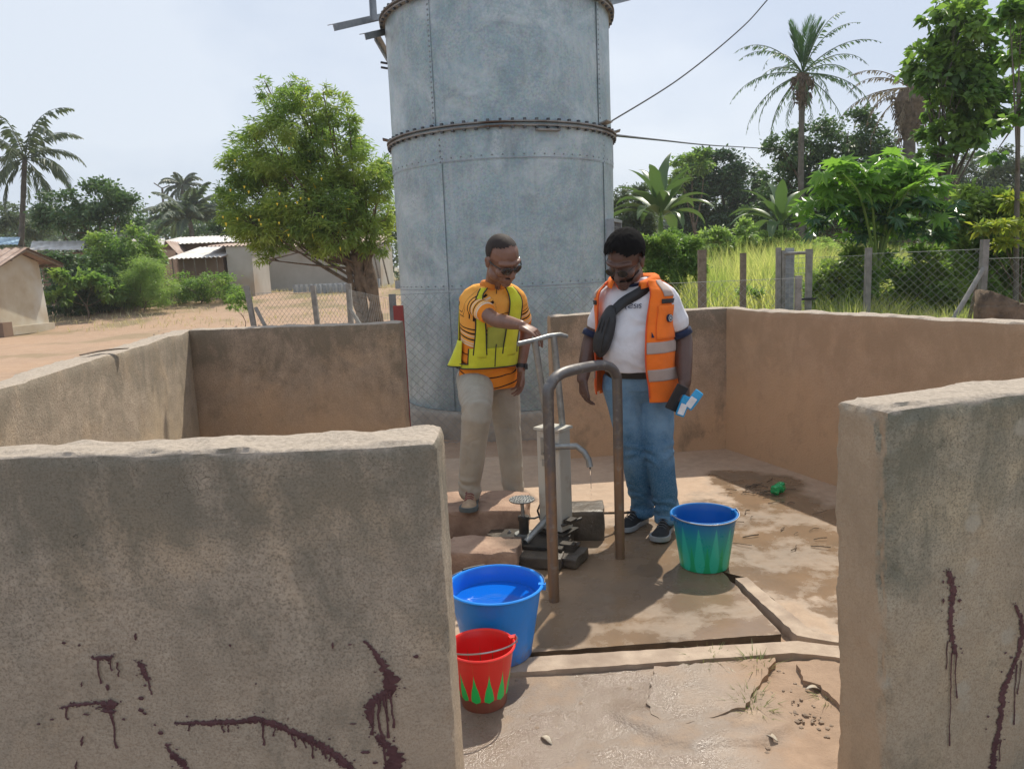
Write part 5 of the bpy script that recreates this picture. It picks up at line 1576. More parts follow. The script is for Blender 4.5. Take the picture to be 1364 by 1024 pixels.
# phone and blue packets in his left hand
hp0 = bwrL + Vector((-.10, -.42, -.80)).normalized() * .085
ph = MB().box(hp0 + Vector((-.052, -.03, .002)), (.078, .010, .15), Matrix.Rotation(.5, 3, 'Y') @ Matrix.Rotation(.35, 3, 'Z'))
o = build(ph, 'mobile_phone', M['black'], None); bm_ = o.modifiers.new('b', 'BEVEL'); bm_.width = .004; bm_.segments = 2
tag(o, 'dark phone in the left hand of the man in orange vest', 'phone')
pk = thing('tissue_packet', 'blue and white packets held under the phone beside the jeans', 'packet', tuple(hp0))
mbl = flatm('light blue film', (.03, .34, .66), .25); 
for dx_, dz_, ry, rz_, lb in ((-.018, -.045, .42, .2, 0), (.040, -.012, .62, -.2, 1)):
    Rq = Matrix.Rotation(rz_, 3, 'Z') @ Matrix.Rotation(ry, 3, 'Y')
    c_ = hp0 + Vector((dx_, -.035, dz_))
    mb = MB(); rbox(mb, (0, 0, 0), (.052, .022, .115), 0, 5 + lb, .004, 6)
    V = np.concatenate(mb.v) @ np.array(Rq).T + np.array(c_)
    o = link_mesh('packet', V, mb.f, mbl, pk, True)
    mb = MB().box(c_ + Rq @ Vector((-.004, -.0135, -.018)), (.036, .003, .062), Rq); build(mb, 'packet_label', M['white'], o)
# ------------------------------------------------------------------ vegetation
def fast_mesh(name, V, nq, tri_per, mat, parent=None, loc=None):
    """V (n,k,3): n leaves of k vertices; tri_per: list of index tuples (all the same length)"""
    n, k, _ = V.shape
    Fi = np.array(tri_per)
    idx = (np.arange(n)[:, None, None] * k + Fi[None]).reshape(-1, Fi.shape[1])
    P = V.reshape(-1, 3).astype(np.float32)
    if loc is not None: P = P - np.array(loc, np.float32)
    me = bpy.data.meshes.new(name)
    me.vertices.add(len(P)); me.vertices.foreach_set('co', P.ravel())
    me.loops.add(idx.size); me.loops.foreach_set('vertex_index', idx.ravel().astype(np.int32))
    me.polygons.add(len(idx)); me.polygons.foreach_set('loop_start', (np.arange(len(idx)) * Fi.shape[1]).astype(np.int32))
    me.update(calc_edges=True); me.validate()
    me.materials.append(mat)
    o = bpy.data.objects.new(name, me); COL.objects.link(o)
    if parent is not None: o.parent = parent
    return o

def unit(A): return A / (np.linalg.norm(A, axis=-1, keepdims=True) + 1e-9)

def leaves(P, size, aspect=.45, droop=.3, outward=None, rng=None, fold=.25, up=.5):
    """leaf blades as folded diamonds: returns (n,5,3) for 4 triangles"""
    n = len(P); rng = rng or RNG
    d = rng.normal(size=(n, 3)); d[:, 2] = d[:, 2] * .6 - droop
    if outward is not None: d += outward * 1.0
    d = unit(d)
    nrm = rng.normal(size=(n, 3)) * .7; nrm[:, 2] += up * 2
    s = unit(np.cross(d, nrm)); nn = np.cross(s, d)
    L = (size * rng.uniform(.65, 1.3, n))[:, None]; W = L * aspect * .5
    tip = P + d * L - np.array([0, 0, 1]) * L * .12
    mid = P + d * L * .48
    return np.stack([P, mid + s * W + nn * W * fold, tip, mid - s * W + nn * W * fold], 1)
LQ = [(0, 1, 2), (0, 2, 3)]

def crown_points(clumps, n, rng, hollow=.55, sub=22, subr=.30):
    """points in the outer part of a set of clumps (centre, radii), gathered into twig sprays"""
    vol = np.array([c[1][0] * c[1][1] * c[1][2] for c in clumps]) ** .75; vol /= vol.sum()
    out, ow = [], []
    for (c, r), f in zip(clumps, vol):
        m = max(3, int(n * f)); ns = max(5, int(sub * (max(r) ** 1.2) + 4))
        u = unit(rng.normal(size=(ns, 3))); rad = rng.uniform(hollow, 1.0, ns) ** .7
        rad[rng.random(ns) < .12] *= 1.15
        sc = u * rad[:, None] * np.array(r) + np.array(c)
        pick = rng.integers(0, ns, m)
        wgt = rng.random(ns) * .8 + .35
        keep = rng.random(m) < wgt[pick]
        pick = pick[keep]
        p = sc[pick] + rng.normal(size=(len(pick), 3)) * np.array(r) * subr * .55
        out.append(p); ow.append(unit((p - np.array(c)) / np.array(r)))
    return np.concatenate(out), np.concatenate(ow)

def clumps_at(spec, y, depth=.8, jit=.3, rng=None):
    """clump list from outline positions at distance y: (u, v, ru, rv)"""
    rng = rng or RNG; out = []
    for q in spec:
        u, v, ru, rv = q[:4]; yy = y * (1 + rng.normal() * jit * .04) + (q[4] if len(q) > 4 else 0)
        c = at(u, v, yy); k = yy / 1000.0 * .98
        out.append(((c.x, c.y, c.z), (ru * k, max(ru, rv) * k * depth, rv * k)))
    return out

def limbs(mb, base, top, clumps, r0, rng, bend=.15, twigs=2):
    base, top = Vector(base), Vector(top)
    m = (base + top) / 2 + Vector((rng.normal() * bend, rng.normal() * bend, 0))
    mb.tube(cat([base, m, top], 5), np.linspace(r0, r0 * .6, 11), 10)
    for c, r in clumps:
        c = Vector(c); j = top.lerp(m, rng.uniform(0, .6))
        k = j.lerp(c, .5) + Vector((rng.normal() * r[0] * .2, rng.normal() * r[1] * .2, -r[2] * .1))
        mb.tube(cat([j, k, c], 4), np.linspace(r0 * .38, r0 * .08, 9), 6)
        for _ in range(twigs):
            e = c + Vector((rng.normal() * r[0] * .55, rng.normal() * r[1] * .55, rng.normal() * r[2] * .5 + r[2] * .2))
            mb.tube([k.lerp(c, .6), k.lerp(e, .7), e], [r0 * .12, r0 * .08, r0 * .03], 4)

def tree(name, label, cat_, spec, y, n, size, mat, base_uv=None, base_z=0.0, r0=.12, aspect=.45, droop=.3, seed=0, depth=.8, bark='bark', group=None, hollow=.55, extra_trunks=(), sub=22, subr=.3, crown='crown', trunk=True, fork=None):
    rng = np.random.default_rng(seed)
    cl = clumps_at(spec, y, depth, rng=rng)
    cs = np.array([c[0] for c in cl]); ctr = cs.mean(0)
    if base_uv is not None: b = at(base_uv[0], base_uv[1], y); b.z = base_z
    else: b = Vector((ctr[0], ctr[1], base_z))
    root = thing(name, label, cat_, tuple(b), group)
    P, O = crown_points(cl, n, rng, hollow, sub, subr)
    P = P[P[:, 2] > base_z + .03]if not len(O) else P
    ok = P[:, 2] > base_z + .02; P, O = P[ok], O[ok]
    fast_mesh(crown, leaves(P, size, aspect, droop, O, rng), 0, LQ, mat, root, loc=b)
    if trunk:
        mb = MB()
        top = Vector(fork) if fork is not None else b.lerp(Vector(ctr), .55)
        limbs(mb, b - Vector((0, 0, .1)), top, cl, r0, rng)
        for e0, e1, rr in extra_trunks:
            mb.tube(cat([e0, (Vector(e0) + Vector(e1)) / 2 + Vector((rng.normal() * .12, 0, 0)), e1], 6), np.linspace(rr, rr * .7, 13) * (1 + .12 * np.sin(np.arange(13) * 1.7)), 10)
        build(mb, 'trunk', M[bark], root, True)
    return root

# ---- yellow flowering tree left of the tank
Y0 = 17.0
def zat(u, v, y=Y0): return at(u, v, y)
fk = at(478, 352, Y0)
ol = tree('oleander_tree', 'bushy light green tree with small yellow flowers and a gnarled split trunk', 'tree',
     [(395, 165, 52, 32), (345, 165, 18, 14), (368, 205, 58, 40), (440, 190, 50, 36), (485, 225, 40, 36), (335, 225, 38, 30), (330, 268, 40, 34), (385, 255, 58, 42), (445, 260, 58, 44), (497, 275, 28, 42),
      (345, 300, 38, 26), (400, 305, 48, 26), (455, 312, 45, 24), (500, 315, 24, 24), (360, 325, 22, 12), (425, 330, 22, 12), (395, 130, 30, 14), (355, 122, 14, 9), (440, 145, 26, 18), (420, 285, 60, 36), (370, 300, 50, 30), (315, 250, 18, 14), (510, 225, 22, 18), (305, 285, 16, 16), (330, 175, 10, 8), (405, 112, 14, 8), (300, 222, 10, 8), (318, 195, 9, 7), (352, 108, 6, 5), (385, 108, 10, 7), (430, 120, 12, 7), (465, 165, 18, 12), (508, 250, 18, 16), (298, 265, 12, 10), (345, 345, 12, 8), (455, 345, 16, 8)], Y0,
     62000, .15, M['leaf_olean'], (487, 430), -.05, .10, .20, .25, 101, .95, fork=fk, hollow=.3, sub=34, subr=.24,
     extra_trunks=[(at(497, 470, Y0), at(487, 335, Y0), .15), (at(476, 470, Y0 + .2), at(472, 340, Y0), .13), (at(505, 470, Y0 - .1), at(498, 400, Y0), .13), (at(498, 400, Y0), at(476, 330, Y0), .10), (at(486, 440, Y0), at(462, 325, Y0), .08)])
rng = np.random.default_rng(5)
cl = clumps_at([(385, 255, 75, 60), (350, 240, 50, 50), (450, 300, 60, 30)], Y0 - 1.5, .4)
P, O = crown_points(cl, 150, rng, .8)
mb = MB()
for p in P[:22]: mb.lathe(p, [(.004, -.03), (.010, -.01), (.024, .022)], 5, cap0=False)
t = MT('yellow petal', .6); t.color((.75, .6, .06)); tag(build(mb, 'blossoms', t.m, ol), kind='stuff')

# ---- palms
def frond(name, base, azim, elev, L, droop, mat, parent, seed=0, npin=36, pinL=.22, pinW=.035, r=.03, hang=.5, thin=1.0, curl=1.3):
    rng = np.random.default_rng(seed)
    base = Vector(base); h = Vector((math.cos(azim), math.sin(azim), 0))
    pts = []; p = base.copy(); e = elev
    for i in range(13):
        pts.append(p.copy()); p = p + (h * math.cos(e) + Vector((0, 0, math.sin(e)))) * (L / 12); e -= droop / 12 * (.5 + curl * i / 12)
    mb = MB().tube(pts, np.linspace(r, r * .15, 13), 5)
    V = []
    side = h.cross(Vector((0, 0, 1)))
    for i in range(npin):
        f = .12 + .87 * i / npin; x = f * 12; k = min(int(x), 11); q = pts[k].lerp(pts[k + 1], x - k); td = (pts[k + 1] - pts[k]).normalized()
        l = L * pinL * math.sin(PI * min(.97, f * .82 + .12)) * rng.uniform(.75, 1.1) * thin
        for s_ in (-1, 1):
            if rng.random() > .3 + .65 * thin: continue
            d = (td * .75 + side * s_ * .8 + Vector((0, 0, -hang * rng.uniform(.4, 1.4)))).normalized()
            m = q + d * l * .5; t_ = q + d * l + Vector((0, 0, -hang * l * .25)); w_ = Vector(td) * (pinW * L * .1)
            V.append([q, m + w_, t_, m - w_])
    V = np.array([[list(a) for a in q] for q in V])
    n0 = mb.n
    mb.add(V.reshape(-1, 3), [(4 * i, 4 * i + 1, 4 * i + 2) for i in range(len(V))] + [(4 * i, 4 * i + 2, 4 * i + 3) for i in range(len(V))])
    return build(mb, name, mat, parent)

def palm(label, uv, y, base_uv, L, n, seed, mat, trunk_r=.16, droop=1.5, elev0=(-.5, 1.25), thin=1.0, hang=.5, base_z=0., skirt=None, spear=0, npin=36, group=None, name='coconut_palm', bark='bark_grey', azr=None, pinW=.35):
    rng = np.random.default_rng(seed)
    top = at(uv[0], uv[1], y); b = at(base_uv[0], base_uv[1], y); b.z = base_z
    root = thing(name, label, 'palm tree', tuple(b), group)
    mid = (b + top) / 2 + Vector((rng.normal() * .15, 0, 0))
    tp = cat([b + Vector((0, 0, -.1)), mid, top], 12)
    rr = trunk_r * (1.15 - .3 * np.linspace(0, 1, len(tp))) * (1 + .05 * np.sin(np.arange(len(tp)) * 2.1))
    build(MB().tube(tp, rr, 12), 'trunk', M[bark], root, True)
    for i in range(n):
        az = i * 2.399 + rng.normal() * .15; e = elev0[1] + (elev0[0] - elev0[1]) * (i / max(1, n - 1)) + rng.normal() * .08
        frond('frond', top, az, e, L * rng.uniform(.85, 1.1), droop * rng.uniform(.8, 1.2), mat, root, seed * 100 + i, npin, thin=thin, hang=hang, pinW=pinW)
    if spear:
        for i in range(spear):
            frond('spear_frond', top + Vector((0, 0, .1)), i * 2.399, 1.28 + rng.normal() * .07, L * .55, .25, M['leaf_palm_green'], root, seed * 77 + i, 60, pinL=.30, hang=-.6, pinW=.10)
    if skirt:
        mb = MB(); V = []
        mb.lathe(tuple(top + Vector((0, 0, -skirt))), [(trunk_r * .9, 0), (trunk_r * 1.6, skirt * .3), (trunk_r * 2.6, skirt * .75), (trunk_r * 1.8, skirt)], 12, cap1=True)
        for k in range(90):
            a_ = rng.uniform(0, 2 * PI); z_ = rng.uniform(-.05, skirt * .9); r_ = trunk_r * (1.2 + 1.5 * z_ / skirt)
            q = top + Vector((math.cos(a_) * r_, math.sin(a_) * r_, -skirt + z_))
            mb.tube([q, q + Vector((math.cos(a_) * .12, math.sin(a_) * .12, .05)), q + Vector((math.cos(a_) * .2, math.sin(a_) * .2, -.18))], [.05, .035, .01], 4)
        build(mb, 'dead_leaf_base', M['bark'], root)
    return root
palm('tall coconut palm leaning at the left edge with drooping fronds', (33, 212), 42, (8, 330), 4.0, 22, 1, M['leaf_palm'], .14, 1.8, (-.75, 1.35), hang=.8, pinW=.2, thin=.75)
palm('small distant coconut palm beside the utility pole', (243, 248), 100, (240, 330), 3.4, 20, 2, M['leaf_palm'], .18, 1.6, (-.6, 1.3), hang=.7, base_z=.8, npin=20, pinW=.7)
palm('low wide palm with spreading fronds under the distant coconut palm', (252, 292), 62, (252, 330), 4.0, 24, 3, M['leaf_far'], .2, 1.5, (.1, 1.3), hang=.5, base_z=.8, npin=26, pinW=.5)
palm('tall thin oil palm with sparse dark fronds and green tuft on top', (1069, 98), 34, (1072, 300), 3.9, 24, 4, M['leaf_dark2'], .13, 1.25, (-.8, 1.05), thin=.36, hang=.8, npin=44, skirt=1.35, spear=7, base_z=.3, name='oil_palm', pinW=.10)
palm('withering palm with brown hanging fronds behind the leafy tree', (1214, 118), 34, (1216, 300), 3.6, 24, 5, M['leaf_dead'], .26, 1.5, (-1.1, .95), thin=.36, hang=.9, npin=40, skirt=2.2, base_z=.3, name='oil_palm', pinW=.12)

# ---- left background trees and bushes
tree('dark_tree', 'dark loose tree behind the left hut roofs', 'tree', [(95, 275, 32, 22), (130, 265, 34, 22), (160, 280, 28, 20), (75, 290, 26, 20), (115, 298, 40, 18), (178, 298, 14, 12)], 40, 11000, .22, M['leaf_dark2'], None, 0, .2, .55, .2, 111, sub=8, subr=.35)
tree('dark_tree', 'hazy tree mass low at the left edge under the coconut palm', 'tree', [(10, 290, 30, 18), (45, 296, 28, 16), (25, 305, 40, 14)], 55, 6000, .26, M['leaf_far'], None, 0, .2, .5, .2, 112, sub=6)
tree('dark_tree', 'low dark tree between the two distant palms and the flowering tree', 'tree', [(290, 285, 26, 16), (205, 298, 26, 12), (300, 265, 12, 16), (240, 302, 40, 10)], 72, 6000, .3, M['leaf_dark2'], None, .8, .2, .5, .2, 113, sub=6)
tree('dark_tree', 'dark tree peeping between the tank and the flowering tree', 'tree', [(300, 300, 20, 14), (520, 300, 16, 20)], 45, 2500, .22, M['leaf_dark'], (300, 330), .5, .15, .5, .2, 114)
GB = dict(base_z=.2)
tree('bush', 'tall rounded bright bush beside the pale hut', 'bush', [(155, 322, 34, 20), (180, 328, 32, 24), (138, 348, 34, 24), (175, 362, 34, 26), (200, 350, 22, 20), (160, 385, 36, 22), (195, 378, 26, 22)], 35, 22000, .19, M['leaf_mid'], None, .3, .07, .5, .25, 121, sub=9)
tree('bush', 'broad leafy dark bush hugging the hut wall', 'bush', [(90, 350, 28, 16), (85, 375, 26, 22), (112, 385, 34, 24), (145, 398, 32, 18), (80, 400, 22, 18), (110, 408, 30, 12), (140, 375, 24, 20)], 33, 17000, .19, M['leaf_dark2'], None, .1, .06, .55, .3, 122, sub=9, hollow=.4)
tree('bush', 'leafy cassava-like bush with pale leaves at the foot of the hut wall', 'bush', [(88, 372, 24, 14), (125, 380, 22, 12), (150, 388, 18, 10), (80, 395, 16, 12)], 31.5, 4500, .22, M['leaf_mid'], None, .1, .05, .5, .3, 123, sub=5)
tree('bush', 'small round soft green bush on a thin stem', 'bush', [(192, 366, 32, 20), (178, 380, 22, 18), (212, 382, 22, 17), (195, 352, 22, 12), (195, 393, 26, 14), (170, 396, 16, 12), (220, 398, 16, 10)], 33, 20000, .12, M['leaf_soft'], (194, 412), .05, .045, .22, .15, 124, hollow=.15, sub=28)
tree('bush', 'low sprawling bush in front of the shed', 'bush', [(250, 374, 30, 12), (285, 374, 28, 13), (228, 384, 18, 10), (304, 384, 18, 10), (262, 388, 34, 12), (290, 392, 24, 10), (235, 395, 22, 8), (310, 396, 18, 8)], 36, 11000, .13, M['leaf_mid'], None, .3, .04, .4, .2, 125, hollow=.3, sub=16)
tree('bush', 'sparse scrubby weed at the foot of the fence post', 'bush', [(318, 394, 14, 12), (330, 404, 12, 10), (312, 404, 12, 8)], 24, 1200, .11, M['leaf_mid'], None, 0, .015, .4, .2, 126)
wl = []
rw = np.random.default_rng(71)
for u in range(-120, 1520, 26):
    if 520 < u < 800: continue
    tp_ = 292 + rw.normal() * 7 if u < 520 else 285 + rw.normal() * 10
    for v in (tp_ + 12, tp_ + 34, tp_ + 58):
        q = at(u + rw.normal() * 8, v - .042 * (u - 300) * .6, 84 + rw.normal() * 6); wl.append(((q.x, q.y, max(q.z, 1.2)), (2.6, 2.6, 2.2)))
P, O = crown_points(wl, 90000, rw, .4, 9, .4)
P, O = P[P[:, 2] > .8], O[P[:, 2] > .8]
tag(fast_mesh('distant_woods', leaves(P, .55, .6, .2, O, rw), 0, LQ, M['leaf_far']), kind='stuff')

# ---- hut on the left
def at0(u, v, y): return at(u, v, y)
hx0, hx1, hy0, hy1 = -20.6, -16.9, 26.4, 31.0
hut = thing('mud_hut', 'pale mud hut with a rusty sloping tin roof at the left edge', 'hut', (hx1, hy0, 0))
c1 = at(67, 436, 28.6); c0 = at(4, 446, 26.2)          # right rear and right front corners of the gable wall
e1, e0, pk_ = at(61, 338, 28.6), at(0, 372, 26.2), at(36, 331, 27.4)
a0, a1 = Vector((c0.x, c0.y, 0)), Vector((c1.x, c1.y, 0)); dv = Vector((-3.2, -.8, 0))
zr0, zr1, zpk = 2.35, 2.55, 2.95
V = [a0, a1, a1 + Vector((-.12, 0, zr1)), (a0 + a1) / 2 + Vector((-.1, 0, zpk)), a0 + Vector((-.1, 0, zr0))]
V += [v + dv for v in V]
build(MB().add(V, [(0, 1, 2, 3, 4), (9, 8, 7, 6, 5), (0, 5, 6, 1), (1, 6, 7, 2), (2, 7, 8, 3), (3, 8, 9, 4), (4, 9, 5, 0)]), 'mud_wall', M['mudwall'], hut)
build(MB().box((a0 + a1) / 2 + Vector((.05, 0, .14)), (.22, (a1 - a0).length + .1, .30), Matrix.Rotation(-math.atan2((a1 - a0).x, (a1 - a0).y), 3, 'Z')), 'wall_footing', M['mudwall'], hut)
build(MB().box(a0 + Vector((.02, -.1, .22)), (.5, .5, .5)), 'corner_block', M['mudwall_brown'], hut)
def sheet(p00, p01, p10, p11, name, mat, parent, nrib=18, amp=.02, th=.004):
    """corrugated roofing sheet: ribs run from the p0x edge to the p1x edge"""
    p00, p01, p10, p11 = map(Vector, (p00, p01, p10, p11)); n = nrib * 4
    up = (p01 - p00).cross(p10 - p00).normalized(); up = up if up.z > 0 else -up
    V = []
    for i in range(n + 1):
        f = i / n; o_ = up * amp * math.sin(f * nrib * 2 * PI)
        V += [p00.lerp(p01, f) + o_, p10.lerp(p11, f) + o_]
    V += [v - up * (th + amp * .2) for v in V[:]]
    m = 2 * (n + 1)
    F = [(2 * i, 2 * i + 2, 2 * i + 3, 2 * i + 1) for i in range(n)] + [(m + 2 * i, m + 2 * i + 1, m + 2 * i + 3, m + 2 * i + 2) for i in range(n)]
    F += [(2 * i, m + 2 * i, m + 2 * i + 2, 2 * i + 2) for i in range(n)] + [(2 * i + 1, 2 * i + 3, m + 2 * i + 3, m + 2 * i + 1) for i in range(n)]
    return build(MB().add(V, F), name, mat, parent)
ov = Vector((.35, 0, 0))
r0_, r1_ = (a0 + a1) / 2 + Vector((.4, 0, zpk + .08)), (a0 + a1) / 2 + Vector((-.1, 0, zpk + .08)) + dv * 1.1
sheet(r0_, r1_, a0 + Vector((.5, -.6, zr0 - .05)), a0 + Vector((0, -.6, zr0 - .05)) + dv * 1.1, 'roof_sheet', M['sheet_rust'], hut, 14, .03)
sheet(r0_, r1_, a1 + Vector((.5, .7, zr1 - .1)), a1 + Vector((0, .7, zr1 - .1)) + dv * 1.1, 'roof_sheet', M['sheet_rust'], hut, 14, .03)
for f in (0, .5, 1):
    p = [a0 + Vector((.35, -.55, zr0 - .1)), (a0 + a1) / 2 + Vector((.3, 0, zpk)), a1 + Vector((.35, .6, zr1 - .16))]
    q = p[0].lerp(p[1], f) if f < 1 else p[2]
    build(MB().tube([q + Vector((.1, 0, 0)), q + dv * .4], .05, 6), 'roof_pole', M['wood_post'], hut)
build(MB().tube([a0 + Vector((.36, -.6, zr0 - .1)), (a0 + a1) / 2 + Vector((.32, 0, zpk)), a1 + Vector((.36, .65, zr1 - .16))], .05, 6), 'rafter', M['wood_post'], hut)
# blue and pale sheet roofs glimpsed beyond the hut
def far_roof(label, u0, u1, v0, v1, y, mat, wallmat, slope=1.6, wall_h=2.4, cat_='house', name='low_house'):
    p0, p1 = at(u0, v1, y), at(u1, v1, y); z_ = p0.z
    rt = thing(name, label, cat_, ((p0.x + p1.x) / 2, y, .8))
    q0, q1 = at(u0, v0, y + slope), at(u1, v0, y + slope)
    sheet(p0 + Vector((-.2, -.2, 0)), p1 + Vector((.2, -.2, 0)), q0 + Vector((-.2, 0, 0)), q1 + Vector((.2, 0, 0)), 'roof_sheet', mat, rt, max(6, int((p1 - p0).length / .25)), .012)
    build(MB().box(((p0.x + p1.x) / 2, y + slope * .6, (min(p0.z, p1.z) - .15 + .5) / 2), (abs(p1.x - p0.x) - .1, slope, min(p0.z, p1.z) - .15 - .4)), 'wall', wallmat, rt)
    return rt, p0, p1
far_roof('low house with a pale blue tin roof just behind the hut roof', 0, 22, 316, 326, 40, grunge('blue roofing', (.30, .46, .60), (.24, .36, .46), 1.5, .5, 0), M['mudwall'])
far_roof('low house with a shiny grey tin roof behind the bright bush', 48, 108, 321, 333, 38, M['sheet_white'], M['mudwall_brown'])
far_roof('low house with a thin grey roof edge between hut and bush', 180, 215, 318, 330, 40, M['sheet_white'], M['mudwall_brown'])

# ---- long house, brown house and small shed
YB = 46.0; zb = .78
hz = lambda u, v, y=YB: at(u, v, y)
lh = thing('long_house', 'long low grey rendered house behind the flowering tree', 'house', (hz(430, 385).x, YB, zb))
pL, pR = hz(338, 338), hz(505, 328); bz = hz(338, 384).z
zt = (pL.z + pR.z) / 2 + .25
build(MB().box(((pL.x + pR.x) / 2, YB + 2.5, (zt + bz) / 2 - .4), (pR.x - pL.x, 5, zt - bz + .8)), 'rendered_wall', M['render'], lh)
sheet((pL.x - .4, YB - .5, zt + .02), (pR.x + .3, YB - .5, zt + .02), (pL.x - .4, YB + 5.4, zt + .75), (pR.x + .3, YB + 5.4, zt + .75), 'roof_sheet', M['sheet_rust'], lh, 26, .03)
d0 = hz(340, 360); dr = build(MB().box((d0.x - .05, YB - .02, (zt + bz) / 2), (.55, .08, 2.0)), 'door', M['opening'], lh)
build(MB().box((pR.x - 1.0, YB - .03, (zt + bz) / 2), (.7, .08, 2.0)), 'door', M['wood_post'], lh)
for k in range(3): build(MB().tube([(pR.x - .4 + k * .5, YB - 1.0, bz - .1), (pR.x - .7 + k * .45, YB - 1.0, zt - .2)], .05, 6), 'porch_pole', M['wood_post'], lh)
build(MB().box((pR.x - .7, YB - 1.2, bz + .02), (1.6, .5, .5)), 'door_step', M['cblock'], lh)
bh = thing('brown_house', 'brown mud house with a long flat pale roof edge behind the shed', 'house', (hz(270, 380, 50).x, 50, zb))
p0, p1 = hz(218, 326, 50), hz(345, 320, 50)
zt2 = p1.z - .1
build(MB().box(((p0.x + p1.x) / 2, 52, (zt2 + .5) / 2), (p1.x - p0.x, 4, zt2 - .4)), 'mud_wall', M['mudwall_brown'], bh)
sheet((p0.x - .8, 49.3, zt2 + .05), (p1.x + .3, 49.3, zt2 + .05), (p0.x - .8, 54.5, zt2 + .75), (p1.x + .3, 54.5, zt2 + .75), 'roof_sheet', M['sheet_white'], bh, 26, .03)
g0, g1, gp = hz(208, 345, 48), hz(238, 345, 48), hz(222, 322, 48)
gh = thing('brown_house', 'narrow brown gabled end house with rusty roof left of the shed', 'house', (g0.x, 48, zb))
V = [Vector((g0.x, 48, .4)), Vector((g1.x, 48, .4)), Vector((g1.x, 48, g1.z)), Vector((gp.x, 48, gp.z)), Vector((g0.x, 48, g0.z))]; V += [v + Vector((0, 1.6, 0)) for v in V]
build(MB().add(V, [(0, 1, 2, 3, 4), (9, 8, 7, 6, 5), (0, 5, 6, 1), (1, 6, 7, 2), (4, 9, 5, 0)]), 'mud_wall', M['mudwall_brown'], gh)
sheet((gp.x, 47.8, gp.z + .05), (gp.x, 49.8, gp.z + .05), (g0.x - .4, 47.8, g0.z - .1), (g0.x - .4, 49.8, g0.z - .1), 'roof_sheet', M['sheet_white'], gh, 6, .02)
sheet((gp.x, 47.8, gp.z + .05), (gp.x, 49.8, gp.z + .05), (g1.x + .4, 47.8, g1.z - .1), (g1.x + .4, 49.8, g1.z - .1), 'roof_sheet', M['sheet_rust'], gh, 6, .02)
YS = 38.0
s0_, s1_, s2_ = at(228, 345, YS), at(296, 345, YS), at(310, 328, YS + 2)
sh = thing('small_shed', 'small shed with a bright white sloping tin roof and pale side wall', 'shed', (s0_.x, YS, .5))
zs = s0_.z
build(MB().box(((s0_.x + s1_.x) / 2 + .1, YS + 1.3, (zs + .3) / 2), (s1_.x - s0_.x - .3, 2.2, zs - .3)), 'plank_wall', M['mudwall_brown'], sh)
sheet((s0_.x - .1, YS - .3, zs), (s1_.x + .1, YS - .3, zs), (s0_.x + .5, YS + 2.4, zs + .62), (s1_.x + .9, YS + 2.4, zs + .62), 'roof_sheet', M['sheet_white'], sh, 12, .03)
w0, w1_ = at(300, 345, YS), at(334, 345, YS)
build(MB().box(((w0.x + w1_.x) / 2, YS + 1.5, (zs + .5 + .2) / 2), (w1_.x - w0.x, 2.6, zs + .3)), 'side_wall', M['render'], sh)
sheet((w0.x - .9, YS + .1, zs + .55), (w1_.x + .2, YS + .1, zs + .50), (w0.x - .9, YS + 2.9, zs + .75), (w1_.x + .2, YS + 2.9, zs + .75), 'roof_sheet', M['sheet_rust'], sh, 12, .03)
for k in range(5): build(MB().tube([(s0_.x + .15 + k * .55, YS - .2, .3), (s0_.x + .12 + k * .55, YS - .2, zs)], .03, 5), 'wall_pole', M['wood_post'], sh)

# ---- grey cement blocks set out to dry on the ground
zg = lambda y: -.05 + (lambda q: q * q * (3 - 2 * q) * .85)(min(1, max(0, (y - 26) / 14)))
first = None
def cb(x, y, rz, lab=None):
    global first
    if first is None:
        mb = MB().box((x, y, zg(y) + .2), (.14, .40, .40)); mb.box((x, y, zg(y) + .405), (.06, .13, .012), mi=0)
        first = thing('hollow_block', 'grey cement block standing in rows in front of the long house', 'cement block', (x, y, zg(y)), 'cement blocks drying in rows')
        build(mb, 'block_body', M['cblock'], first); first.rotation_euler = (0, 0, rz)
        first['label'] = lab; return first
    return copy_thing(first, (x, y, zg(y)), lab, rz)
bl0 = at(420, 388, 38.0); bl1 = at(478, 388, 38.0)
for j in range(3):
    for k in range(9 if j < 2 else 14):
        x_ = bl0.x + (bl1.x - bl0.x) * k / 8.5 + random.gauss(0, .02)
        if j == 2: x_ = bl0.x - 1.4 + k * .26
        cb(x_, 38.0 + j * .75, random.gauss(0, .06), ('grey cement block in the nearest drying row before the long house', 'grey cement block in the middle drying row before the long house', 'grey cement block in the rear drying row nearest the long house')[j])
for k in range(4): cb(bl1.x + 1.9 + (k % 2) * .45, 39 + (k // 2) * .5, PI / 2, 'grey cement block in the small pile right of the flowering tree trunk')

# ---- utility pole and wires
up_ = at(216, 250, 90); ub = at(218, 320, 90)
root = thing('utility_pole', 'thin distant utility pole with a crooked cross bar left of the small palm', 'utility pole', (ub.x, 90, .8))
build(MB().tube([(ub.x, 90, .8), (up_.x, 90, up_.z)], .13, 8), 'pole', M['wood_post'], root)
build(MB().tube([at(205, 244, 90), up_ + Vector((0, 0, -.1)), at(226, 247, 90)], .07, 6), 'cross_bar', M['wood_post'], root)
def wire(label, pts, r):
    tag(build(MB().tube(cat(pts, 10), r, 5), 'overhead_wire', M['black'], None), label, 'cable')
wire('thick overhead cable rising from the tank flange to the top of the sky', [at(812, 163, 8.6), at(905, 105, 9.6), at(985, 40, 10.6), at(1024, -2, 11.2), at(1090, -80, 12)], .009)
wire('thin overhead cable running level from the tank towards the thin palm', [at(814, 180, 8.5), at(880, 187, 14), at(950, 194, 22), at(1030, 199, 34), at(1230, 214, 50), at(1400, 216, 70)], .016)

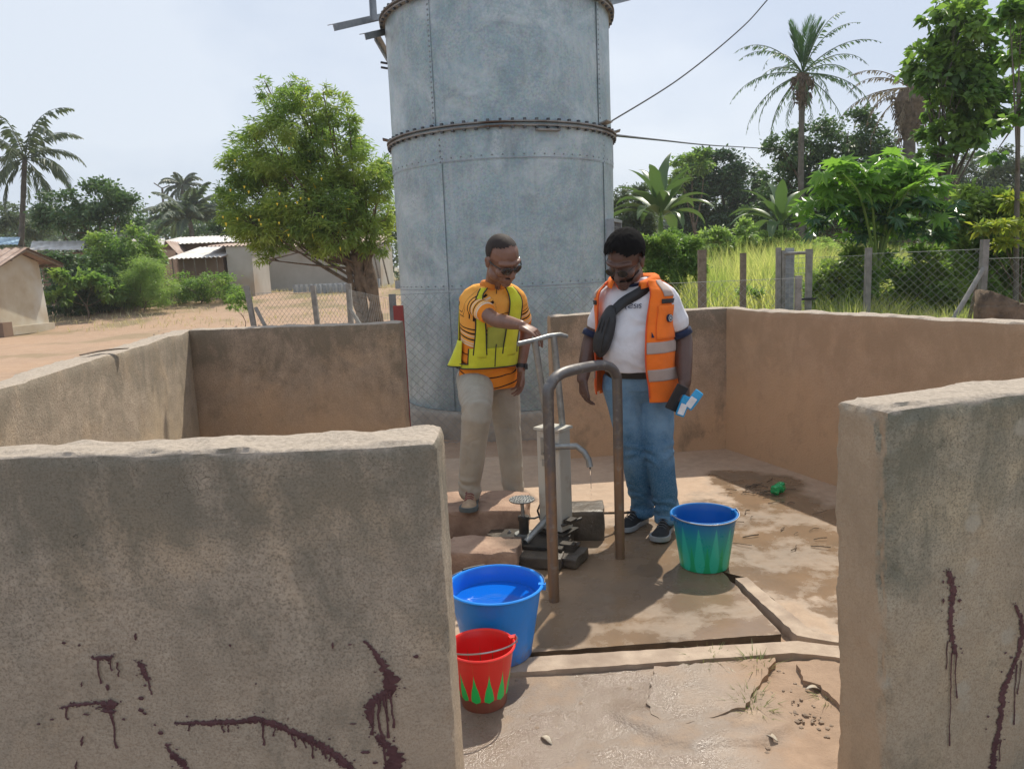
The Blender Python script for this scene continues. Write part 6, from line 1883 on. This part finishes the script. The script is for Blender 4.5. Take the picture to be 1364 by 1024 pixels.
# ---- right background
tree('mango_tree', 'dense dark domed tree behind the banana plant', 'tree', [(925, 235, 26, 22), (955, 225, 34, 20), (985, 245, 30, 24), (925, 262, 36, 26), (965, 270, 42, 30), (1000, 275, 32, 28), (940, 290, 40, 18), (1010, 295, 30, 16), (920, 300, 30, 22), (960, 312, 44, 20), (1005, 315, 36, 20)], 48, 34000, .28, M['leaf_dark'], None, 0, .3, .5, .2, 131, sub=9)
tree('mango_tree', 'sunlit green crown tip rising out of the dark domed tree', 'tree', [(922, 218, 24, 13), (938, 207, 16, 9), (908, 240, 14, 12)], 46, 3500, .24, M['leaf_mid'], (925, 320), 0, .15, .45, .2, 132, sub=8)
tree('dark_tree', 'large dark tree rising under the thin oil palm', 'tree', [(1045, 200, 28, 20), (1080, 190, 34, 22), (1130, 175, 40, 24), (1165, 190, 28, 20), (1050, 240, 34, 28), (1100, 225, 46, 30), (1150, 225, 44, 28), (1030, 280, 34, 24), (1085, 265, 46, 28), (1140, 262, 46, 28), (1190, 250, 30, 34), (1060, 300, 44, 26), (1120, 300, 44, 26), (1180, 300, 36, 26)], 36, 44000, .21, M['leaf_dark2'], None, 0, .25, .5, .2, 133, sub=12)
tree('bush', 'wispy grey green shrub beside the tank and banana plant', 'bush', [(832, 270, 22, 20), (850, 262, 18, 16), (830, 300, 24, 20), (855, 300, 24, 20), (840, 325, 30, 20)], 30, 14000, .15, M['leaf_far'], None, 0, .06, .35, .1, 134, hollow=.3)
tree('bush', 'bright dense bush behind the head of the man in orange vest', 'bush', [(880, 330, 28, 20), (905, 335, 30, 22), (868, 350, 22, 18), (920, 352, 22, 18), (895, 318, 20, 12), (890, 372, 30, 20), (860, 375, 24, 20)], 15.5, 24000, .10, M['leaf_mid'], None, 0, .05, .3, .05, 135, hollow=.3)
tree('bush', 'row of pale cassava tops above the tall grass', 'bush', [(950, 320, 26, 12), (985, 310, 22, 13), (1015, 322, 24, 10), (1040, 318, 20, 10), (965, 330, 40, 10), (1110, 325, 26, 10), (1060, 335, 40, 10), (930, 338, 24, 9)], 24, 11000, .2, M['leaf_soft'], None, 0, .05, .35, .3, 136, sub=8)
tree('dark_tree', 'hazy pale green tree on the right beyond the yellowing shrub', 'tree', [(1300, 225, 30, 22), (1335, 218, 30, 22), (1285, 245, 30, 20), (1330, 250, 42, 24), (1365, 235, 30, 26), (1300, 275, 50, 24), (1360, 275, 40, 24)], 45, 20000, .20, M['leaf_far'], None, 0, .2, .5, .2, 137, sub=10)
tree('dark_tree', 'green tree half hidden behind the broad-leaved shrub at right', 'tree', [(1225, 255, 40, 26), (1265, 275, 36, 26), (1200, 290, 44, 24), (1270, 300, 40, 26), (1215, 320, 50, 24)], 30, 18000, .17, M['leaf_mid'], None, 0, .15, .5, .2, 138, sub=10)
tree('shrub', 'leafy green shrub filling the right side behind the fence', 'shrub', [(1300, 280, 34, 26), (1335, 290, 36, 30), (1290, 320, 30, 28), (1330, 345, 36, 34), (1365, 330, 30, 50), (1355, 390, 30, 30), (1275, 350, 22, 26), (1300, 385, 26, 24), (1320, 410, 40, 24), (1370, 400, 30, 40)], 12.5, 26000, .13, M['leaf_mid'], None, 0, .05, .38, .35, 139, hollow=.35, sub=30)
tree('shrub', 'yellow leaved branches reaching over the green shrub at the right edge', 'shrub', [(1330, 300, 24, 7), (1350, 268, 22, 8), (1300, 303, 16, 5), (1362, 302, 14, 18), (1345, 325, 14, 6)], 11.2, 1500, .13, M['leaf_yellow'], (1370, 440), 0, .03, .35, .3, 140, hollow=.1)
tree('bush', 'weedy bush with pale tops between the grey gate and the broad-leaved shrub', 'bush', [(1000, 395, 16, 12), (1095, 365, 20, 18), (1080, 390, 20, 16)], 13.2, 3000, .09, M['leaf_soft'], None, 0, .02, .3, -.1, 151, hollow=.3, sub=30)
tree('shrub', 'tangled green undergrowth below the broad-leaved shrub', 'shrub', [(1130, 385, 34, 26), (1180, 380, 40, 30), (1230, 385, 40, 28), (1270, 395, 30, 24), (1095, 400, 24, 16), (1150, 350, 34, 20), (1230, 350, 34, 22), (1275, 365, 30, 24), (1110, 370, 26, 18)], 11.9, 26000, .09, M['leaf_mid'], None, 0, .03, .4, .2, 141, hollow=.3, sub=40)
tree('shade_tree', 'large tree at upper right with broad shiny leaves', 'tree',
     [(1255, 25, 24, 18), (1285, 30, 34, 24), (1320, 60, 34, 28), (1235, 75, 26, 18), (1270, 70, 40, 28), (1300, 105, 44, 30), (1250, 105, 34, 22), (1225, 95, 20, 14), (1275, 140, 38, 24), (1320, 140, 34, 24), (1260, 178, 36, 22), (1300, 175, 34, 20), (1245, 205, 28, 14), (1235, 145, 16, 12), (1270, 5, 26, 12), (1345, 100, 20, 22), (1290, 60, 40, 34), (1285, 120, 40, 34)], 15, 9000, .17, M['leaf_tree'], (1253, 420), 0, .075, .62, .45, 142, .8, hollow=.35, fork=at(1255, 215, 15), sub=20, subr=.24, bark='bark_grey')
tree('shade_tree', 'slim tree at the right edge with hanging round leaves against the sky', 'tree', [(1345, 20, 16, 22), (1362, 45, 16, 26), (1350, 75, 12, 18), (1365, 130, 10, 30), (1340, 165, 16, 8), (1362, 5, 20, 14), (1325, 205, 16, 5)], 11, 900, .15, M['leaf_tree'], (1356, 420), 0, .045, .75, .6, 143, .6, hollow=.2, fork=at(1357, 110, 11), bark='bark_grey')

# ---- banana plants: every blade is its own leaf
def banana_leaf(base, azim, elev, L, wd, droop, parent, seed):
    rng = np.random.default_rng(seed); h = Vector((math.cos(azim), math.sin(azim), 0)); sd_ = h.cross(Vector((0, 0, 1)))
    V, p, e = [], Vector(base), elev; n = 12
    for i in range(n + 1):
        f = i / n
        w_ = wd * math.sin(PI * min(1, max(0, (f - .12) / .88)) ** .8) if f > .12 else .012
        up = (-h * math.sin(e) + Vector((0, 0, math.cos(e))))
        jj = 1 + rng.uniform(-.22, .08)
        V += [p + sd_ * w_ * jj - up * -w_ * .35, p.copy(), p - sd_ * w_ * (1 + rng.uniform(-.22, .08)) - up * -w_ * .35]
        p = p + (h * math.cos(e) + Vector((0, 0, math.sin(e)))) * L / n; e -= droop / n * (.3 + 1.4 * f)
    F = []
    for i in range(n): F += [(3 * i, 3 * i + 1, 3 * i + 4, 3 * i + 3), (3 * i + 1, 3 * i + 2, 3 * i + 5, 3 * i + 4)]
    return link_mesh('leaf', V, F, M['leaf_banana'], parent, True)
def banana(label, uv, base_v, y, L, n, seed, wd=.26):
    rng = np.random.default_rng(seed); top = at(uv[0], uv[1], y); b = Vector((top.x, y, 0))
    root = thing('banana_plant', label, 'banana plant', tuple(b))
    build(MB().tube([b, b.lerp(top, .6), top], [.16, .13, .07], 10), 'stem', M['leaf_soft'], root, True)
    for i in range(n):
        e = 1.45 - 1.25 * (i / n) ** .9
        banana_leaf(top, i * 2.399 + seed, e + rng.normal() * .06, L * rng.uniform(.75, 1.1), wd * rng.uniform(.8, 1.1), 1.1 + .9 * i / n, root, seed * 50 + i)
banana('tall banana plant with upright sunlit leaves right of the tank', (880, 290), 330, 27, 2.5, 22, 1)
banana('low banana plant in front of the large dark tree', (1040, 300), 330, 25, 2.0, 15, 2, .2)

# ---- broad-leaved shrub (lobed leaves), every leaf a part sharing one of three meshes
def lobed_mesh(seed):
    rng = np.random.default_rng(seed); V = [(0, 0, 0)]; n = 9
    for i in range(n):
        a = -2.45 + 4.9 * i / (n - 1); r = .95 - .18 * abs(a) / 2.45 * 1.6 + rng.normal() * .03
        a2 = a + 4.9 / (n - 1) / 2
        V.append((math.sin(a) * r, math.cos(a) * r, -.16 * r + rng.normal() * .03))
        if i < n - 1: V.append((math.sin(a2) * r * .52, math.cos(a2) * r * .52, .02))
    F = [(0, i, i + 1) for i in range(1, len(V) - 1)]
    me = bpy.data.meshes.new('leaf'); me.from_pydata(V, [], [f[::-1] for f in F]); me.update(); return me
lob = [lobed_mesh(i) for i in range(3)]; lobd = [lobed_mesh(i + 5) for i in range(2)]
for m_ in lob: m_.materials.append(M['leaf_big'])
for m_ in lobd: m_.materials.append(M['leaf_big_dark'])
YC = 11.6
cs_root = thing('broad_leaf_shrub', 'big shrub with large lobed bright green leaves behind the chain-link fence', 'shrub', (at(1170, 400, YC).x, YC, 0))
stem_top = at(1170, 300, YC)
mb = MB(); base_ = Vector((stem_top.x, YC, 0))
nodes = []
for k in range(9):
    e_ = at(random.uniform(1100, 1240), random.uniform(228, 262), YC + random.uniform(-.9, .9))
    mb.tube(cat([base_, base_.lerp(stem_top, .6), stem_top.lerp(e_, .5), e_], 4), np.linspace(.032, .008, 13), 6); nodes.append(e_)
build(mb, 'stem', M['leaf_soft'], cs_root, True)
spec = [(1120, 232, 34, 18), (1170, 226, 46, 16), (1222, 236, 34, 18), (1092, 262, 26, 26), (1140, 262, 40, 26), (1195, 262, 44, 26), (1245, 270, 26, 26), (1115, 300, 34, 20), (1165, 298, 36, 18), (1220, 300, 34, 22), (1100, 325, 20, 12), (1190, 356, 14, 8), (1260, 292, 14, 16), (1150, 318, 40, 20), (1205, 322, 40, 20)]
rng = np.random.default_rng(9)
cl = clumps_at(spec, YC, .9)
P, O = crown_points(cl, 520, rng, .4, 30, .45)
cen = np.array(cs_root.location); cnt = 0
for p, o_ in zip(P, O):
    if cnt >= 285: break
    up_v = Vector((rng.normal() * .45, -.25 + rng.normal() * .45, .9)).normalized()
    out = Vector(o_) + Vector((rng.normal() * .4, rng.normal() * .4, -.35)); out = (out - up_v * out.dot(up_v)).normalized()
    sz = rng.uniform(.2, .34)
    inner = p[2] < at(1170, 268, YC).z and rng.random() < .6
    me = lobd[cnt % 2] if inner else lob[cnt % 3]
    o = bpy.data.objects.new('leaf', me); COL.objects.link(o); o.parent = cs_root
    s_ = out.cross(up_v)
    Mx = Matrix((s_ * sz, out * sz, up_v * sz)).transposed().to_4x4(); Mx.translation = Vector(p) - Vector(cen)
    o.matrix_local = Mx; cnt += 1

# ---- grass
def blades(P, h, wdt, lean=.35, rng=None):
    n = len(P); rng = rng or RNG
    a = rng.uniform(0, 2 * PI, n); d = np.stack([np.cos(a), np.sin(a), 0 * a], 1); s = np.stack([-np.sin(a), np.cos(a), 0 * a], 1)
    H = (h * rng.uniform(.5, 1.25, n))[:, None]; L = (lean * rng.uniform(.2, 1.6, n))[:, None] * H; W = (wdt * rng.uniform(.6, 1.3, n))[:, None]
    up = np.array([0, 0, 1.0])
    m = P + up * H * .6 + d * L * .4
    return np.stack([P - s * W * .5, P + s * W * .5, m + s * W * .5, m - s * W * .5, P + up * H + d * L], 1)
BF = [(0, 1, 2), (0, 2, 3), (3, 2, 4)]
def ground_z(y):
    q = np.clip((y - 26) / 14, 0, 1); return -.05 + q * q * (3 - 2 * q) * .85
n = 150000
yy = 9.2 + 24 * rng.random(n) ** 1.3; uu = rng.uniform(.14, .98, n); xx = uu * yy * .72 + 1.2
dens = fbm(np.stack([xx, yy, 0 * xx], 1), .55, 3, 51)
lft = np.abs(xx / yy - .33) < .085
keep = (dens > .42 - .1 * lft + .20 * np.clip(1 - (xx / yy - .25) * 6, 0, 1)) & ~((np.abs(xx - 3.9) < 1.3) & (yy < 12.5) & (dens < .53))
P = np.stack([xx, yy, ground_z(yy) + 0 * xx], 1)[keep]; hh = (.32 + .28 * (np.abs(P[:, 0] / P[:, 1] - .33) < .085) * (P[:, 1] > 12.5) + .85 * fbm(P, .8, 3, 77)) * 1.0 + .75 * np.clip((P[:, 1] - 12.5) / 8, 0, 1)
tag(fast_mesh('tall_grass', blades(P, hh, .016, .5, rng), 0, BF, M['grass']), kind='stuff')
n = 12000
xx = rng.uniform(-24, 20, n); yy = rng.uniform(27, 48, n); dens = fbm(np.stack([xx, yy, 0 * xx], 1), .35, 3, 61)
keep = (dens > .55 - .12 * (yy > 34)); P = np.stack([xx, yy, 0 * xx], 1)[keep]
q_ = np.clip((P[:, 1] - 26) / 14, 0, 1); P[:, 2] = -.06 + q_ * q_ * (3 - 2 * q_) * .85
tag(fast_mesh('dry_grass', blades(P, .22, .02, .9, rng), 0, BF, M['straw']), kind='stuff')
# short weeds close behind the enclosure, seen between wall and tank
n = 2500; xx = rng.uniform(-1.5, 0.4, n); yy = rng.uniform(6.9, 12, n); k_ = fbm(np.stack([xx, yy, 0 * xx], 1), 2, 2, 5) > .6
tag(fast_mesh('low_weeds', blades(np.stack([xx, yy, 0 * xx - .05], 1)[k_], .14, .012, .8, rng), 0, BF, M['grass_low']), kind='stuff')
def tuft(label, x, y, z, n, r, h, seed):
    rg = np.random.default_rng(seed); a = rg.uniform(0, 2 * PI, n); q = r * np.sqrt(rg.random(n))
    P = np.stack([x + q * np.cos(a), y + q * np.sin(a), 0 * a + z], 1)
    B_ = blades(P, h, .004, .9, rg)
    B_[:, 2:4, :2] += (P[:, None, :2] - np.array([x, y])) * .8; B_[:, 4, :2] += (P[:, :2] - np.array([x, y])) * 1.7
    o = fast_mesh('grass_tuft', B_, 0, BF, M['grass_low'], None, (x, y, z)); o.location = (x, y, z)
    tag(o, label, 'grass tuft', 'grass tufts on the muddy apron')
for lb, u, v, n_, r_, h_ in (('wide straggly grass tuft against the kerb beside the long dry stick', 945, 884, 60, .05, .045), ('upright grass tuft right of the dry stick below the kerb', 1008, 890, 70, .035, .055), ('grass tuft nearest the viewer on the brown dirt', 1006, 945, 100, .05, .045), ('small flat grass tuft close to the right wall end', 1106, 932, 60, .03, .03)):
    p = atz(u, v, -.03); tuft(lb, p.x, p.y, -.035, n_, r_, h_, u)

# ---- litter
def flake(name, label, cat_, u, v, z, L, W, ang, mat, curl=.02, taper=.25, base_y=None):
    p = atz(u, v, z) if base_y is None else at(u, v, base_y); V = []; n = 8; c_, s_ = math.cos(ang), math.sin(ang)
    for i in range(n + 1):
        f = i / n; w_ = W * (taper + (1 - taper) * math.sin(PI * f)) * .5; x = (f - .5) * L; zz = curl * math.sin(PI * f)
        for q in (-1, 0, 1): V.append((p.x + x * c_ - q * w_ * s_, p.y + x * s_ + q * w_ * c_, z + .004 + zz + abs(q) * w_ * .35))
    F = [(3 * i + q, 3 * i + q + 1, 3 * i + 4 + q, 3 * i + 3 + q) for i in range(n) for q in (0, 1)]
    o = link_mesh(name, V, F, mat, None, True); m_ = o.modifiers.new('s', 'SOLIDIFY'); m_.thickness = .002
    return tag(o, label, cat_)
lit = grunge('pale dry husk', (.50, .45, .37), (.36, .29, .21), 40, .9, .3, 90)
flake('dry_husk', 'long pale split husk lying by the grass tufts', 'dry husk', 972, 899, -.02, .15, .026, -1.05, lit, .01)
flake('dry_leaf', 'curled pale leaf on the wet apron in front', 'dry leaf', 728, 988, -.026, .055, .018, -.9, lit, .012)
flake('dry_leaf', 'broken pale leaf just below the nearest grass tuft', 'dry leaf', 1026, 985, -.02, .055, .02, -.8, lit, .012)
flake('dry_leaf', 'flat tan leaf beside the small tuft at the right wall', 'dry leaf', 1083, 920, -.02, .055, .02, -.1, lit, .012)
flake('wall_chip', 'dark flat scrap lying on top of the pale left wall', 'scrap', 140, 470, 1.205, .34, .04, 1.25, M['bark'], .006, .6)
mb = MB(); rg = np.random.default_rng(3)
for k in range(260):
    u, v = rg.uniform(620, 1120), rg.uniform(890, 1020)
    if u < 900 and rg.random() < .7: continue
    p = atz(u, v, -.028); s = abs(rg.normal()) * .004 + .0025
    mb.ell((p.x, p.y, -.024), (s * rg.uniform(.8, 1.8), s * rg.uniform(.8, 1.8), s * .7), Matrix.Rotation(rg.uniform(0, 6), 3, 'Z'), 5, 3)
for k in range(60):
    u, v = rg.choice([rg.normal(1068, 18), rg.normal(1000, 14)]), rg.normal(930, 22)
    p = atz(u, v, -.028); s = rg.uniform(.003, .008)
    mb.box((p.x, p.y, -.02), (s * 1.6, s, s * .8), Matrix.Rotation(rg.uniform(0, 6), 3, 'Z'))
tag(build(mb, 'pebbles', grunge('brown pebbles', (.30, .22, .16), (.20, .15, .11), 30, .9, 0)), kind='stuff')
mb = MB()
for k in range(42):
    if k < 26: u, v = rg.normal(1003, 22), rg.normal(653, 8)
    else: u, v = rg.uniform(960, 1110), rg.uniform(640, 740)
    p = atz(u, v, .0); L_ = rg.uniform(.03, .13); a_ = rg.uniform(-.9, .9)
    q = p + Vector((math.cos(a_) * L_, math.sin(a_) * L_, rg.uniform(0, .012)))
    mb.tube([p + Vector((0, 0, .003)), (p + q) / 2 + Vector((0, rg.normal() * .012, .006)), q + Vector((0, 0, .003))], rg.uniform(.0015, .004), 4)
tag(build(mb, 'twigs', M['bark']), kind='stuff')
mb = MB()
for k in range(240):
    y_ = rg.uniform(7.3, 8.2) if k < 60 else rg.uniform(17, 30); x_ = rg.uniform(-1.2, .4) if k < 60 else rg.uniform(-.48, -.16) * y_
    s = rg.uniform(.02, .06) * (1.2 if k > 60 else .6)
    mb.box((x_, y_, -.03), (s * rg.uniform(.8, 2), s, s * .4), Matrix.Rotation(rg.uniform(0, 6), 3, 'Z'))
tag(build(mb, 'ground_litter', grunge('mixed litter', (.42, .38, .33), (.14, .11, .09), 3, .9, 0)), kind='stuff')
# crushed green bottle
gp = atz(1037, 657, 0)
gb = thing('crushed_bottle', 'crushed green plastic bottle on the shaded floor by the right wall', 'bottle', (gp.x, gp.y, 0))
t = MT('green bottle plastic', .15, 0, .5); t.color((.02, .38, .12)); t.b.inputs['Alpha'].default_value = .85
mb = MB().lathe((0, 0, 0), [(.0, -.065), (.030, -.06), (.036, -.045), (.026, -.02), (.037, 0), (.028, .02), (.034, .038), (.018, .055), (.013, .072)], 14, cap1=True)
V = np.concatenate(mb.v); V += (np.stack([fbm(V + k, 40, 2, k) for k in range(3)], 1) - .5) * .03; V = V @ np.array(Matrix.Rotation(1.4, 3, 'Y')).T @ np.array(Matrix.Rotation(.7, 3, 'Z')).T + np.array((gp.x, gp.y, .036))
link_mesh('bottle_body', V, mb.f, t.m, gb)
# brown rotting log at the right behind the fence
lg = at(1340, 437, 8.2)
sv = np.concatenate(MB().tube(cat([(lg.x - .02, lg.y, -.12), (lg.x - .05, lg.y, .5), (lg.x - .06, lg.y, 1.0), lg + Vector((-.06, 0, .05)), lg + Vector((-.04, 0, .09))], 6), np.interp(np.arange(25), [0, 6, 18, 22, 24], [.34, .26, .22, .17, .05]), 18).v)
sf = MB().tube(cat([(lg.x - .02, lg.y, -.12), (lg.x - .05, lg.y, .5), (lg.x - .06, lg.y, 1.0), lg + Vector((-.06, 0, .05)), lg + Vector((-.04, 0, .09))], 6), np.interp(np.arange(25), [0, 6, 18, 22, 24], [.34, .26, .22, .17, .05]), 18).f
sv[:, :2] += (np.stack([fbm(sv * np.array([1, 1, .3]), 14, 3, 5), fbm(sv * np.array([1, 1, .3]), 14, 3, 8)], 1) - .5) * .12
sv[:, 2] += (sv[:, 0] < lg.x) * 0 + np.clip(lg.x - sv[:, 0], -.3, .3) * (sv[:, 2] > 1.0) * .5
o = link_mesh('tree_stump', sv, sf, M['bark'], None, True)
tag(o, 'brown rotting stump behind the far end of the long right wall', 'tree stump')
# broken red scrap between the left wall and the tank
rp_ = at(539, 452, 7.0)
tag(build(MB().box((rp_.x - .04, rp_.y, .62), (.09, .05, 1.36)), 'painted_post', flatm('dull red paint', (.30, .05, .04), .7)), 'narrow dull red post beside the end of the left rear wall', 'post')

# ------------------------------------------------------------------ fences
def mesh_panel(p, q, h, parent, cell=.06, r=.0016, z0=-.03, sag=0.0):
    p, q = Vector(p), Vector(q); d = q - p; L = math.hypot(d.x, d.y); e = Vector((d.x / L, d.y / L, 0)); mb = MB(); c = cell * 1.414
    n = int((L + h) / c) + 1
    def pt(s, z): return p + e * s + Vector((0, 0, z0 + z + (q.z - p.z) * s / L))
    for k in range(n):
        for sg in (1, -1):
            s0 = k * c - h; a, b = (s0, 0), (s0 + h, h)
            if a[0] < 0: a = (0, -s0)
            if b[0] > L: b = (L, L - s0)
            if a[1] >= h or b[0] <= a[0] or b[1] <= 0: continue
            if sg < 0: a, b = (L - a[0], a[1]), (L - b[0], b[1])
            off = Vector((e.y, -e.x, 0)) * r * sg
            mb.tube([pt(*a) + off, pt(*b) + off], r, 3, caps=False)
    for z in (0.02, h): mb.tube([pt(0, z), pt(L, z)], r * 1.3, 4)
    return tag(build(mb, 'wire_mesh', M['fence_wire'], parent), kind='stuff')
def post(parent, x, y, h, w_=.06, mat='fence_post', z0=-.1, tilt=0):
    m = Matrix.Rotation(tilt, 3, 'Y')
    return build(MB().box((x + math.sin(tilt) * h / 2, y, z0 + (h + .1) / 2), (w_, w_, h + .1), m), 'post', M[mat], parent)
# left run
fl = thing('chain_link_fence', 'leaning chain-link fence with three grey posts below the flowering tree', 'fence', (-4.8, 14.2, 0))
a_, b_, c_, d_ = at(338, 380, 14.2), at(421, 380, 13.6), at(463, 378, 13.0), (-1.12, 7.3)
for q, tl in ((a_, -.09), (b_, -.04), (c_, .01)): post(fl, q.x, q.y, q.z, .085, tilt=tl)
post(fl, d_[0], d_[1], 1.4)
for p_, q_ in ((a_, b_), (b_, c_)): mesh_panel((p_.x, p_.y, 0), (q_.x, q_.y, 0), 1.36, fl, .075, .0025)
mesh_panel((c_.x, c_.y, 0), (d_[0], d_[1], 0), 1.38, fl, .16, .0012)
for q, dx_ in ((a_, .42), (c_, .5)): build(MB().tube([(q.x, q.y - .02, q.z * .72), (q.x + dx_ * 1.3, q.y - .3, 0)], .035, 6), 'brace', M['fence_post'], fl)
# run in front of the tank
ff = thing('chain_link_fence', 'chain-link fence right in front of the water tank base', 'fence', (-1.12, 7.3, 0))
def front_y(x): return 6.98 - .03 * x
for x0_, x1_ in ((-1.08, .9), (.9, 2.7)):
    p_, q_ = (x0_, 7.0, 0), (x1_, 6.94, 0)
    mesh_panel(p_, q_, 1.43, ff, .06, .0016)
for x_ in (.9, 2.7): post(ff, x_, 7.03, 1.42, .05)
# right run
fr = thing('chain_link_fence', 'chain-link fence with tall grey posts and a brace on the right beside green shrubs', 'fence', (4.4, 10.2, 0))
pp = [at(935, 333, 10.4), at(990, 337, 11.2), at(1037, 330, 10.9), at(1157, 330, 10.2), at(1312, 319, 9.4)]
for i, q in enumerate(pp): post(fr, q.x, q.y, q.z, (.10, .075, .06, .07, .075)[i], 'wood_post' if i < 2 else 'fence_post')
gq = at(1078, 330, 10.6)
mesh_panel((pp[0].x, pp[0].y, 0), (pp[1].x, pp[1].y, 0), .55, fr, .09, .0018)
mesh_panel((pp[1].x, pp[1].y, 0), (pp[2].x, pp[2].y, 0), .6, fr, .09, .0018)
mesh_panel((gq.x + .06, gq.y, 0), (pp[3].x, pp[3].y, 0), 1.6, fr, .07, .0019)
mesh_panel((pp[3].x, pp[3].y, 0), (pp[4].x, pp[4].y, 0), 1.62, fr, .075, .0022)
mesh_panel((pp[4].x, pp[4].y, 0), (pp[4].x + 1.2, 7.4, 0), 1.5, fr, .075, .002)
b0_ = at(1310, 358, 9.35); b1_ = at(1270, 425, 9.1)
build(MB().tube([b0_, b1_, b1_ + (b1_ - b0_) * .9], .03, 8), 'brace', M['fence_post'], fr)
b1_ = at(1291, 425, 9.6); build(MB().tube([b0_ + Vector((0, .05, 0)), b1_, b1_ + (b1_ - b0_) * .9], .024, 8), 'brace', M['wood_post'], fr)
# wire gate
gt = thing('wire_gate', 'narrow wire mesh gate with grey frame in the right-hand fence', 'gate', (pp[2].x, pp[2].y, 0))
g0_, g1_ = Vector((pp[2].x + .07, pp[2].y, 0)), Vector((gq.x, gq.y, 0))
for q, w_ in ((g0_, .05), (g1_, .075)): build(MB().box((q.x, q.y, .83), (w_, w_, 1.72)), 'gate_post', M['fence_post'], gt)
build(MB().box((g0_.x + .09, g0_.y, .85), (.12, .04, 1.74)), 'gate_post', M['galv'], gt)
for z in (1.64,): build(MB().tube([g0_ + Vector((0, 0, z)), g1_ + Vector((0, 0, z))], .022, 8), 'top_rail', M['fence_post'], gt)
for k in range(22):
    z = .1 + k * .07
    build(MB().tube([g0_ + Vector((0, -.02, z)), g1_ + Vector((0, -.02, z))], .003, 4, caps=False), 'wire', M['wire'], gt)
for k in range(6):
    q = g0_.lerp(g1_, (k + .5) / 6); build(MB().tube([q + Vector((0, -.02, .05)), q + Vector((0, -.02, 1.62))], .002, 4, caps=False), 'wire', M['wire'], gt)
build(MB().box(g1_ + Vector((-.02, -.05, 1.0)), (.22, .02, .03)), 'latch', M['black'], gt)

# ------------------------------------------------------------------ haze
hz_m = bpy.data.materials.new('thin haze'); hz_m.use_nodes = True; hn = hz_m.node_tree; hn.nodes.clear()
ho = hn.nodes.new('ShaderNodeOutputMaterial'); hv_ = hn.nodes.new('ShaderNodeVolumePrincipled')
hv_.inputs['Color'].default_value = (.86, .92, 1, 1); hv_.inputs['Density'].default_value = .0006; hv_.inputs['Anisotropy'].default_value = .25
hn.links.new(hv_.outputs[0], ho.inputs['Volume'])
tag(build(MB().box((0, 1200, 10.5), (3200, 2700, 27)), 'haze', hz_m), kind='stuff')
SC.cycles.volume_bounces = 1
SC.cycles.volume_step_rate = 10
